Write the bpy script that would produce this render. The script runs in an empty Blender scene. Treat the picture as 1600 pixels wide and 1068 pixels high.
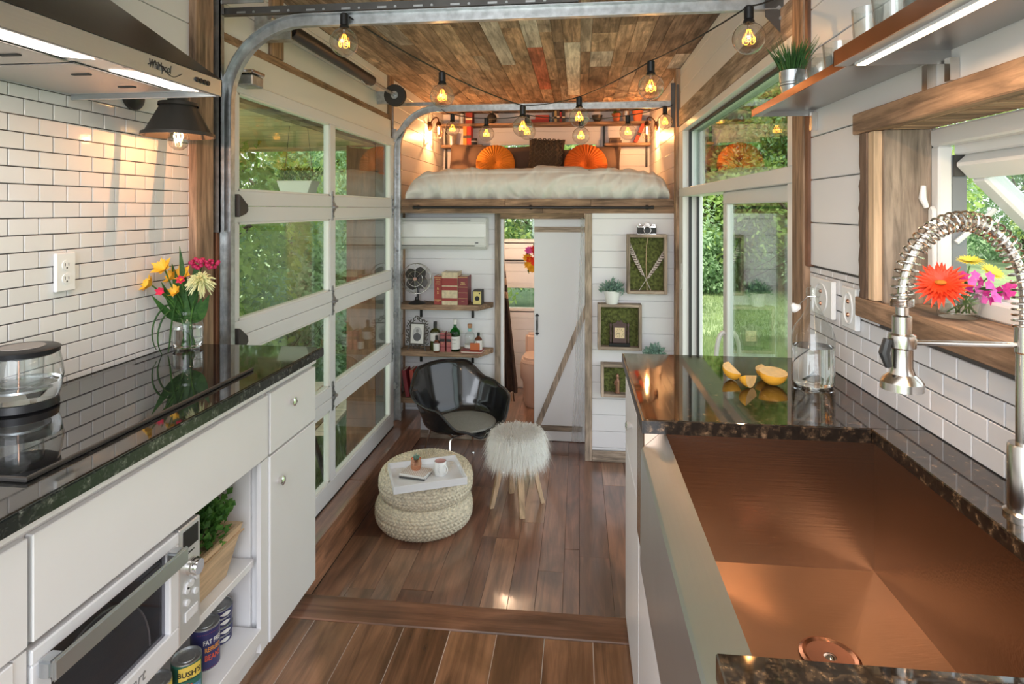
import bpy, bmesh, math, random
import numpy as np
from mathutils import Vector, Matrix, Euler
random.seed(7); np.random.seed(7)
sc = bpy.context.scene
C = sc.collection
PI = math.pi
EYE = 2.09      # everything below is laid out with the eye at z = 0 and lifted by EYE at the end
# ---------------------------------------------------------------- camera
FPX, VPX, HY = 930.0, 904.0, 327.0
PSI = math.atan((VPX - 800) / FPX)
cd = bpy.data.cameras.new('camera'); cam = bpy.data.objects.new('camera', cd); C.objects.link(cam)
cd.sensor_fit = 'HORIZONTAL'; cd.sensor_width = 36; cd.lens = FPX / 1600 * 36
cd.shift_y = -(534 - HY) / 1600.0
cd.clip_start = 0.02; cd.clip_end = 500
cam.rotation_euler = (PI / 2, 0, PSI); cam.location = (0, 0, 0)
sc.camera = cam
# ---------------------------------------------------------------- world, sun, exposure
w = bpy.data.worlds.new('world'); sc.world = w; w.use_nodes = True
wn = w.node_tree.nodes; wl = w.node_tree.links
bg = wn['Background']; bg.inputs[1].default_value = 1.6
tc = wn.new('ShaderNodeTexCoord'); sp = wn.new('ShaderNodeSeparateXYZ'); rp = wn.new('ShaderNodeValToRGB')
wl.new(tc.outputs['Generated'], sp.inputs[0]); wl.new(sp.outputs['Z'], rp.inputs[0]); wl.new(rp.outputs[0], bg.inputs[0])
rp.color_ramp.elements[0].position = 0.0; rp.color_ramp.elements[0].color = (0.96, 0.985, 1.0, 1)
rp.color_ramp.elements[1].position = 0.6; rp.color_ramp.elements[1].color = (0.80, 0.90, 1.0, 1)
sd = bpy.data.lights.new('sun', 'SUN'); sd.energy = 4.3; sd.angle = 0.03; sd.color = (1.0, 0.95, 0.82)
sun = bpy.data.objects.new('sun', sd); C.objects.link(sun)
sun.rotation_euler = Vector((0.12, 0.62, -0.86)).to_track_quat('-Z', 'Y').to_euler()
sun.location = (2, 10, 14)
def area(name, loc, direc, sx, sy, e, col):
    d = bpy.data.lights.new(name, 'AREA'); d.shape = 'RECTANGLE'; d.size = sx; d.size_y = sy; d.energy = e; d.color = col
    o = bpy.data.objects.new(name, d); C.objects.link(o); o.location = loc
    o.rotation_euler = Vector(direc).to_track_quat('-Z', 'Y').to_euler()
    return o
# added fill: unseen light panels behind the camera and under the kitchen ceiling
area('rear_fill', (-0.62, -1.6, 0.2), (0.06, 1, -0.12), 1.9, 2.0, 50, (0.90, 0.93, 1.0))
area('ceiling_fill', (-0.35, 0.4, 1.05), (0.0, 0.1, -1), 1.7, 0.9, 5, (1.0, 0.95, 0.96))
sc.view_settings.view_transform = 'Standard'; sc.view_settings.look = 'None'
sc.view_settings.gamma = 1; sc.view_settings.use_curve_mapping = False
sc.view_settings.exposure = 0.5
# ---------------------------------------------------------------- measuring: pixel -> point on a plane (eye-relative)
_c, _s = math.cos(PSI), math.sin(PSI)
def ray(u, v):
    a = (u - 800) / FPX; b = (HY - v) / FPX
    return Vector((a * _c - _s, a * _s + _c, b))
def atX(u, v, X): r = ray(u, v); return r * (X / r.x)
def atY(u, v, Y): r = ray(u, v); return r * (Y / r.y)
def atZ(u, v, Z): r = ray(u, v); return r * (Z / r.z)
# ---------------------------------------------------------------- mesh builder
class MB:
    def __init__(s): s.v = []; s.f = []; s.m = []; s.cur = 0
    def add(s, vs, fs):
        n = len(s.v); s.v.extend([tuple(p) for p in vs]); s.f.extend([[i + n for i in f] for f in fs]); s.m.extend([s.cur] * len(fs)); return s
    def box(s, x0, x1, y0, y1, z0, z1):
        if x0 > x1: x0, x1 = x1, x0
        if y0 > y1: y0, y1 = y1, y0
        if z0 > z1: z0, z1 = z1, z0
        return s.add([(x0,y0,z0),(x1,y0,z0),(x1,y1,z0),(x0,y1,z0),(x0,y0,z1),(x1,y0,z1),(x1,y1,z1),(x0,y1,z1)],
                     [(0,3,2,1),(4,5,6,7),(0,1,5,4),(1,2,6,5),(2,3,7,6),(3,0,4,7)])
    def cbox(s, c, d, R=None):
        vs = [Vector((sx*d[0]/2, sy*d[1]/2, sz*d[2]/2)) for sx,sy,sz in ((-1,-1,-1),(1,-1,-1),(1,1,-1),(-1,1,-1),(-1,-1,1),(1,-1,1),(1,1,1),(-1,1,1))]
        if R is not None: vs = [R @ v for v in vs]
        c = Vector(c)
        return s.add([v + c for v in vs], [(0,3,2,1),(4,5,6,7),(0,1,5,4),(1,2,6,5),(2,3,7,6),(3,0,4,7)])
    def prism(s, poly, h, axis=2, o=0.0):     # 2-D polygon (ccw) pushed h along axis, starting at o
        n = len(poly)
        def P(p, t):
            if axis == 2: return (p[0], p[1], t)
            if axis == 1: return (p[0], t, p[1])
            return (t, p[0], p[1])
        vs = [P(p, o) for p in poly] + [P(p, o + h) for p in poly]
        return s.add(vs, [list(range(n))[::-1], list(range(n, 2*n))] + [(i, (i+1)%n, n+(i+1)%n, n+i) for i in range(n)])
    def lathe(s, prof, n=24, c=(0,0,0), R=None, cap=True):
        vs = []; fs = []; c = Vector(c)
        for r, z in prof:
            for k in range(n):
                a = 2*PI*k/n; p = Vector((max(r, 1e-5)*math.cos(a), max(r, 1e-5)*math.sin(a), z))
                vs.append((R @ p if R is not None else p) + c)
        for i in range(len(prof)-1):
            for k in range(n):
                fs.append((i*n+k, i*n+(k+1)%n, (i+1)*n+(k+1)%n, (i+1)*n+k))
        if cap:
            fs.append(list(range(n))[::-1]); fs.append([(len(prof)-1)*n+k for k in range(n)])
        return s.add(vs, fs)
    def tube(s, pts, r, n=8, cap=True, closed=False):
        pts = [Vector(p) for p in pts]; m = len(pts)
        rs = r if isinstance(r, (list, tuple)) else [r]*m
        vs = []; fs = []; prev = None
        for i, p in enumerate(pts):
            if closed: t = pts[(i+1)%m] - pts[i-1]
            else: t = pts[min(i+1, m-1)] - pts[max(i-1, 0)]
            if t.length < 1e-9: t = Vector((0,0,1))
            t.normalize()
            if prev is None:
                u = t.orthogonal().normalized()
            else:
                u = prev - t * prev.dot(t)
                u = u.normalized() if u.length > 1e-6 else t.orthogonal().normalized()
            prev = u; wv = t.cross(u)
            for k in range(n):
                a = 2*PI*k/n; vs.append(p + u*(rs[i]*math.cos(a)) + wv*(rs[i]*math.sin(a)))
        seg = m if closed else m-1
        for i in range(seg):
            j = (i+1) % m
            for k in range(n):
                fs.append((i*n+k, i*n+(k+1)%n, j*n+(k+1)%n, j*n+k))
        if cap and not closed:
            fs.append(list(range(n))[::-1]); fs.append([(m-1)*n+k for k in range(n)])
        return s.add(vs, fs)
    def cyl(s, a, b, r, r2=None, n=16): return s.tube([a, b], [r, r if r2 is None else r2], n)
    def ball(s, c, r, nu=16, nv=10, sc=(1,1,1)):
        prof = [(math.sin(PI*i/nv), -math.cos(PI*i/nv)) for i in range(nv+1)]
        vs = []; fs = []; c = Vector(c)
        for pr, pz in prof:
            for k in range(nu):
                a = 2*PI*k/nu
                vs.append(c + Vector((r*sc[0]*max(pr,1e-4)*math.cos(a), r*sc[1]*max(pr,1e-4)*math.sin(a), r*sc[2]*pz)))
        for i in range(nv):
            for k in range(nu): fs.append((i*nu+k, i*nu+(k+1)%nu, (i+1)*nu+(k+1)%nu, (i+1)*nu+k))
        return s.add(vs, fs)
    def leaf(s, p, d, L, wd, up=None, fold=0.15):
        p = Vector(p); d = Vector(d).normalized()
        up = Vector(up) if up is not None else Vector((random.uniform(-1,1), random.uniform(-1,1), random.uniform(-1,1)))
        q = d.cross(up); q = q.normalized() if q.length > 1e-5 else d.orthogonal().normalized()
        nrm = q.cross(d)
        a = p; b = p + d*L*0.45 + q*wd/2 + nrm*fold*wd; c = p + d*L; e = p + d*L*0.45 - q*wd/2 + nrm*fold*wd; m = p + d*L*0.5
        return s.add([a, b, c, e, m], [(0,1,4),(1,2,4),(2,3,4),(3,0,4)])
    def grid(s, fn, nu, nv, closeu=False):
        vs = [fn(i/(nu if closeu else nu-1), j/(nv-1)) for j in range(nv) for i in range(nu)]
        fs = []
        for j in range(nv-1):
            for i in range(nu if closeu else nu-1):
                i2 = (i+1) % nu
                fs.append((j*nu+i, j*nu+i2, (j+1)*nu+i2, (j+1)*nu+i))
        return s.add(vs, fs)
    def mesh(s, name, mats, smooth=False, bevel=0, bseg=1, auto=None):
        me = bpy.data.meshes.new(name); me.from_pydata(s.v, [], s.f)
        ms = mats if isinstance(mats, (list, tuple)) else [mats]
        for m in ms: me.materials.append(m)
        if len(ms) > 1: me.polygons.foreach_set('material_index', s.m)
        if bevel:
            bm = bmesh.new(); bm.from_mesh(me)
            bmesh.ops.recalc_face_normals(bm, faces=bm.faces)
            bmesh.ops.bevel(bm, geom=[e for e in bm.edges if e.is_manifold and e.calc_face_angle(0) > 0.5], offset=bevel, segments=bseg, affect='EDGES', clamp_overlap=True)
            bm.to_mesh(me); bm.free()
        elif not s.m or len(s.f) < 60000:
            bm = bmesh.new(); bm.from_mesh(me); bmesh.ops.recalc_face_normals(bm, faces=bm.faces); bm.to_mesh(me); bm.free()
        if smooth: me.shade_smooth() if auto is None else me.shade_smooth()
        if smooth and auto is not None:
            me.set_sharp_from_angle(angle=auto)
        me.update(); return me
    def build(s, name, mats, parent=None, smooth=False, bevel=0, bseg=1, auto=0.6, loc=None, rot=None):
        me = s.mesh(name, mats, smooth, bevel, bseg, auto)
        o = bpy.data.objects.new(name, me); C.objects.link(o)
        if parent is not None: o.parent = parent
        if loc is not None: o.location = loc
        if rot is not None: o.rotation_euler = rot
        return o
def tag(o, label, cat, group=None):
    o['label'] = label; o['category'] = cat
    if group: o['group'] = group
    return o
def struct(o): o['kind'] = 'structure'; return o
def thing(name, label, cat, loc=(0,0,0), rz=0, group=None):
    o = bpy.data.objects.new(name, None); C.objects.link(o); o.location = loc; o.rotation_euler = (0, 0, rz)
    o.empty_display_size = 0.05
    return tag(o, label, cat, group)
def root(name, loc=(0,0,0)):
    o = bpy.data.objects.new(name, None); C.objects.link(o); o.location = loc; o.empty_display_size = 0.05; return struct(o)
def copy_tree(o, parent=None):
    c = o.copy(); C.objects.link(c); c.parent = parent
    for ch in list(o.children): copy_tree(ch, c)
    return c
def seg(p0, p1, n): p0 = Vector(p0); p1 = Vector(p1); return [p0.lerp(p1, i/(n-1)) for i in range(n)]
def bez(pts, n=16):
    pts = [Vector(p) for p in pts]; out = []
    for i in range(n):
        t = i/(n-1); q = pts[:]
        while len(q) > 1: q = [q[k].lerp(q[k+1], t) for k in range(len(q)-1)]
        out.append(q[0])
    return out
def text(name, body, size, mat, parent, loc, rot, ext=0.0005, align='CENTER', shear=0, sx=1):
    cu = bpy.data.curves.new(name, 'FONT'); cu.body = body; cu.size = size; cu.extrude = ext; cu.align_x = align; cu.align_y = 'CENTER'; cu.shear = shear; cu.resolution_u = 2
    t = bpy.data.objects.new(name, cu); C.objects.link(t)
    dg = bpy.context.evaluated_depsgraph_get(); me = bpy.data.meshes.new_from_object(t.evaluated_get(dg))
    bpy.data.objects.remove(t); me.materials.clear(); me.materials.append(mat)
    o = bpy.data.objects.new(name, me); C.objects.link(o); o.parent = parent; o.location = loc; o.rotation_euler = rot; o.scale = (sx, 1, 1)
    return o
# ---------------------------------------------------------------- materials
def _mat(name):
    m = bpy.data.materials.new(name); m.use_nodes = True; nt = m.node_tree
    for n in list(nt.nodes): nt.nodes.remove(n)
    out = nt.nodes.new('ShaderNodeOutputMaterial'); return m, nt, out
def N(nt, t, **kw):
    n = nt.nodes.new(t)
    for k, v in kw.items():
        if k in n.inputs.keys() if hasattr(n.inputs, 'keys') else False: n.inputs[k].default_value = v
        else: setattr(n, k, v)
    return n
def c4(c): return (c[0], c[1], c[2], 1)
def plain(name, col, rough=0.5, metal=0, spec=0.5, coat=0, noise=0.0, nscale=8, bump=0.0, bscale=40, emit=0, ecol=None, trans=0, rnd=0.0, aniso=None, sub=0, ior=None):
    m, nt, out = _mat(name); b = nt.nodes.new('ShaderNodeBsdfPrincipled'); nt.links.new(b.outputs[0], out.inputs[0])
    b.inputs['Base Color'].default_value = c4(col); b.inputs['Roughness'].default_value = rough; b.inputs['Metallic'].default_value = metal
    b.inputs['Specular IOR Level'].default_value = spec; b.inputs['Coat Weight'].default_value = coat
    b.inputs['Coat Roughness'].default_value = 0.03
    if ior: b.inputs['IOR'].default_value = ior
    if trans: b.inputs['Transmission Weight'].default_value = trans
    if emit: b.inputs['Emission Color'].default_value = c4(ecol or col); b.inputs['Emission Strength'].default_value = emit
    t = nt.nodes.new('ShaderNodeTexCoord')
    if noise or rnd:
        nz = nt.nodes.new('ShaderNodeTexNoise'); nz.inputs['Scale'].default_value = nscale; nz.inputs['Detail'].default_value = 6
        nt.links.new(t.outputs['Object'], nz.inputs['Vector'])
        r = nt.nodes.new('ShaderNodeMapRange'); r.inputs[1].default_value = 0.3; r.inputs[2].default_value = 0.7
        r.inputs[3].default_value = 1 - noise; r.inputs[4].default_value = 1 + noise; nt.links.new(nz.outputs[0], r.inputs[0])
        h = nt.nodes.new('ShaderNodeHueSaturation'); h.inputs['Color'].default_value = c4(col); nt.links.new(r.outputs[0], h.inputs['Value'])
        if rnd:
            oi = nt.nodes.new('ShaderNodeObjectInfo'); r2 = nt.nodes.new('ShaderNodeMapRange'); r2.inputs[3].default_value = 1-rnd; r2.inputs[4].default_value = 1+rnd
            nt.links.new(oi.outputs['Random'], r2.inputs[0]); mm = nt.nodes.new('ShaderNodeMath'); mm.operation = 'MULTIPLY'
            nt.links.new(r.outputs[0], mm.inputs[0]); nt.links.new(r2.outputs[0], mm.inputs[1]); nt.links.new(mm.outputs[0], h.inputs['Value'])
        nt.links.new(h.outputs[0], b.inputs['Base Color'])
    if bump:
        nz = nt.nodes.new('ShaderNodeTexNoise'); nz.inputs['Scale'].default_value = bscale; nz.inputs['Detail'].default_value = 5
        mp = nt.nodes.new('ShaderNodeMapping')
        if aniso: mp.inputs['Scale'].default_value = aniso
        nt.links.new(t.outputs['Object'], mp.inputs[0]); nt.links.new(mp.outputs[0], nz.inputs['Vector'])
        bp = nt.nodes.new('ShaderNodeBump'); bp.inputs['Strength'].default_value = bump; bp.inputs['Distance'].default_value = 0.01
        nt.links.new(nz.outputs[0], bp.inputs['Height']); nt.links.new(bp.outputs[0], b.inputs['Normal'])
    return m
def wood(name, cols, axis=1, rough=0.6, dark=0.45, scale=1.0, coat=0, bump=0.3, blotch=0.35, stretch=0.07, spec=0.4):
    """cols: colours picked per object at random; grain runs along `axis`"""
    m, nt, out = _mat(name); b = nt.nodes.new('ShaderNodeBsdfPrincipled'); nt.links.new(b.outputs[0], out.inputs[0])
    L = nt.links.new
    t = nt.nodes.new('ShaderNodeTexCoord'); oi = nt.nodes.new('ShaderNodeObjectInfo')
    vm = nt.nodes.new('ShaderNodeVectorMath'); vm.operation = 'MULTIPLY_ADD'; vm.inputs[1].default_value = (37.0, 23.0, 51.0)
    L(oi.outputs['Random'], vm.inputs[0]); L(t.outputs['Object'], vm.inputs[2])
    mp = nt.nodes.new('ShaderNodeMapping'); s3 = [1.0*scale]*3; s3[axis] = stretch*scale; mp.inputs['Scale'].default_value = s3
    L(vm.outputs[0], mp.inputs[0])
    n1 = nt.nodes.new('ShaderNodeTexNoise'); n1.inputs['Scale'].default_value = 42; n1.inputs['Detail'].default_value = 9; n1.inputs['Roughness'].default_value = 0.65; n1.inputs['Distortion'].default_value = 0.8
    L(mp.outputs[0], n1.inputs['Vector'])
    mp2 = nt.nodes.new('ShaderNodeMapping'); s4 = [1.0*scale]*3; s4[axis] = 0.3*scale; mp2.inputs['Scale'].default_value = s4
    L(vm.outputs[0], mp2.inputs[0])
    n2 = nt.nodes.new('ShaderNodeTexNoise'); n2.inputs['Scale'].default_value = 9; n2.inputs['Detail'].default_value = 6; n2.inputs['Distortion'].default_value = 1.2; L(mp2.outputs[0], n2.inputs['Vector'])
    cr = nt.nodes.new('ShaderNodeValToRGB'); cr.color_ramp.interpolation = 'CONSTANT'
    k = len(cols)
    for i, c in enumerate(cols):
        if i < 2: e = cr.color_ramp.elements[i]; e.position = i/k
        else: e = cr.color_ramp.elements.new(i/k)
        e.color = c4(c)
    L(oi.outputs['Random'], cr.inputs[0])
    r1 = nt.nodes.new('ShaderNodeMapRange'); r1.inputs[1].default_value = 0.36; r1.inputs[2].default_value = 0.62; r1.inputs[3].default_value = 1-dark; r1.inputs[4].default_value = 1.15
    L(n1.outputs[0], r1.inputs[0])
    r2 = nt.nodes.new('ShaderNodeMapRange'); r2.inputs[1].default_value = 0.35; r2.inputs[2].default_value = 0.65; r2.inputs[3].default_value = 1-blotch; r2.inputs[4].default_value = 1+blotch
    L(n2.outputs[0], r2.inputs[0])
    mu = nt.nodes.new('ShaderNodeMath'); mu.operation = 'MULTIPLY'; L(r1.outputs[0], mu.inputs[0]); L(r2.outputs[0], mu.inputs[1])
    h = nt.nodes.new('ShaderNodeHueSaturation'); L(cr.outputs[0], h.inputs['Color']); L(mu.outputs[0], h.inputs['Value']); L(h.outputs[0], b.inputs['Base Color'])
    b.inputs['Roughness'].default_value = rough; b.inputs['Coat Weight'].default_value = coat; b.inputs['Coat Roughness'].default_value = 0.12; b.inputs['Specular IOR Level'].default_value = spec
    bp = nt.nodes.new('ShaderNodeBump'); bp.inputs['Strength'].default_value = bump; bp.inputs['Distance'].default_value = 0.004
    L(n1.outputs[0], bp.inputs['Height']); L(bp.outputs[0], b.inputs['Normal'])
    return m
def thin(name, col=(1,1,1), ior=1.5, rough=0.0, boost=1.0):
    m, nt, out = _mat(name); L = nt.links.new
    tr = nt.nodes.new('ShaderNodeBsdfTransparent'); tr.inputs[0].default_value = c4(col)
    gl = nt.nodes.new('ShaderNodeBsdfGlossy'); gl.inputs['Roughness'].default_value = rough
    lw = nt.nodes.new('ShaderNodeLayerWeight'); lw.inputs[0].default_value = 0.5; f0 = ((ior-1)/(ior+1))**2
    pw = nt.nodes.new('ShaderNodeMath'); pw.operation = 'POWER'; pw.inputs[1].default_value = 5.0; L(lw.outputs['Facing'], pw.inputs[0])
    mu = nt.nodes.new('ShaderNodeMath'); mu.operation = 'MULTIPLY_ADD'; mu.inputs[1].default_value = (1-f0)*boost; mu.inputs[2].default_value = f0*boost; mu.use_clamp = True; L(pw.outputs[0], mu.inputs[0])
    mx = nt.nodes.new('ShaderNodeMixShader'); L(mu.outputs[0], mx.inputs[0]); L(tr.outputs[0], mx.inputs[1]); L(gl.outputs[0], mx.inputs[2]); L(mx.outputs[0], out.inputs[0])
    return m
def granite(name, base, fleck, rough=0.04, spec=1.0, amount=0.5, ior=1.8):
    m, nt, out = _mat(name); L = nt.links.new; b = nt.nodes.new('ShaderNodeBsdfPrincipled'); L(b.outputs[0], out.inputs[0])
    t = nt.nodes.new('ShaderNodeTexCoord'); n1 = nt.nodes.new('ShaderNodeTexNoise'); n1.inputs['Scale'].default_value = 55; n1.inputs['Detail'].default_value = 5; n1.inputs['Roughness'].default_value = 0.7
    vo = nt.nodes.new('ShaderNodeTexVoronoi'); vo.inputs['Scale'].default_value = 90
    L(t.outputs['Object'], n1.inputs['Vector']); L(t.outputs['Object'], vo.inputs['Vector'])
    cr = nt.nodes.new('ShaderNodeValToRGB'); cr.color_ramp.elements[0].position = 0.5; cr.color_ramp.elements[0].color = c4(base)
    cr.color_ramp.elements[1].position = 0.72; cr.color_ramp.elements[1].color = c4(fleck)
    e = cr.color_ramp.elements.new(0.6); e.color = c4([base[i]*0.6+fleck[i]*0.4*amount for i in range(3)])
    L(n1.outputs[0], cr.inputs[0])
    mx = nt.nodes.new('ShaderNodeMix'); mx.data_type = 'RGBA'; mx.blend_type = 'MULTIPLY'; mx.inputs[0].default_value = 0.5
    L(cr.outputs[0], mx.inputs[6]); L(vo.outputs['Distance'], mx.inputs[7]); L(mx.outputs[2], b.inputs['Base Color'])
    b.inputs['Roughness'].default_value = rough; b.inputs['IOR'].default_value = ior; b.inputs['Specular IOR Level'].default_value = 0.5
    return m
def leafmat(name, c1, c2, trans=0.35, scale=0.8):
    m, nt, out = _mat(name); L = nt.links.new
    t = nt.nodes.new('ShaderNodeTexCoord'); n1 = nt.nodes.new('ShaderNodeTexNoise'); n1.inputs['Scale'].default_value = scale; n1.inputs['Detail'].default_value = 8; n1.inputs['Roughness'].default_value = 0.8
    L(t.outputs['Object'], n1.inputs['Vector'])
    cr = nt.nodes.new('ShaderNodeValToRGB'); cr.color_ramp.elements[0].position = 0.38; cr.color_ramp.elements[0].color = c4(c1); cr.color_ramp.elements[1].position = 0.62; cr.color_ramp.elements[1].color = c4(c2)
    L(n1.outputs[0], cr.inputs[0])
    d = nt.nodes.new('ShaderNodeBsdfPrincipled'); d.inputs['Roughness'].default_value = 0.5; d.inputs['Specular IOR Level'].default_value = 0.3; L(cr.outputs[0], d.inputs['Base Color'])
    tl = nt.nodes.new('ShaderNodeBsdfTranslucent'); h = nt.nodes.new('ShaderNodeHueSaturation'); h.inputs['Saturation'].default_value = 1.1; h.inputs['Value'].default_value = 1.5
    L(cr.outputs[0], h.inputs['Color']); L(h.outputs[0], tl.inputs[0])
    mx = nt.nodes.new('ShaderNodeMixShader'); mx.inputs[0].default_value = trans; L(d.outputs[0], mx.inputs[1]); L(tl.outputs[0], mx.inputs[2]); L(mx.outputs[0], out.inputs[0])
    return m
def emit(name, col, st):
    m, nt, out = _mat(name); e = nt.nodes.new('ShaderNodeEmission'); e.inputs[0].default_value = c4(col); e.inputs[1].default_value = st; nt.links.new(e.outputs[0], out.inputs[0]); return m

M = {}
M['white'] = plain('white_paint', (0.79, 0.785, 0.80), 0.42, noise=0.015, nscale=3)
M['cabwhite'] = plain('cabinet_lacquer', (0.79, 0.785, 0.80), 0.28, noise=0.01)
M['vinyl'] = plain('white_vinyl', (0.78, 0.77, 0.75), 0.35)
M['alu'] = plain('door_aluminium', (0.74, 0.74, 0.77), 0.45)
M['hinge'] = plain('hinge_steel', (0.36, 0.37, 0.38), 0.4, metal=0.9, noise=0.3, nscale=40)
M['darkedge'] = wood('dark_live_edge', [(0.15, 0.095, 0.065)], 2, 0.85, dark=0.5)
M['galv'] = plain('galvanised_steel', (0.50, 0.52, 0.53), 0.38, metal=0.9, noise=0.22, nscale=30)
M['darkmetal'] = plain('dark_angle_steel', (0.12, 0.115, 0.11), 0.4, metal=0.7, noise=0.2)
M['black'] = plain('black_metal', (0.02, 0.02, 0.021), 0.35, metal=0.3)
M['blackmat'] = plain('black_matte', (0.025, 0.024, 0.024), 0.6)
M['rubber'] = plain('black_rubber', (0.02, 0.02, 0.02), 0.5)
M['charcoal'] = plain('charcoal_shade', (0.055, 0.05, 0.047), 0.45, metal=0.4)
M['steel'] = plain('brushed_steel', (0.63, 0.655, 0.68), 0.36, metal=1, noise=0.04, nscale=6, bump=0.03, bscale=160, aniso=(1, 0.02, 1))
M['sink'] = plain('sink_steel_shaded', (0.40, 0.285, 0.21), 0.27, metal=1, noise=0.05, nscale=5, bump=0.05, bscale=200, aniso=(0.03, 1, 1))  # brown tint puts warm reflections and basin shade into the steel's colour
M['chrome'] = plain('chrome', (0.78, 0.76, 0.74), 0.1, metal=1)
M['nickel'] = plain('brushed_nickel', (0.66, 0.62, 0.58), 0.2, metal=1)
M['copper'] = plain('copper', (0.80, 0.42, 0.28), 0.2, metal=1)
M['coppershelf'] = plain('copper_edge', (0.62, 0.33, 0.22), 0.22, metal=1, noise=0.15)
M['greysteel'] = plain('shelf_steel', (0.42, 0.41, 0.41), 0.3, metal=0.9)
M['tile'] = plain('glazed_tile', (0.72, 0.705, 0.71), 0.07, noise=0.02, nscale=5, rnd=0.03, bump=0.05, bscale=12)
M['grout'] = plain('grey_grout', (0.105, 0.095, 0.088), 0.85)
M['granite'] = granite('black_granite', (0.012, 0.012, 0.012), (0.16, 0.15, 0.13), ior=2.1)
M['brgranite'] = granite('brown_granite', (0.02, 0.014, 0.010), (0.42, 0.25, 0.13), ior=2.0)
M['cooktop'] = plain('cooktop_glass', (0.01, 0.01, 0.011), 0.015, ior=2.2)
RC = [(0.38, 0.26, 0.185), (0.28, 0.20, 0.15), (0.48, 0.335, 0.24), (0.22, 0.16, 0.125), (0.40, 0.30, 0.235), (0.36, 0.30, 0.26), (0.52, 0.38, 0.275), (0.45, 0.375, 0.32)]
M['ceil'] = wood('reclaimed_ceiling_wood', RC, 1, 0.75, dark=0.5, blotch=0.4)
M['ceilwhite'] = wood('worn_white_board', [(0.74, 0.70, 0.64)], 1, 0.8, dark=0.35, blotch=0.25)
M['ceilred'] = wood('worn_red_board', [(0.50, 0.17, 0.11)], 1, 0.8, dark=0.4, blotch=0.3)
M['ceilgrey'] = wood('weathered_grey_board', [(0.56, 0.53, 0.50)], 1, 0.8, dark=0.5, blotch=0.25)
for ax, nm in ((0, 'x'), (1, 'y'), (2, 'z')):
    M['barn'+nm] = wood('barn_wood_'+nm, [(0.36, 0.225, 0.14), (0.40, 0.26, 0.165), (0.31, 0.20, 0.13)], ax, 0.75, dark=0.5, blotch=0.35)
    M['gbarn'+nm] = wood('grey_barn_wood_'+nm, [(0.40, 0.31, 0.24), (0.34, 0.265, 0.20), (0.43, 0.34, 0.26)], ax, 0.8, dark=0.5, blotch=0.3)
    M['wal'+nm] = wood('walnut_floor_'+nm, [(0.25, 0.11, 0.062), (0.19, 0.08, 0.047), (0.31, 0.15, 0.088), (0.22, 0.095, 0.054), (0.28, 0.145, 0.088)], ax, 0.30, dark=0.38, blotch=0.32, scale=0.6, coat=0.8, bump=0.12, spec=0.9)
    M['light'+nm] = wood('pale_wood_'+nm, [(0.56, 0.38, 0.23), (0.62, 0.44, 0.28)], ax, 0.55, dark=0.25, blotch=0.12)
M['kfl'] = wood('kitchen_floor_wood', [(0.19, 0.095, 0.05), (0.15, 0.073, 0.038), (0.215, 0.11, 0.057)], 1, 0.24, dark=0.5, blotch=0.5, scale=0.5, coat=0.3, bump=0.12, spec=0.5)
M['jamb'] = wood('red_brown_jamb', [(0.22, 0.10, 0.055)], 2, 0.6, dark=0.3)
M['porch'] = wood('porch_pine', [(0.93, 0.74, 0.56), (0.88, 0.69, 0.51)], 0, 0.6, dark=0.3, blotch=0.15)
M['outwood'] = wood('outdoor_furniture_wood', [(0.42, 0.24, 0.14), (0.5, 0.3, 0.19)], 2, 0.6, dark=0.3)
M['glass'] = thin('window_glass', (0.93, 0.97, 0.95), 1.5)
M['doorglass'] = thin('sliding_door_glass', (0.90, 0.97, 0.94), 1.6, boost=1.5)
M['gglass'] = thin('garage_glass', (0.95, 0.98, 0.96), 1.5, boost=1.1)
M['bulbglass'] = thin('bulb_glass', (0.93, 0.90, 0.87), 1.55, boost=2.4)
M['clear'] = thin('clear_glass', (0.95, 0.97, 0.96), 1.5, boost=1.7)
M['greenglass'] = thin('green_glass', (0.05, 0.42, 0.10), 1.5)
M['oliveglass'] = plain('olive_glass', (0.05, 0.05, 0.012), 0.08)
M['amber'] = plain('amber_glass', (0.11, 0.03, 0.012), 0.08)
M['water'] = plain('water', (1, 1, 1), 0.0, trans=1, ior=1.33)
M['filament'] = emit('filament', (1.0, 0.36, 0.03), 11)
M['filament2'] = emit('sconce_filament', (1.0, 0.62, 0.25), 40)
M['led'] = emit('led_strip', (1.0, 0.76, 0.52), 9)
M['hoodlamp'] = emit('hood_lamp', (1.0, 0.86, 0.70), 7)
M['leafdark'] = leafmat('leaf_dark', (0.02, 0.07, 0.018), (0.07, 0.17, 0.04), 0.2, 20)
M['leafpale'] = leafmat('leaf_pale', (0.13, 0.24, 0.19), (0.32, 0.46, 0.38), 0.15, 25)
M['leafmid'] = leafmat('leaf_mid', (0.04, 0.12, 0.03), (0.14, 0.30, 0.06), 0.25, 20)
M['ceramic'] = plain('white_ceramic', (0.82, 0.82, 0.81), 0.2)
M['paper'] = plain('paper', (0.66, 0.60, 0.50), 0.8)
M['labelw'] = plain('label_paper', (0.72, 0.71, 0.68), 0.6)
M['redbook'] = plain('red_cloth', (0.30, 0.035, 0.03), 0.5, noise=0.1)
M['gold'] = plain('gilt', (0.75, 0.55, 0.22), 0.4, metal=0.5)
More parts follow.
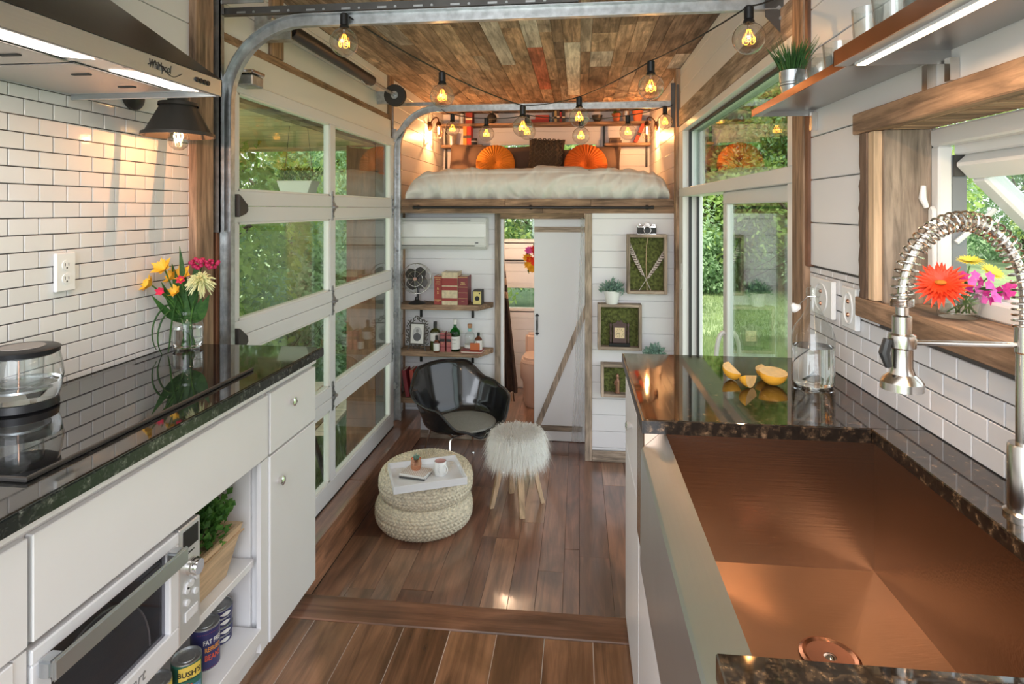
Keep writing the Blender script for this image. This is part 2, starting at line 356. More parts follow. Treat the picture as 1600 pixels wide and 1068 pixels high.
# ================================================================ STRUCTURE
XL, XR, CE, FL, KF, YB, YR, YLB = -1.60, 0.81, 1.13, -2.09, -1.49, 5.35, 5.0, 6.95
_cache = {}
def piece(name, size, mat, parent, loc, bevel=0.0015, label=None):
    """one plank / tile / board: a bevelled box centred on loc; equal pieces share a mesh"""
    key = (tuple(round(v, 4) for v in size), mat.name, bevel)
    if key not in _cache:
        b = MB().box(-size[0]/2, size[0]/2, -size[1]/2, size[1]/2, -size[2]/2, size[2]/2)
        _cache[key] = b.mesh(name, mat, bevel=bevel)
    o = bpy.data.objects.new(name, _cache[key]); C.objects.link(o); o.parent = parent; o.location = loc
    if label: o['label'] = label
    return o
def slab(name, bx, mat, parent=None, bevel=0):
    """box with its origin at its centre"""
    x0, x1, y0, y1, z0, z1 = bx
    c = ((x0+x1)/2, (y0+y1)/2, (z0+z1)/2)
    o = MB().box(x0-c[0], x1-c[0], y0-c[1], y1-c[1], z0-c[2], z1-c[2]).build(name, mat, parent, bevel=bevel); o.location = c
    return o
def cells(a0, a1, holes_a):  # split [a0,a1] by holes
    segs = [(a0, a1)]
    for h0, h1 in holes_a:
        ns = []
        for s0, s1 in segs:
            if h1 <= s0 or h0 >= s1: ns.append((s0, s1)); continue
            if h0 > s0: ns.append((s0, h0))
            if h1 < s1: ns.append((h1, s1))
        segs = ns
    return [(p, q) for p, q in segs if q - p > 0.004]
def boards(parent, axis, plane, a0, a1, z0, z1, holes=(), pitch=0.136, th=0.012, side=1, zref=None, mat=None):
    """horizontal painted boards on a wall. axis 0: wall runs along x at y=plane; axis 1: along y at x=plane. side: which way the boards stand proud"""
    zr = z1 if zref is None else zref
    k0 = math.floor((z0-zr)/pitch); k1 = math.ceil((z1-zr)/pitch)
    for k in range(k0, k1):
        p, q = max(z0, zr+k*pitch), min(z1, zr+(k+1)*pitch)
        if q-p < 0.008: continue
        touch = [h for h in holes if h[2] < q-0.001 and h[3] > p+0.001]
        for s0, s1 in cells(a0, a1, [(h[0], h[1]) for h in touch]):
            hgt = (q-p)-0.003; cz = (p+q)/2; ca = (s0+s1)/2
            if axis == 0: piece('board', (s1-s0, th, hgt), mat or M['white'], parent, (ca, plane+side*th/2, cz), 0.0025)
            else: piece('board', (th, s1-s0, hgt), mat or M['white'], parent, (plane+side*th/2, ca, cz), 0.0025)
        for h in touch:
            for zi, zj in ((p, min(q, h[2])), (max(p, h[3]), q)):
                s0, s1 = max(a0, h[0]), min(a1, h[1]); hgt = zj-zi-0.003
                if hgt < 0.005 or s1-s0 < 0.005: continue
                cz = (zi+zj)/2; ca = (s0+s1)/2
                if axis == 0: piece('board', (s1-s0, th, hgt), mat or M['white'], parent, (ca, plane+side*th/2, cz), 0.0025)
                else: piece('board', (th, s1-s0, hgt), mat or M['white'], parent, (plane+side*th/2, ca, cz), 0.0025)
        continue
        cuts = []
        for zi, zj in zip(cuts[:-1], cuts[1:]):
            hs = [(h[0], h[1]) for h in holes if h[2] < zj-0.001 and h[3] > zi+0.001]
            for s0, s1 in cells(a0, a1, hs):
                g = 0.0015; hgt = (zj-zi) - 2*g
                if hgt < 0.005: continue
                cz = (zi+zj)/2; ca = (s0+s1)/2
                if axis == 0: piece('board', (s1-s0, th, hgt), mat or M['white'], parent, (ca, plane+side*th/2, cz), 0.0025)
                else: piece('board', (th, s1-s0, hgt), mat or M['white'], parent, (plane+side*th/2, ca, cz), 0.0025)
def tiles(parent, plane, side, y0, y1, z0, z1, yref, zref, off, holes=()):
    L_, H_, g = 0.0975, 0.0497, 0.0032
    k = 0
    for r in range(int((z0-zref)/H_)-2, int((z1-zref)/H_)+2):
        za, zb = max(z0, zref+r*H_), min(z1, zref+(r+1)*H_)
        if zb-za < 0.008: continue
        sh = (L_/2 if (r+off) % 2 else 0)
        for c in range(-40, 40):
            ya, yb = max(y0, yref+sh+c*L_), min(y1, yref+sh+(c+1)*L_)
            if yb-ya < 0.006: continue
            cz = (za+zb)/2; cy = (ya+yb)/2
            if any(h[0] < cy < h[1] and h[2] < cz < h[3] for h in holes): continue
            piece('tile', (0.007, yb-ya-g, zb-za-g), M['tile'], parent, (plane+side*0.0035, cy, cz), 0.0016); k += 1
    return k
def planks(parent, x0, x1, y0, y1, ztop, th, widths, lens, mat, gap=0.001, seed=1, name='plank', bevel=0.0012, pick=None, down=False):
    rg = random.Random(seed); x = x0; col = 0
    while x < x1 - 0.005:
        wd = min(rg.choice(widths), x1-x); y = y0 - rg.uniform(0, min(lens)*0.9)
        while y < y1 - 0.005:
            ln = rg.choice(lens)*rg.uniform(0.85, 1.15); a = max(y, y0); b = min(y+ln, y1); y += ln
            if b-a < 0.04: continue
            mm = pick(x, x+wd, a, b) if pick else mat
            zc = ztop + th/2 if down else ztop - th/2
            dz = rg.uniform(-0.0012, 0.0012) if not down else rg.uniform(-0.003, 0.001)
            piece(name, (wd-gap, b-a-gap, th), mm or mat, parent, ((x+x+wd)/2, (a+b)/2, zc+dz), bevel)
        x += wd; col += 1
# ---- ceiling
ceil = struct(slab('ceiling', (-1.75, 0.93, -0.5, 7.15, CE+0.016, 1.32), M['white']))
ceil.location = (0, 0, 0); ceil.data.transform(Matrix.Translation((-0.41, 3.325, (CE+0.016+1.32)/2)))
pr_ = root('ceiling_planks')
def pick(xa, xb, ya, yb):
    return None
rg = random.Random(5); x = XL
# planks laid along the house; a few painted ones where the photograph shows them
special = [(-0.50, -0.40, 3.75, 4.7, 'ceilgrey'), (-0.40, -0.29, 4.9, 5.5, 'barny'), (-0.36, -0.25, 3.55, 4.15, 'ceilgrey'), (-0.36, -0.25, 4.15, 5.9, 'ceilred'), (-0.10, 0.012, 4.1, 5.95, 'ceilwhite')]
cols = [XL, -1.46, -1.34, -1.26, -1.12, -1.0, -0.91, -0.78, -0.70, -0.60, -0.485, -0.36, -0.25, -0.17, -0.10, 0.012, 0.085, 0.25, 0.35, 0.47, 0.56, 0.70, XR]
forced = {9: (3.55, 4.62, 'ceilgrey'), 11: (4.15, 5.6, 'ceilred'), 14: (4.05, 5.9, 'ceilwhite')}
for i, (xa, xb) in enumerate(zip(cols[:-1], cols[1:])):
    cutsY = [0.9]
    y = 0.9
    if i in forced:
        f0, f1, fm = forced[i]
        ys = [0.9, 1.9, 2.9, f0, f1, YLB-0.4, YLB]
    else:
        ys = [0.9]; y = 0.9 + rg.uniform(0.2, 0.9)
        while y < YLB-0.2: ys.append(y); y += rg.choice([0.45, 0.7, 1.0, 1.4, 1.9])
        ys.append(YLB)
    for ya, yb in zip(ys[:-1], ys[1:]):
        mm = M['ceil']
        if i in forced and abs(ya-forced[i][0]) < 1e-6: mm = M[forced[i][2]]
        elif i == 11 and abs(yb-4.15) < 1e-6: mm = M['ceilgrey']
        elif rg.random() < 0.06: mm = M['ceilgrey']
        piece('plank', (xb-xa-0.002, yb-ya-0.002, 0.014), mm, pr_, ((xa+xb)/2, (ya+yb)/2, CE+0.007+rg.uniform(-0.003, 0.0)), 0.0015)
pr_.name = 'trim_1'; pr_['label'] = 'mixed reclaimed wood planks lining the ceiling'
# ---- left wall
wl_ = MB(); wl_.box(-1.75, XL-0.007, -0.5, 2.44, -3.0, CE+0.016); wl_.box(-1.75, XL-0.012, 2.44, 5.0, 0.60, CE+0.016)
wl_.box(-1.75, XL-0.012, 5.0, 7.15, -3.0, CE+0.016); wl_.box(-1.75, XL-0.012, 2.44, 5.0, -3.0, FL+0.02)
wall_left = struct(wl_.build('wall_left', M['grout']))
OUT_Y, OUT_Z = 1.69, -0.195
nt_ = tiles(wall_left, XL-0.007, 1, 1.12, 2.30, -0.543, 0.36, 0.0, -0.543+0.02, 0)
boards(wall_left, 1, XL-0.012, -0.4, 2.30, 0.36, CE, side=1, zref=0.36)
boards(wall_left, 1, XL-0.012, 2.42, 4.98, 0.80, CE, side=1, zref=0.80)
boards(wall_left, 1, XL-0.012, 5.0, YLB, FL, CE, side=1, zref=0.09)
slab('plaster', (XL-0.008, XL-0.002, -0.45, 1.12, -1.49, 0.36), M['white'], wall_left)
# ---- right wall
wr = MB(); WY0, WY1, WZ0, WZ1 = 0.45, 1.70, -0.26, 0.222
wr.box(XR+0.012, 0.945, -0.5, WY0, -3.0, CE+0.016); wr.box(XR+0.012, 0.945, WY0, WY1, -3.0, WZ0-0.02); wr.box(XR+0.012, 0.945, WY0, WY1, WZ1+0.02, CE+0.016)
wr.box(XR+0.012, 0.945, WY1, 2.32, -3.0, CE+0.016); wr.box(XR+0.012, 0.945, 2.32, 4.90, 0.68, CE+0.016); wr.box(XR+0.012, 0.945, 4.90, 7.15, -3.0, CE+0.016)
wr.box(XR+0.012, 0.945, 2.32, 4.90, -3.0, FL+0.02)
wall_right = struct(wr.build('wall_right', M['grout']))
tiles(wall_right, XR+0.012, -1, 0.55, 2.215, -0.52, -0.20, 2.072+0.0975*0.5, -0.52, 0, holes=((0, 1.775, -0.30, 0),))
boards(wall_right, 1, XR+0.012, -0.4, 2.215, -0.20, CE, side=-1, zref=-0.20+0.005, pitch=0.149, holes=((-0.5, 1.775, -0.30, 0.24),))
boards(wall_right, 1, XR+0.012, 2.34, 4.88, 0.80, CE, side=-1, zref=0.80)
boards(wall_right, 1, XR+0.012, 5.0, YLB, 0.0, CE, side=-1, zref=0.09)
# ---- far walls
wb = MB(); wb.box(-1.60, -0.75, YB+0.012, YB+0.09, FL, -0.03)
wall_back = struct(wb.build('wall_back', M['white']))
boards(wall_back, 0, YB+0.012, XL, -0.75, FL, -0.03, side=-1, zref=-0.045)
wb2 = MB(); wb2.box(0.06, XR, YR+0.012, YR+0.08, FL, -0.03); wb2.box(0.06, 0.12, YR+0.08, YLB, FL, -0.03)
wall_front = struct(wb2.build('wall_bath', M['white']))
boards(wall_front, 0, YR+0.012, 0.111, XR-0.03, FL+0.09, -0.03, side=-1, zref=-0.075)
# loft and bath end wall with its three windows
LW = (-1.00, 0.23, 0.60, 0.79); BW1 = (-1.35, -0.2, -0.384, -0.07); BW2 = (-1.35, -0.2, -1.188, -0.887)
we = MB()
Yw0, Yw1 = YLB+0.012, YLB+0.12
for x0, x1, z0, z1 in ((-1.6, XR, -3.0, BW2[2]), (-1.6, BW1[0], BW2[2], LW[2]), (BW1[1], XR, BW2[2], LW[2]), (BW1[0], BW1[1], BW2[3], BW1[2]), (BW1[0], BW1[1], BW1[3], LW[2]),
                       (-1.6, LW[0], LW[2], LW[3]), (LW[1], XR, LW[2], LW[3]), (-1.6, XR, LW[3], CE+0.016)):
    we.box(x0, x1, Yw0, Yw1, z0, z1)
wall_end = struct(we.build('wall_end', M['white']))
boards(wall_end, 0, Yw0, XL, XR, 0.09, CE, side=-1, zref=0.09, holes=((LW[0]-0.04, LW[1]+0.04, LW[2]-0.04, LW[3]+0.0),))
boards(wall_end, 0, Yw0, XL, 0.06, FL, -0.03, side=-1, zref=FL, holes=((BW1[0], BW1[1], BW1[2], BW1[3]), (BW2[0], BW2[1], BW2[2], BW2[3])))
def window_unit(name, W, Y, fr=0.035, th=0.05):
    t = root(name); m = MB()
    x0, x1, z0, z1 = W
    m.box(x0-0.02, x1+0.02, Y-th, Y, z1-fr, z1+0.01); m.box(x0-0.02, x1+0.02, Y-th, Y, z0-0.02, z0+fr); m.box(x0-0.02, x0+fr, Y-th+0.001, Y-0.001, z0+fr, z1-fr); m.box(x1-fr, x1+0.02, Y-th+0.001, Y-0.001, z0+fr, z1-fr)
    m.build('window_frame', M['vinyl'], t, bevel=0.004)
    slab('pane', (x0, x1, Y+0.0, Y+0.005, z0, z1), M['glass'], t); return t
window_unit('window_1', LW, YLB+0.05); 
wu = window_unit('window_2', BW1, YLB+0.05); window_unit('window_3', BW2, YLB+0.05)
slab('towel_bar', (-0.9, -0.5, YLB-0.06, YLB-0.045, -0.60, -0.585), M['black'], wall_end)
for xx in (-0.88, -0.52): slab('bracket', (xx-0.01, xx+0.01, YLB-0.05, YLB+0.0, -0.605, -0.58), M['black'], wall_end)
# ---- loft deck and beam
tb = root('trim_2'); tb['label'] = 'reclaimed timber beam along the loft edge'
for (xa, xb, za, zb) in ((-1.60, -0.62, 0.024, 0.088), (-0.618, 0.10, 0.026, 0.088), (0.102, XR, 0.022, 0.088), (-1.60, -0.30, -0.033, 0.022), (-0.298, XR, -0.033, 0.020)):
    slab('beam_board', (xa, xb, 5.0, 5.075, za, zb), M['barnx'], tb, 0.003)
struct(slab('floor_loft', (-1.6, XR, 5.076, YLB, -0.03, 0.085), M['white'])).name = 'floor_loft'
# ---- floors
M['nosing'] = wood('dark_nosing_board', [(0.155, 0.075, 0.045)], 0, 0.25, dark=0.35, blotch=0.35, scale=0.6, coat=0.3, bump=0.1)
M['seam'] = plain('pale_floor_seam', (0.50, 0.40, 0.33), 0.7)
fk = MB(); fk.box(-1.75, 0.93, -0.5, 2.19, -3.0, KF-0.016); floor_k = struct(fk.build('floor_kitchen', M['blackmat']))
slab('joint_filler', (-1.12, 0.30, 0.35, 2.07, KF-0.014, KF-0.0022), M['seam'], floor_k)
planks(floor_k, -1.12, 0.30, 0.35, 2.07, KF, 0.012, [0.167], [5.0], M['kfl'], gap=0.0028, seed=3, bevel=0.0006)
slab('nosing_board', (-1.6, XR, 2.072, 2.205, KF-0.014, KF+0.002), M['nosing'], floor_k, 0.004)
slab('riser_board', (-1.6, XR, 2.19, 2.202, FL, KF-0.015), M['walx'], floor_k, 0.002)
fl = MB(); fl.box(-1.75, 0.93, 2.19, 7.15, -3.0, FL-0.014); floor_l = struct(fl.build('floor', M['blackmat']))
planks(floor_l, -1.44, XR, 2.205, 6.94, FL, 0.013, [0.09, 0.145, 0.145, 0.18], [0.8, 1.3, 1.7], M['waly'], gap=0.0012, seed=9)
planks(floor_l, -1.6, -1.44, 5.33, 6.94, FL, 0.013, [0.16], [1.3], M['waly'], seed=2)
cb = root('trim_3'); cb['label'] = 'walnut curb under the glazed garage door'
M['curb'] = wood('curb_walnut', [(0.36, 0.17, 0.095)], 1, 0.3, dark=0.4, coat=0.3, bump=0.1)
slab('curb_face', (-1.452, -1.44, 2.206, 5.335, FL+0.004, -1.853), M['curb'], cb, 0.002)
slab('curb_top', (-1.70, -1.434, 2.206, 3.9, -1.852, -1.836), M['waly'], cb, 0.005); slab('curb_top', (-1.70, -1.434, 3.902, 5.335, -1.852, -1.836), M['waly'], cb, 0.005)
# ---- posts and trims
def trim(i, bx, mat, label=None, bevel=0.003):
    o = struct(slab('trim_%d' % i, bx, mat, None, bevel)); 
    if label: o['label'] = label
    return o
trim(4, (-1.66, -1.568, 2.295, 2.415, -3.0, CE), M['barnz'])
trim(5, (-1.70, -1.60, 2.417, 2.447, -1.84, 0.9), M['blackmat'])
trim(6, (-1.70, -1.577, 2.449, 2.474, -1.84, 0.9), M['jamb'])
trim(7, (XL-0.01, XL+0.012, 2.416, 4.94, 0.752, 0.80), M['barny'])
trim(8, (XL-0.01, XL+0.018, 2.93, 3.06, 0.802, CE), M['barnz'])
trim(9, (XL-0.01, XL+0.02, 4.86, 4.98, 0.56, CE), M['barnz'])
trim(10, (XL-0.03, XL+0.03, 2.476, 4.86, 0.545, 0.751), M['vinyl'])
trim(11, (XL-0.015, XL+0.01, 5.31, 5.36, FL, -0.03), M['barnz'])
trim(12, (-0.752, -0.702, 5.32, 5.37, FL, -0.03), M['gbarnz'])
trim(13, (-0.70, -0.672, 5.33, 5.40, FL, -0.085), M['white'])
trim(14, (-0.702, 0.053, 5.32, 5.36, -0.085, -0.034), M['barnx'])
trim(15, (0.053, 0.111, 4.985, 5.04, FL, -0.034), M['gbarnz'])
trim(16, (XR-0.03, XR+0.005, 4.985, 5.02, FL, -0.034), M['barnz'])
bb = trim(17, (0.112, XR-0.031, 4.983, 5.005, FL, FL+0.088), M['gbarnx']); bb.name = 'baseboard_right'
bb = trim(18, (XL+0.01, -0.753, 5.325, 5.345, FL, FL+0.07), M['gbarnx']); bb.name = 'baseboard_back'
rp = trim(19, (0.795, 0.944, 2.222, 2.335, -3.0, CE), M['barnz'])
trim(20, (0.80, 0.84, 2.190, 2.221, -0.20, CE), M['jamb'])
trim(21, (0.775, 0.945, 4.885, 4.985, FL, CE), M['barnz'])
trim(22, (XR-0.012, XR+0.02, 2.336, 4.884, 0.66, 0.80), M['gbarny'])
# window surround at the sink
tw = root('trim_23'); tw['label'] = 'rough sawn timber surround of the sink window'
slab('header_board', (0.782, 0.825, 0.3, 1.81, 0.213, 0.272), M['barny'], tw, 0.003)
slab('sill', (0.80, 0.955, 0.3, 1.775, -0.262, -0.252), M['barny'], tw, 0.002)
slab('apron_board', (0.785, 0.80, 0.3, 1.80, -0.302, -0.248), M['barny'], tw, 0.002)
# live-edge side board
le = MB(); rg = random.Random(3); npt = 22
poly = [(1.735 , -0.247)] + [(1.735, 0.212)] + [(1.778+rg.uniform(-0.006, 0.005), 0.212-0.459*i/npt) for i in range(npt+1)]
le.prism([(p[0], p[1]) for p in poly], 0.018, axis=0, o=0.786); le.build('live_edge_board', M['darkedge'], tw, bevel=0.001)
slab('side_board', (0.79, 0.812, 1.70, 1.734, -0.247, 0.212), M['lightz'], tw, 0.002)
slab('jamb_board', (0.812, 0.93, 1.69, 1.71, -0.252, 0.213), M['gbarnz'], tw, 0.002)
slab('soffit', (0.80, 0.93, 0.3, 1.69, 0.225, 0.235), M['barny'], tw)
yy = 0.4
while yy < 1.68:
    slab('slat', (0.826, 0.93, yy, yy+0.018, 0.213, 0.225), M['barnx'], tw, 0.002); yy += 0.0255
# ---- window_4: awning window over the sink
w4 = root('window_4'); m = MB(); X0, X1 = 0.925, 0.965
m.box(X0+0.001, X1-0.005, 1.652, 1.689, -0.21, 0.165); m.box(X0, X1, 0.3, 1.69, 0.165, 0.212); m.box(X0, X1, 0.3, 1.69, -0.252, -0.21)
m.build('window_frame', M['vinyl'], w4, bevel=0.005)
m = MB(); m.box(X1+0.001, X1+0.03, 0.3, 1.66, 0.14, 0.18); m.box(X1+0.001, X1+0.03, 0.3, 1.66, -0.235, -0.205); m.build('outer_frame', M['vinyl'], w4, bevel=0.004)
slab('gasket', (X1-0.004, X1+0.03, 1.656, 1.68, -0.205, 0.14), plain('grey_exterior_frame', (0.22, 0.23, 0.24), 0.5), w4)
sash = root('sash'); sash.parent = w4; del sash['kind']; sash.location = (X1-0.008, 0.055, 0.115); sash.rotation_euler = (0, math.radians(-43), 0)
m = MB(); H_ = 0.42
m.box(0.001, 0.044, 1.535, 1.589, -H_+0.055, -0.055); m.box(0, 0.045, 0.3, 1.59, -0.055, 0); m.box(0, 0.045, 0.3, 1.59, -H_, -H_+0.055)
m.build('sash_frame', M['vinyl'], sash, bevel=0.006); slab('pane', (0.02, 0.025, 0.33, 1.54, -H_+0.05, -0.05), M['glass'], sash)
slab('seal', (-0.006, 0.0, 0.3, 1.54, -H_+0.02, -H_+0.03), M['rubber'], sash)
MB().tube([(X1+0.0, 1.648, -0.085), (X1+0.09, 1.644, 0.0)], 0.007, 6).build('stay_arm', M['vinyl'], w4)
slab('hinge', (X1-0.004, X1+0.02, 1.646, 1.654, 0.085, 0.14), M['darkmetal'], w4)
m = MB(); m.prism([(1.655, -0.16), (1.68, -0.16), (1.678, 0.0), (1.668, 0.01), (1.657, 0.0)], 0.012, axis=0, o=0.913); m.build('latch_plate', M['vinyl'], w4, bevel=0.003)
MB().tube([(0.905, 1.668, 0.005), (0.895, 1.668, 0.03), (0.897, 1.668, 0.062)], [0.006, 0.009, 0.006], 10).build('latch_handle', M['ceramic'], w4, smooth=True)
# ---- sliding glass door and transom on the right
d2 = root('door_2'); m = MB()
m.box(0.80, 0.95, 4.72, 4.884, -1.98, 0.10); m.box(0.80, 0.95, 2.336, 2.40, -1.98, 0.10); m.box(0.80, 0.95, 4.72, 4.884, 0.165, 0.61); m.box(0.80, 0.95, 2.336, 2.40, 0.165, 0.61); m.box(0.799, 0.951, 2.336, 4.884, 0.10, 0.165); m.box(0.799, 0.951, 2.336, 4.884, 0.61, 0.658); m.box(0.799, 0.951, 2.336, 4.884, -2.08, -1.98)
m.build('door_frame', M['vinyl'], d2, bevel=0.003)
m = MB(); m.box(0.845, 0.865, 4.70, 4.719, -1.97, 0.099); m.box(0.905, 0.92, 4.69, 4.719, -1.97, 0.099); m.box(0.845, 0.865, 4.70, 4.719, 0.166, 0.592); m.box(0.845, 0.86, 2.4, 4.72, 0.592, 0.61); m.build('weather_seal', M['rubber'], d2)
slab('transom_pane', (0.885, 0.891, 2.40, 4.72, 0.165, 0.61), M['doorglass'], d2)
m = MB(); m.box(0.831, 0.869, 3.47, 3.56, -1.87, 0.03); m.box(0.831, 0.869, 2.402, 2.49, -1.87, 0.03); m.box(0.83, 0.87, 2.402, 3.56, 0.03, 0.099); m.box(0.83, 0.87, 2.402, 3.56, -1.979, -1.87)
m.build('sliding_panel', M['vinyl'], d2, bevel=0.004)
slab('pane', (0.848, 0.854, 2.49, 3.47, -1.87, 0.03), M['doorglass'], d2)
MB().tube(bez([(0.83, 3.515, -0.70), (0.785, 3.515, -0.70), (0.775, 3.515, -0.80), (0.775, 3.515, -1.0), (0.785, 3.515, -1.12), (0.83, 3.515, -1.12)], 14), 0.013, 8).build('door_handle', M['vinyl'], d2, smooth=True)
slab('lock_plate', (0.795, 0.80, 4.76, 4.80, -0.62, -0.42), M['ceramic'], d2, 0.002)
# ---- the sliding barn door and its bathroom opening
d1 = root('door_1')
slab('door_slab', (-0.40, 0.075, 5.375, 5.41, -2.085, -0.075), M['white'], d1, 0.002)
slab('top_rail', (-0.398, 0.06, 5.366, 5.375, -0.205, -0.155), M['gbarnx'], d1, 0.001)
slab('bottom_rail', (-0.398, 0.03, 5.366, 5.375, -1.995, -1.945), M['gbarnx'], d1, 0.001)
a = Vector((-0.365, 0, -1.945)); b = Vector((0.08, 0, -0.86)); dd = (b-a).normalized(); nn = Vector((-dd.z, 0, dd.x))*0.024
o = MB().prism([(a.x+nn.x, a.z+nn.z), (a.x-nn.x, a.z-nn.z), (b.x-nn.x, b.z-nn.z), (b.x+nn.x, b.z+nn.z)], 0.01, axis=1, o=5.365).build('brace', M['gbarnz'], d1)
m = MB(); m.prism([(-0.372, -1.142), (-0.352, -1.115), (-0.366, -1.112), (-0.364, -1.06), (-0.366, -0.965), (-0.352, -0.962), (-0.372, -0.935), (-0.392, -0.962), (-0.378, -0.965), (-0.380, -1.06), (-0.378, -1.112), (-0.392, -1.115)], 0.006, axis=1, o=5.368)
m.tube([(-0.372, 5.368, -0.985), (-0.372, 5.335, -1.0), (-0.372, 5.335, -1.08), (-0.372, 5.368, -1.095)], 0.006, 8); m.build('door_handle', M['black'], d1)
# ---- garage door (door_3) in the left wall
d3 = root('door_3')
GX0, GX1, GY0, GY1 = -1.60, -1.555, 2.50, 4.89
zs = [0.60, 0.015, -0.585, -1.19, -1.836]
YM = 3.64
for i in range(4):
    zt, zb_ = zs[i]-0.001, zs[i+1]+0.001
    se = root('door_section'); del se['kind']; se.parent = d3
    rt = 0.075 if i else 0.06; rb = 0.07 if i < 3 else 0.12
    m = MB(); m.box(GX0, GX1, GY0, GY0+0.085, zb_+rb, zt-rt); m.box(GX0, GX1, GY1-0.075, GY1, zb_+rb, zt-rt); m.box(GX0, GX1, YM-0.04, YM+0.04, zb_+rb, zt-rt)
    m.box(GX0, GX1+0.001, GY0, GY1, zt-rt, zt); m.box(GX0, GX1+0.001, GY0, GY1, zb_, zb_+rb); m.build('section_frame', M['alu'], se, bevel=0.003)
    for (ya, yb) in ((GY0+0.085, YM-0.04), (YM+0.04, GY1-0.075)):
        slab('pane', (-1.582, -1.577, ya, yb, zb_+rb, zt-rt), M['gglass'], se)
        m = MB()
        for (p, q, r, t) in ((ya, ya+0.012, zb_+rb, zt-rt), (yb-0.012, yb, zb_+rb, zt-rt), (ya, yb, zb_+rb, zb_+rb+0.01), (ya, yb, zt-rt-0.01, zt-rt)): m.box(-1.59, -1.56, p, q, r, t)
        m.build('bead', M['vinyl'], se)
slab('bottom_seal', (-1.60, -1.552, GY0, GY1, -1.838, -1.826), M['rubber'], d3)
def hinge(y, z):
    m = MB(); x = GX1
    m.prism([(y-0.022, z-0.085), (y-0.022, z+0.10), (y-0.006, z+0.10), (y+0.002, z+0.04), (y+0.045, z+0.0), (y+0.002, z-0.035), (y-0.006, z-0.085)], 0.006, axis=0, o=x+0.001)
    m.tube([(x+0.014, y-0.02, z), (x+0.014, y+0.03, z)], 0.009, 8)
    for dz in (0.065, 0.025, -0.022, -0.06): m.tube([(x+0.006, y-0.012, z+dz), (x+0.013, y-0.012, z+dz)], 0.006, 6)
    m.build('hinge', M['hinge'], d3)
for z in zs[1:4]:
    hinge(YM+0.005, z); hinge(GY1-0.035, z)
    m = MB(); m.prism([(2.505, z-0.05), (2.505, z+0.055), (2.525, z+0.045), (2.575, z+0.008), (2.58, z-0.02), (2.565, z-0.035)], 0.05, axis=0, o=GX1+0.002); m.build('end_bracket', M['charcoal'], d3, bevel=0.004)
# tracks: two vertical channels that curve in to the cross rails
def channel(pts, wd, dp, mat, name, parent, inward):
    """C channel swept along pts; inward = unit vector the lips point to"""
    prof = [(-wd/2, 0), (wd/2, 0), (wd/2, dp), (wd/2-0.004, dp), (wd/2-0.004, 0.003), (-wd/2+0.004, 0.003), (-wd/2+0.004, dp), (-wd/2, dp)]
    vs = []; fs = []; n = len(prof); m_ = len(pts); yv = Vector((0, 1, 0))
    for i, p in enumerate(pts):
        t = (Vector(pts[min(i+1, m_-1)]) - Vector(pts[max(i-1, 0)])).normalized(); nv = t.cross(yv).normalized()
        for a, b in prof: vs.append(Vector(p) + yv*(b*inward) + nv*a)
    for i in range(m_-1):
        for k in range(n): fs.append((i*n+k, i*n+(k+1)%n, (i+1)*n+(k+1)%n, (i+1)*n+k))
    return MB().add(vs, fs).build(name, mat, parent, smooth=True, auto=0.5)
def track(Y, xv, zh, r, xend, lab, inward):
    t = thing('door_track', lab, 'track', (0, 0, 0))
    pts = [Vector((xv, Y, -1.8)), Vector((xv, Y, zh-r))] + [Vector((xv+r-r*math.cos(a), Y, zh-r+r*math.sin(a))) for a in [PI/2*i/14 for i in range(1, 15)]] + [Vector((xend, Y, zh))]
    channel(pts, 0.055, 0.03, M['galv'], 'rail', t, inward)
    return t
tn = track(2.492, -1.545, 0.822, 0.36, 0.79, 'long galvanised steel garage track nearest the camera, curving up from beside the tiled wall', -1)
m = MB(); m.box(-1.62, 0.0, 2.478, 2.484, 0.852, 0.892); m.box(-1.62, 0.0, 2.452, 2.482, 0.852, 0.856); ag = m.build('angle_iron', M['darkmetal'], tn)
m = MB()
for i in range(9):
    slab('slot', (-1.5+0.16*i, -1.46+0.16*i, 2.4765, 2.479, 0.864, 0.873), M['galv'], tn); MB().tube([(-1.42+0.16*i, 2.4765, 0.868), (-1.42+0.16*i, 2.474, 0.868)], 0.006, 8).build('bolt', M['galv'], tn)
m = MB(); m.box(-1.60, -1.555, 2.44, 2.446, -0.1, 1.0); m.box(-1.56, -1.555, 2.44, 2.47, -0.1, 1.0); m.box(-1.62, -1.36, 2.45, 2.456, 0.90, 0.94); m.build('mounting_angle', M['galv'], tn)
m = MB(); m.prism([(0.74, 0.77), (0.80, 0.70), (0.825, 0.70), (0.83, 0.86), (0.86, 1.02), (0.76, 1.02), (0.74, 0.86)], 0.006, axis=1, o=2.47); m.build('hanger_plate', M['darkmetal'], tn)
m = MB()
for p in ((0.79, 0.80), (0.80, 0.76), (0.775, 0.84), (0.80, 0.88)): MB().tube([(p[0], 2.471, p[1]), (p[0], 2.462, p[1])], 0.008, 8).build('bolt', M['galv'], tn)
tf = track(4.955, -1.535, 0.852, 0.34, 0.79, 'galvanised steel garage track in front of the loft, curving along below the ceiling', -1)
m = MB(); m.box(-1.60, -1.565, 4.92, 4.925, -1.8, 0.9); m.box(-1.60, -1.20, 4.915, 4.92, 0.875, 0.905); m.build('mounting_angle', M['galv'], tf)
m = MB(); m.box(0.74, 0.80, 4.915, 4.921, 0.66, 1.02); m.box(0.78, 0.80, 4.88, 4.92, 0.66, 1.0); m.build('hanger_plate', M['darkmetal'], tf)
for zz in (0.66, 0.3, -0.35, -0.9, -1.5):
    m = MB(); m.cbox((-1.565, 4.93, zz), (0.05, 0.03, 0.05)); m.tube([(-1.60, 4.93, zz), (-1.53, 4.93, zz)], 0.008, 8); m.build('roller', M['galv'], tf)
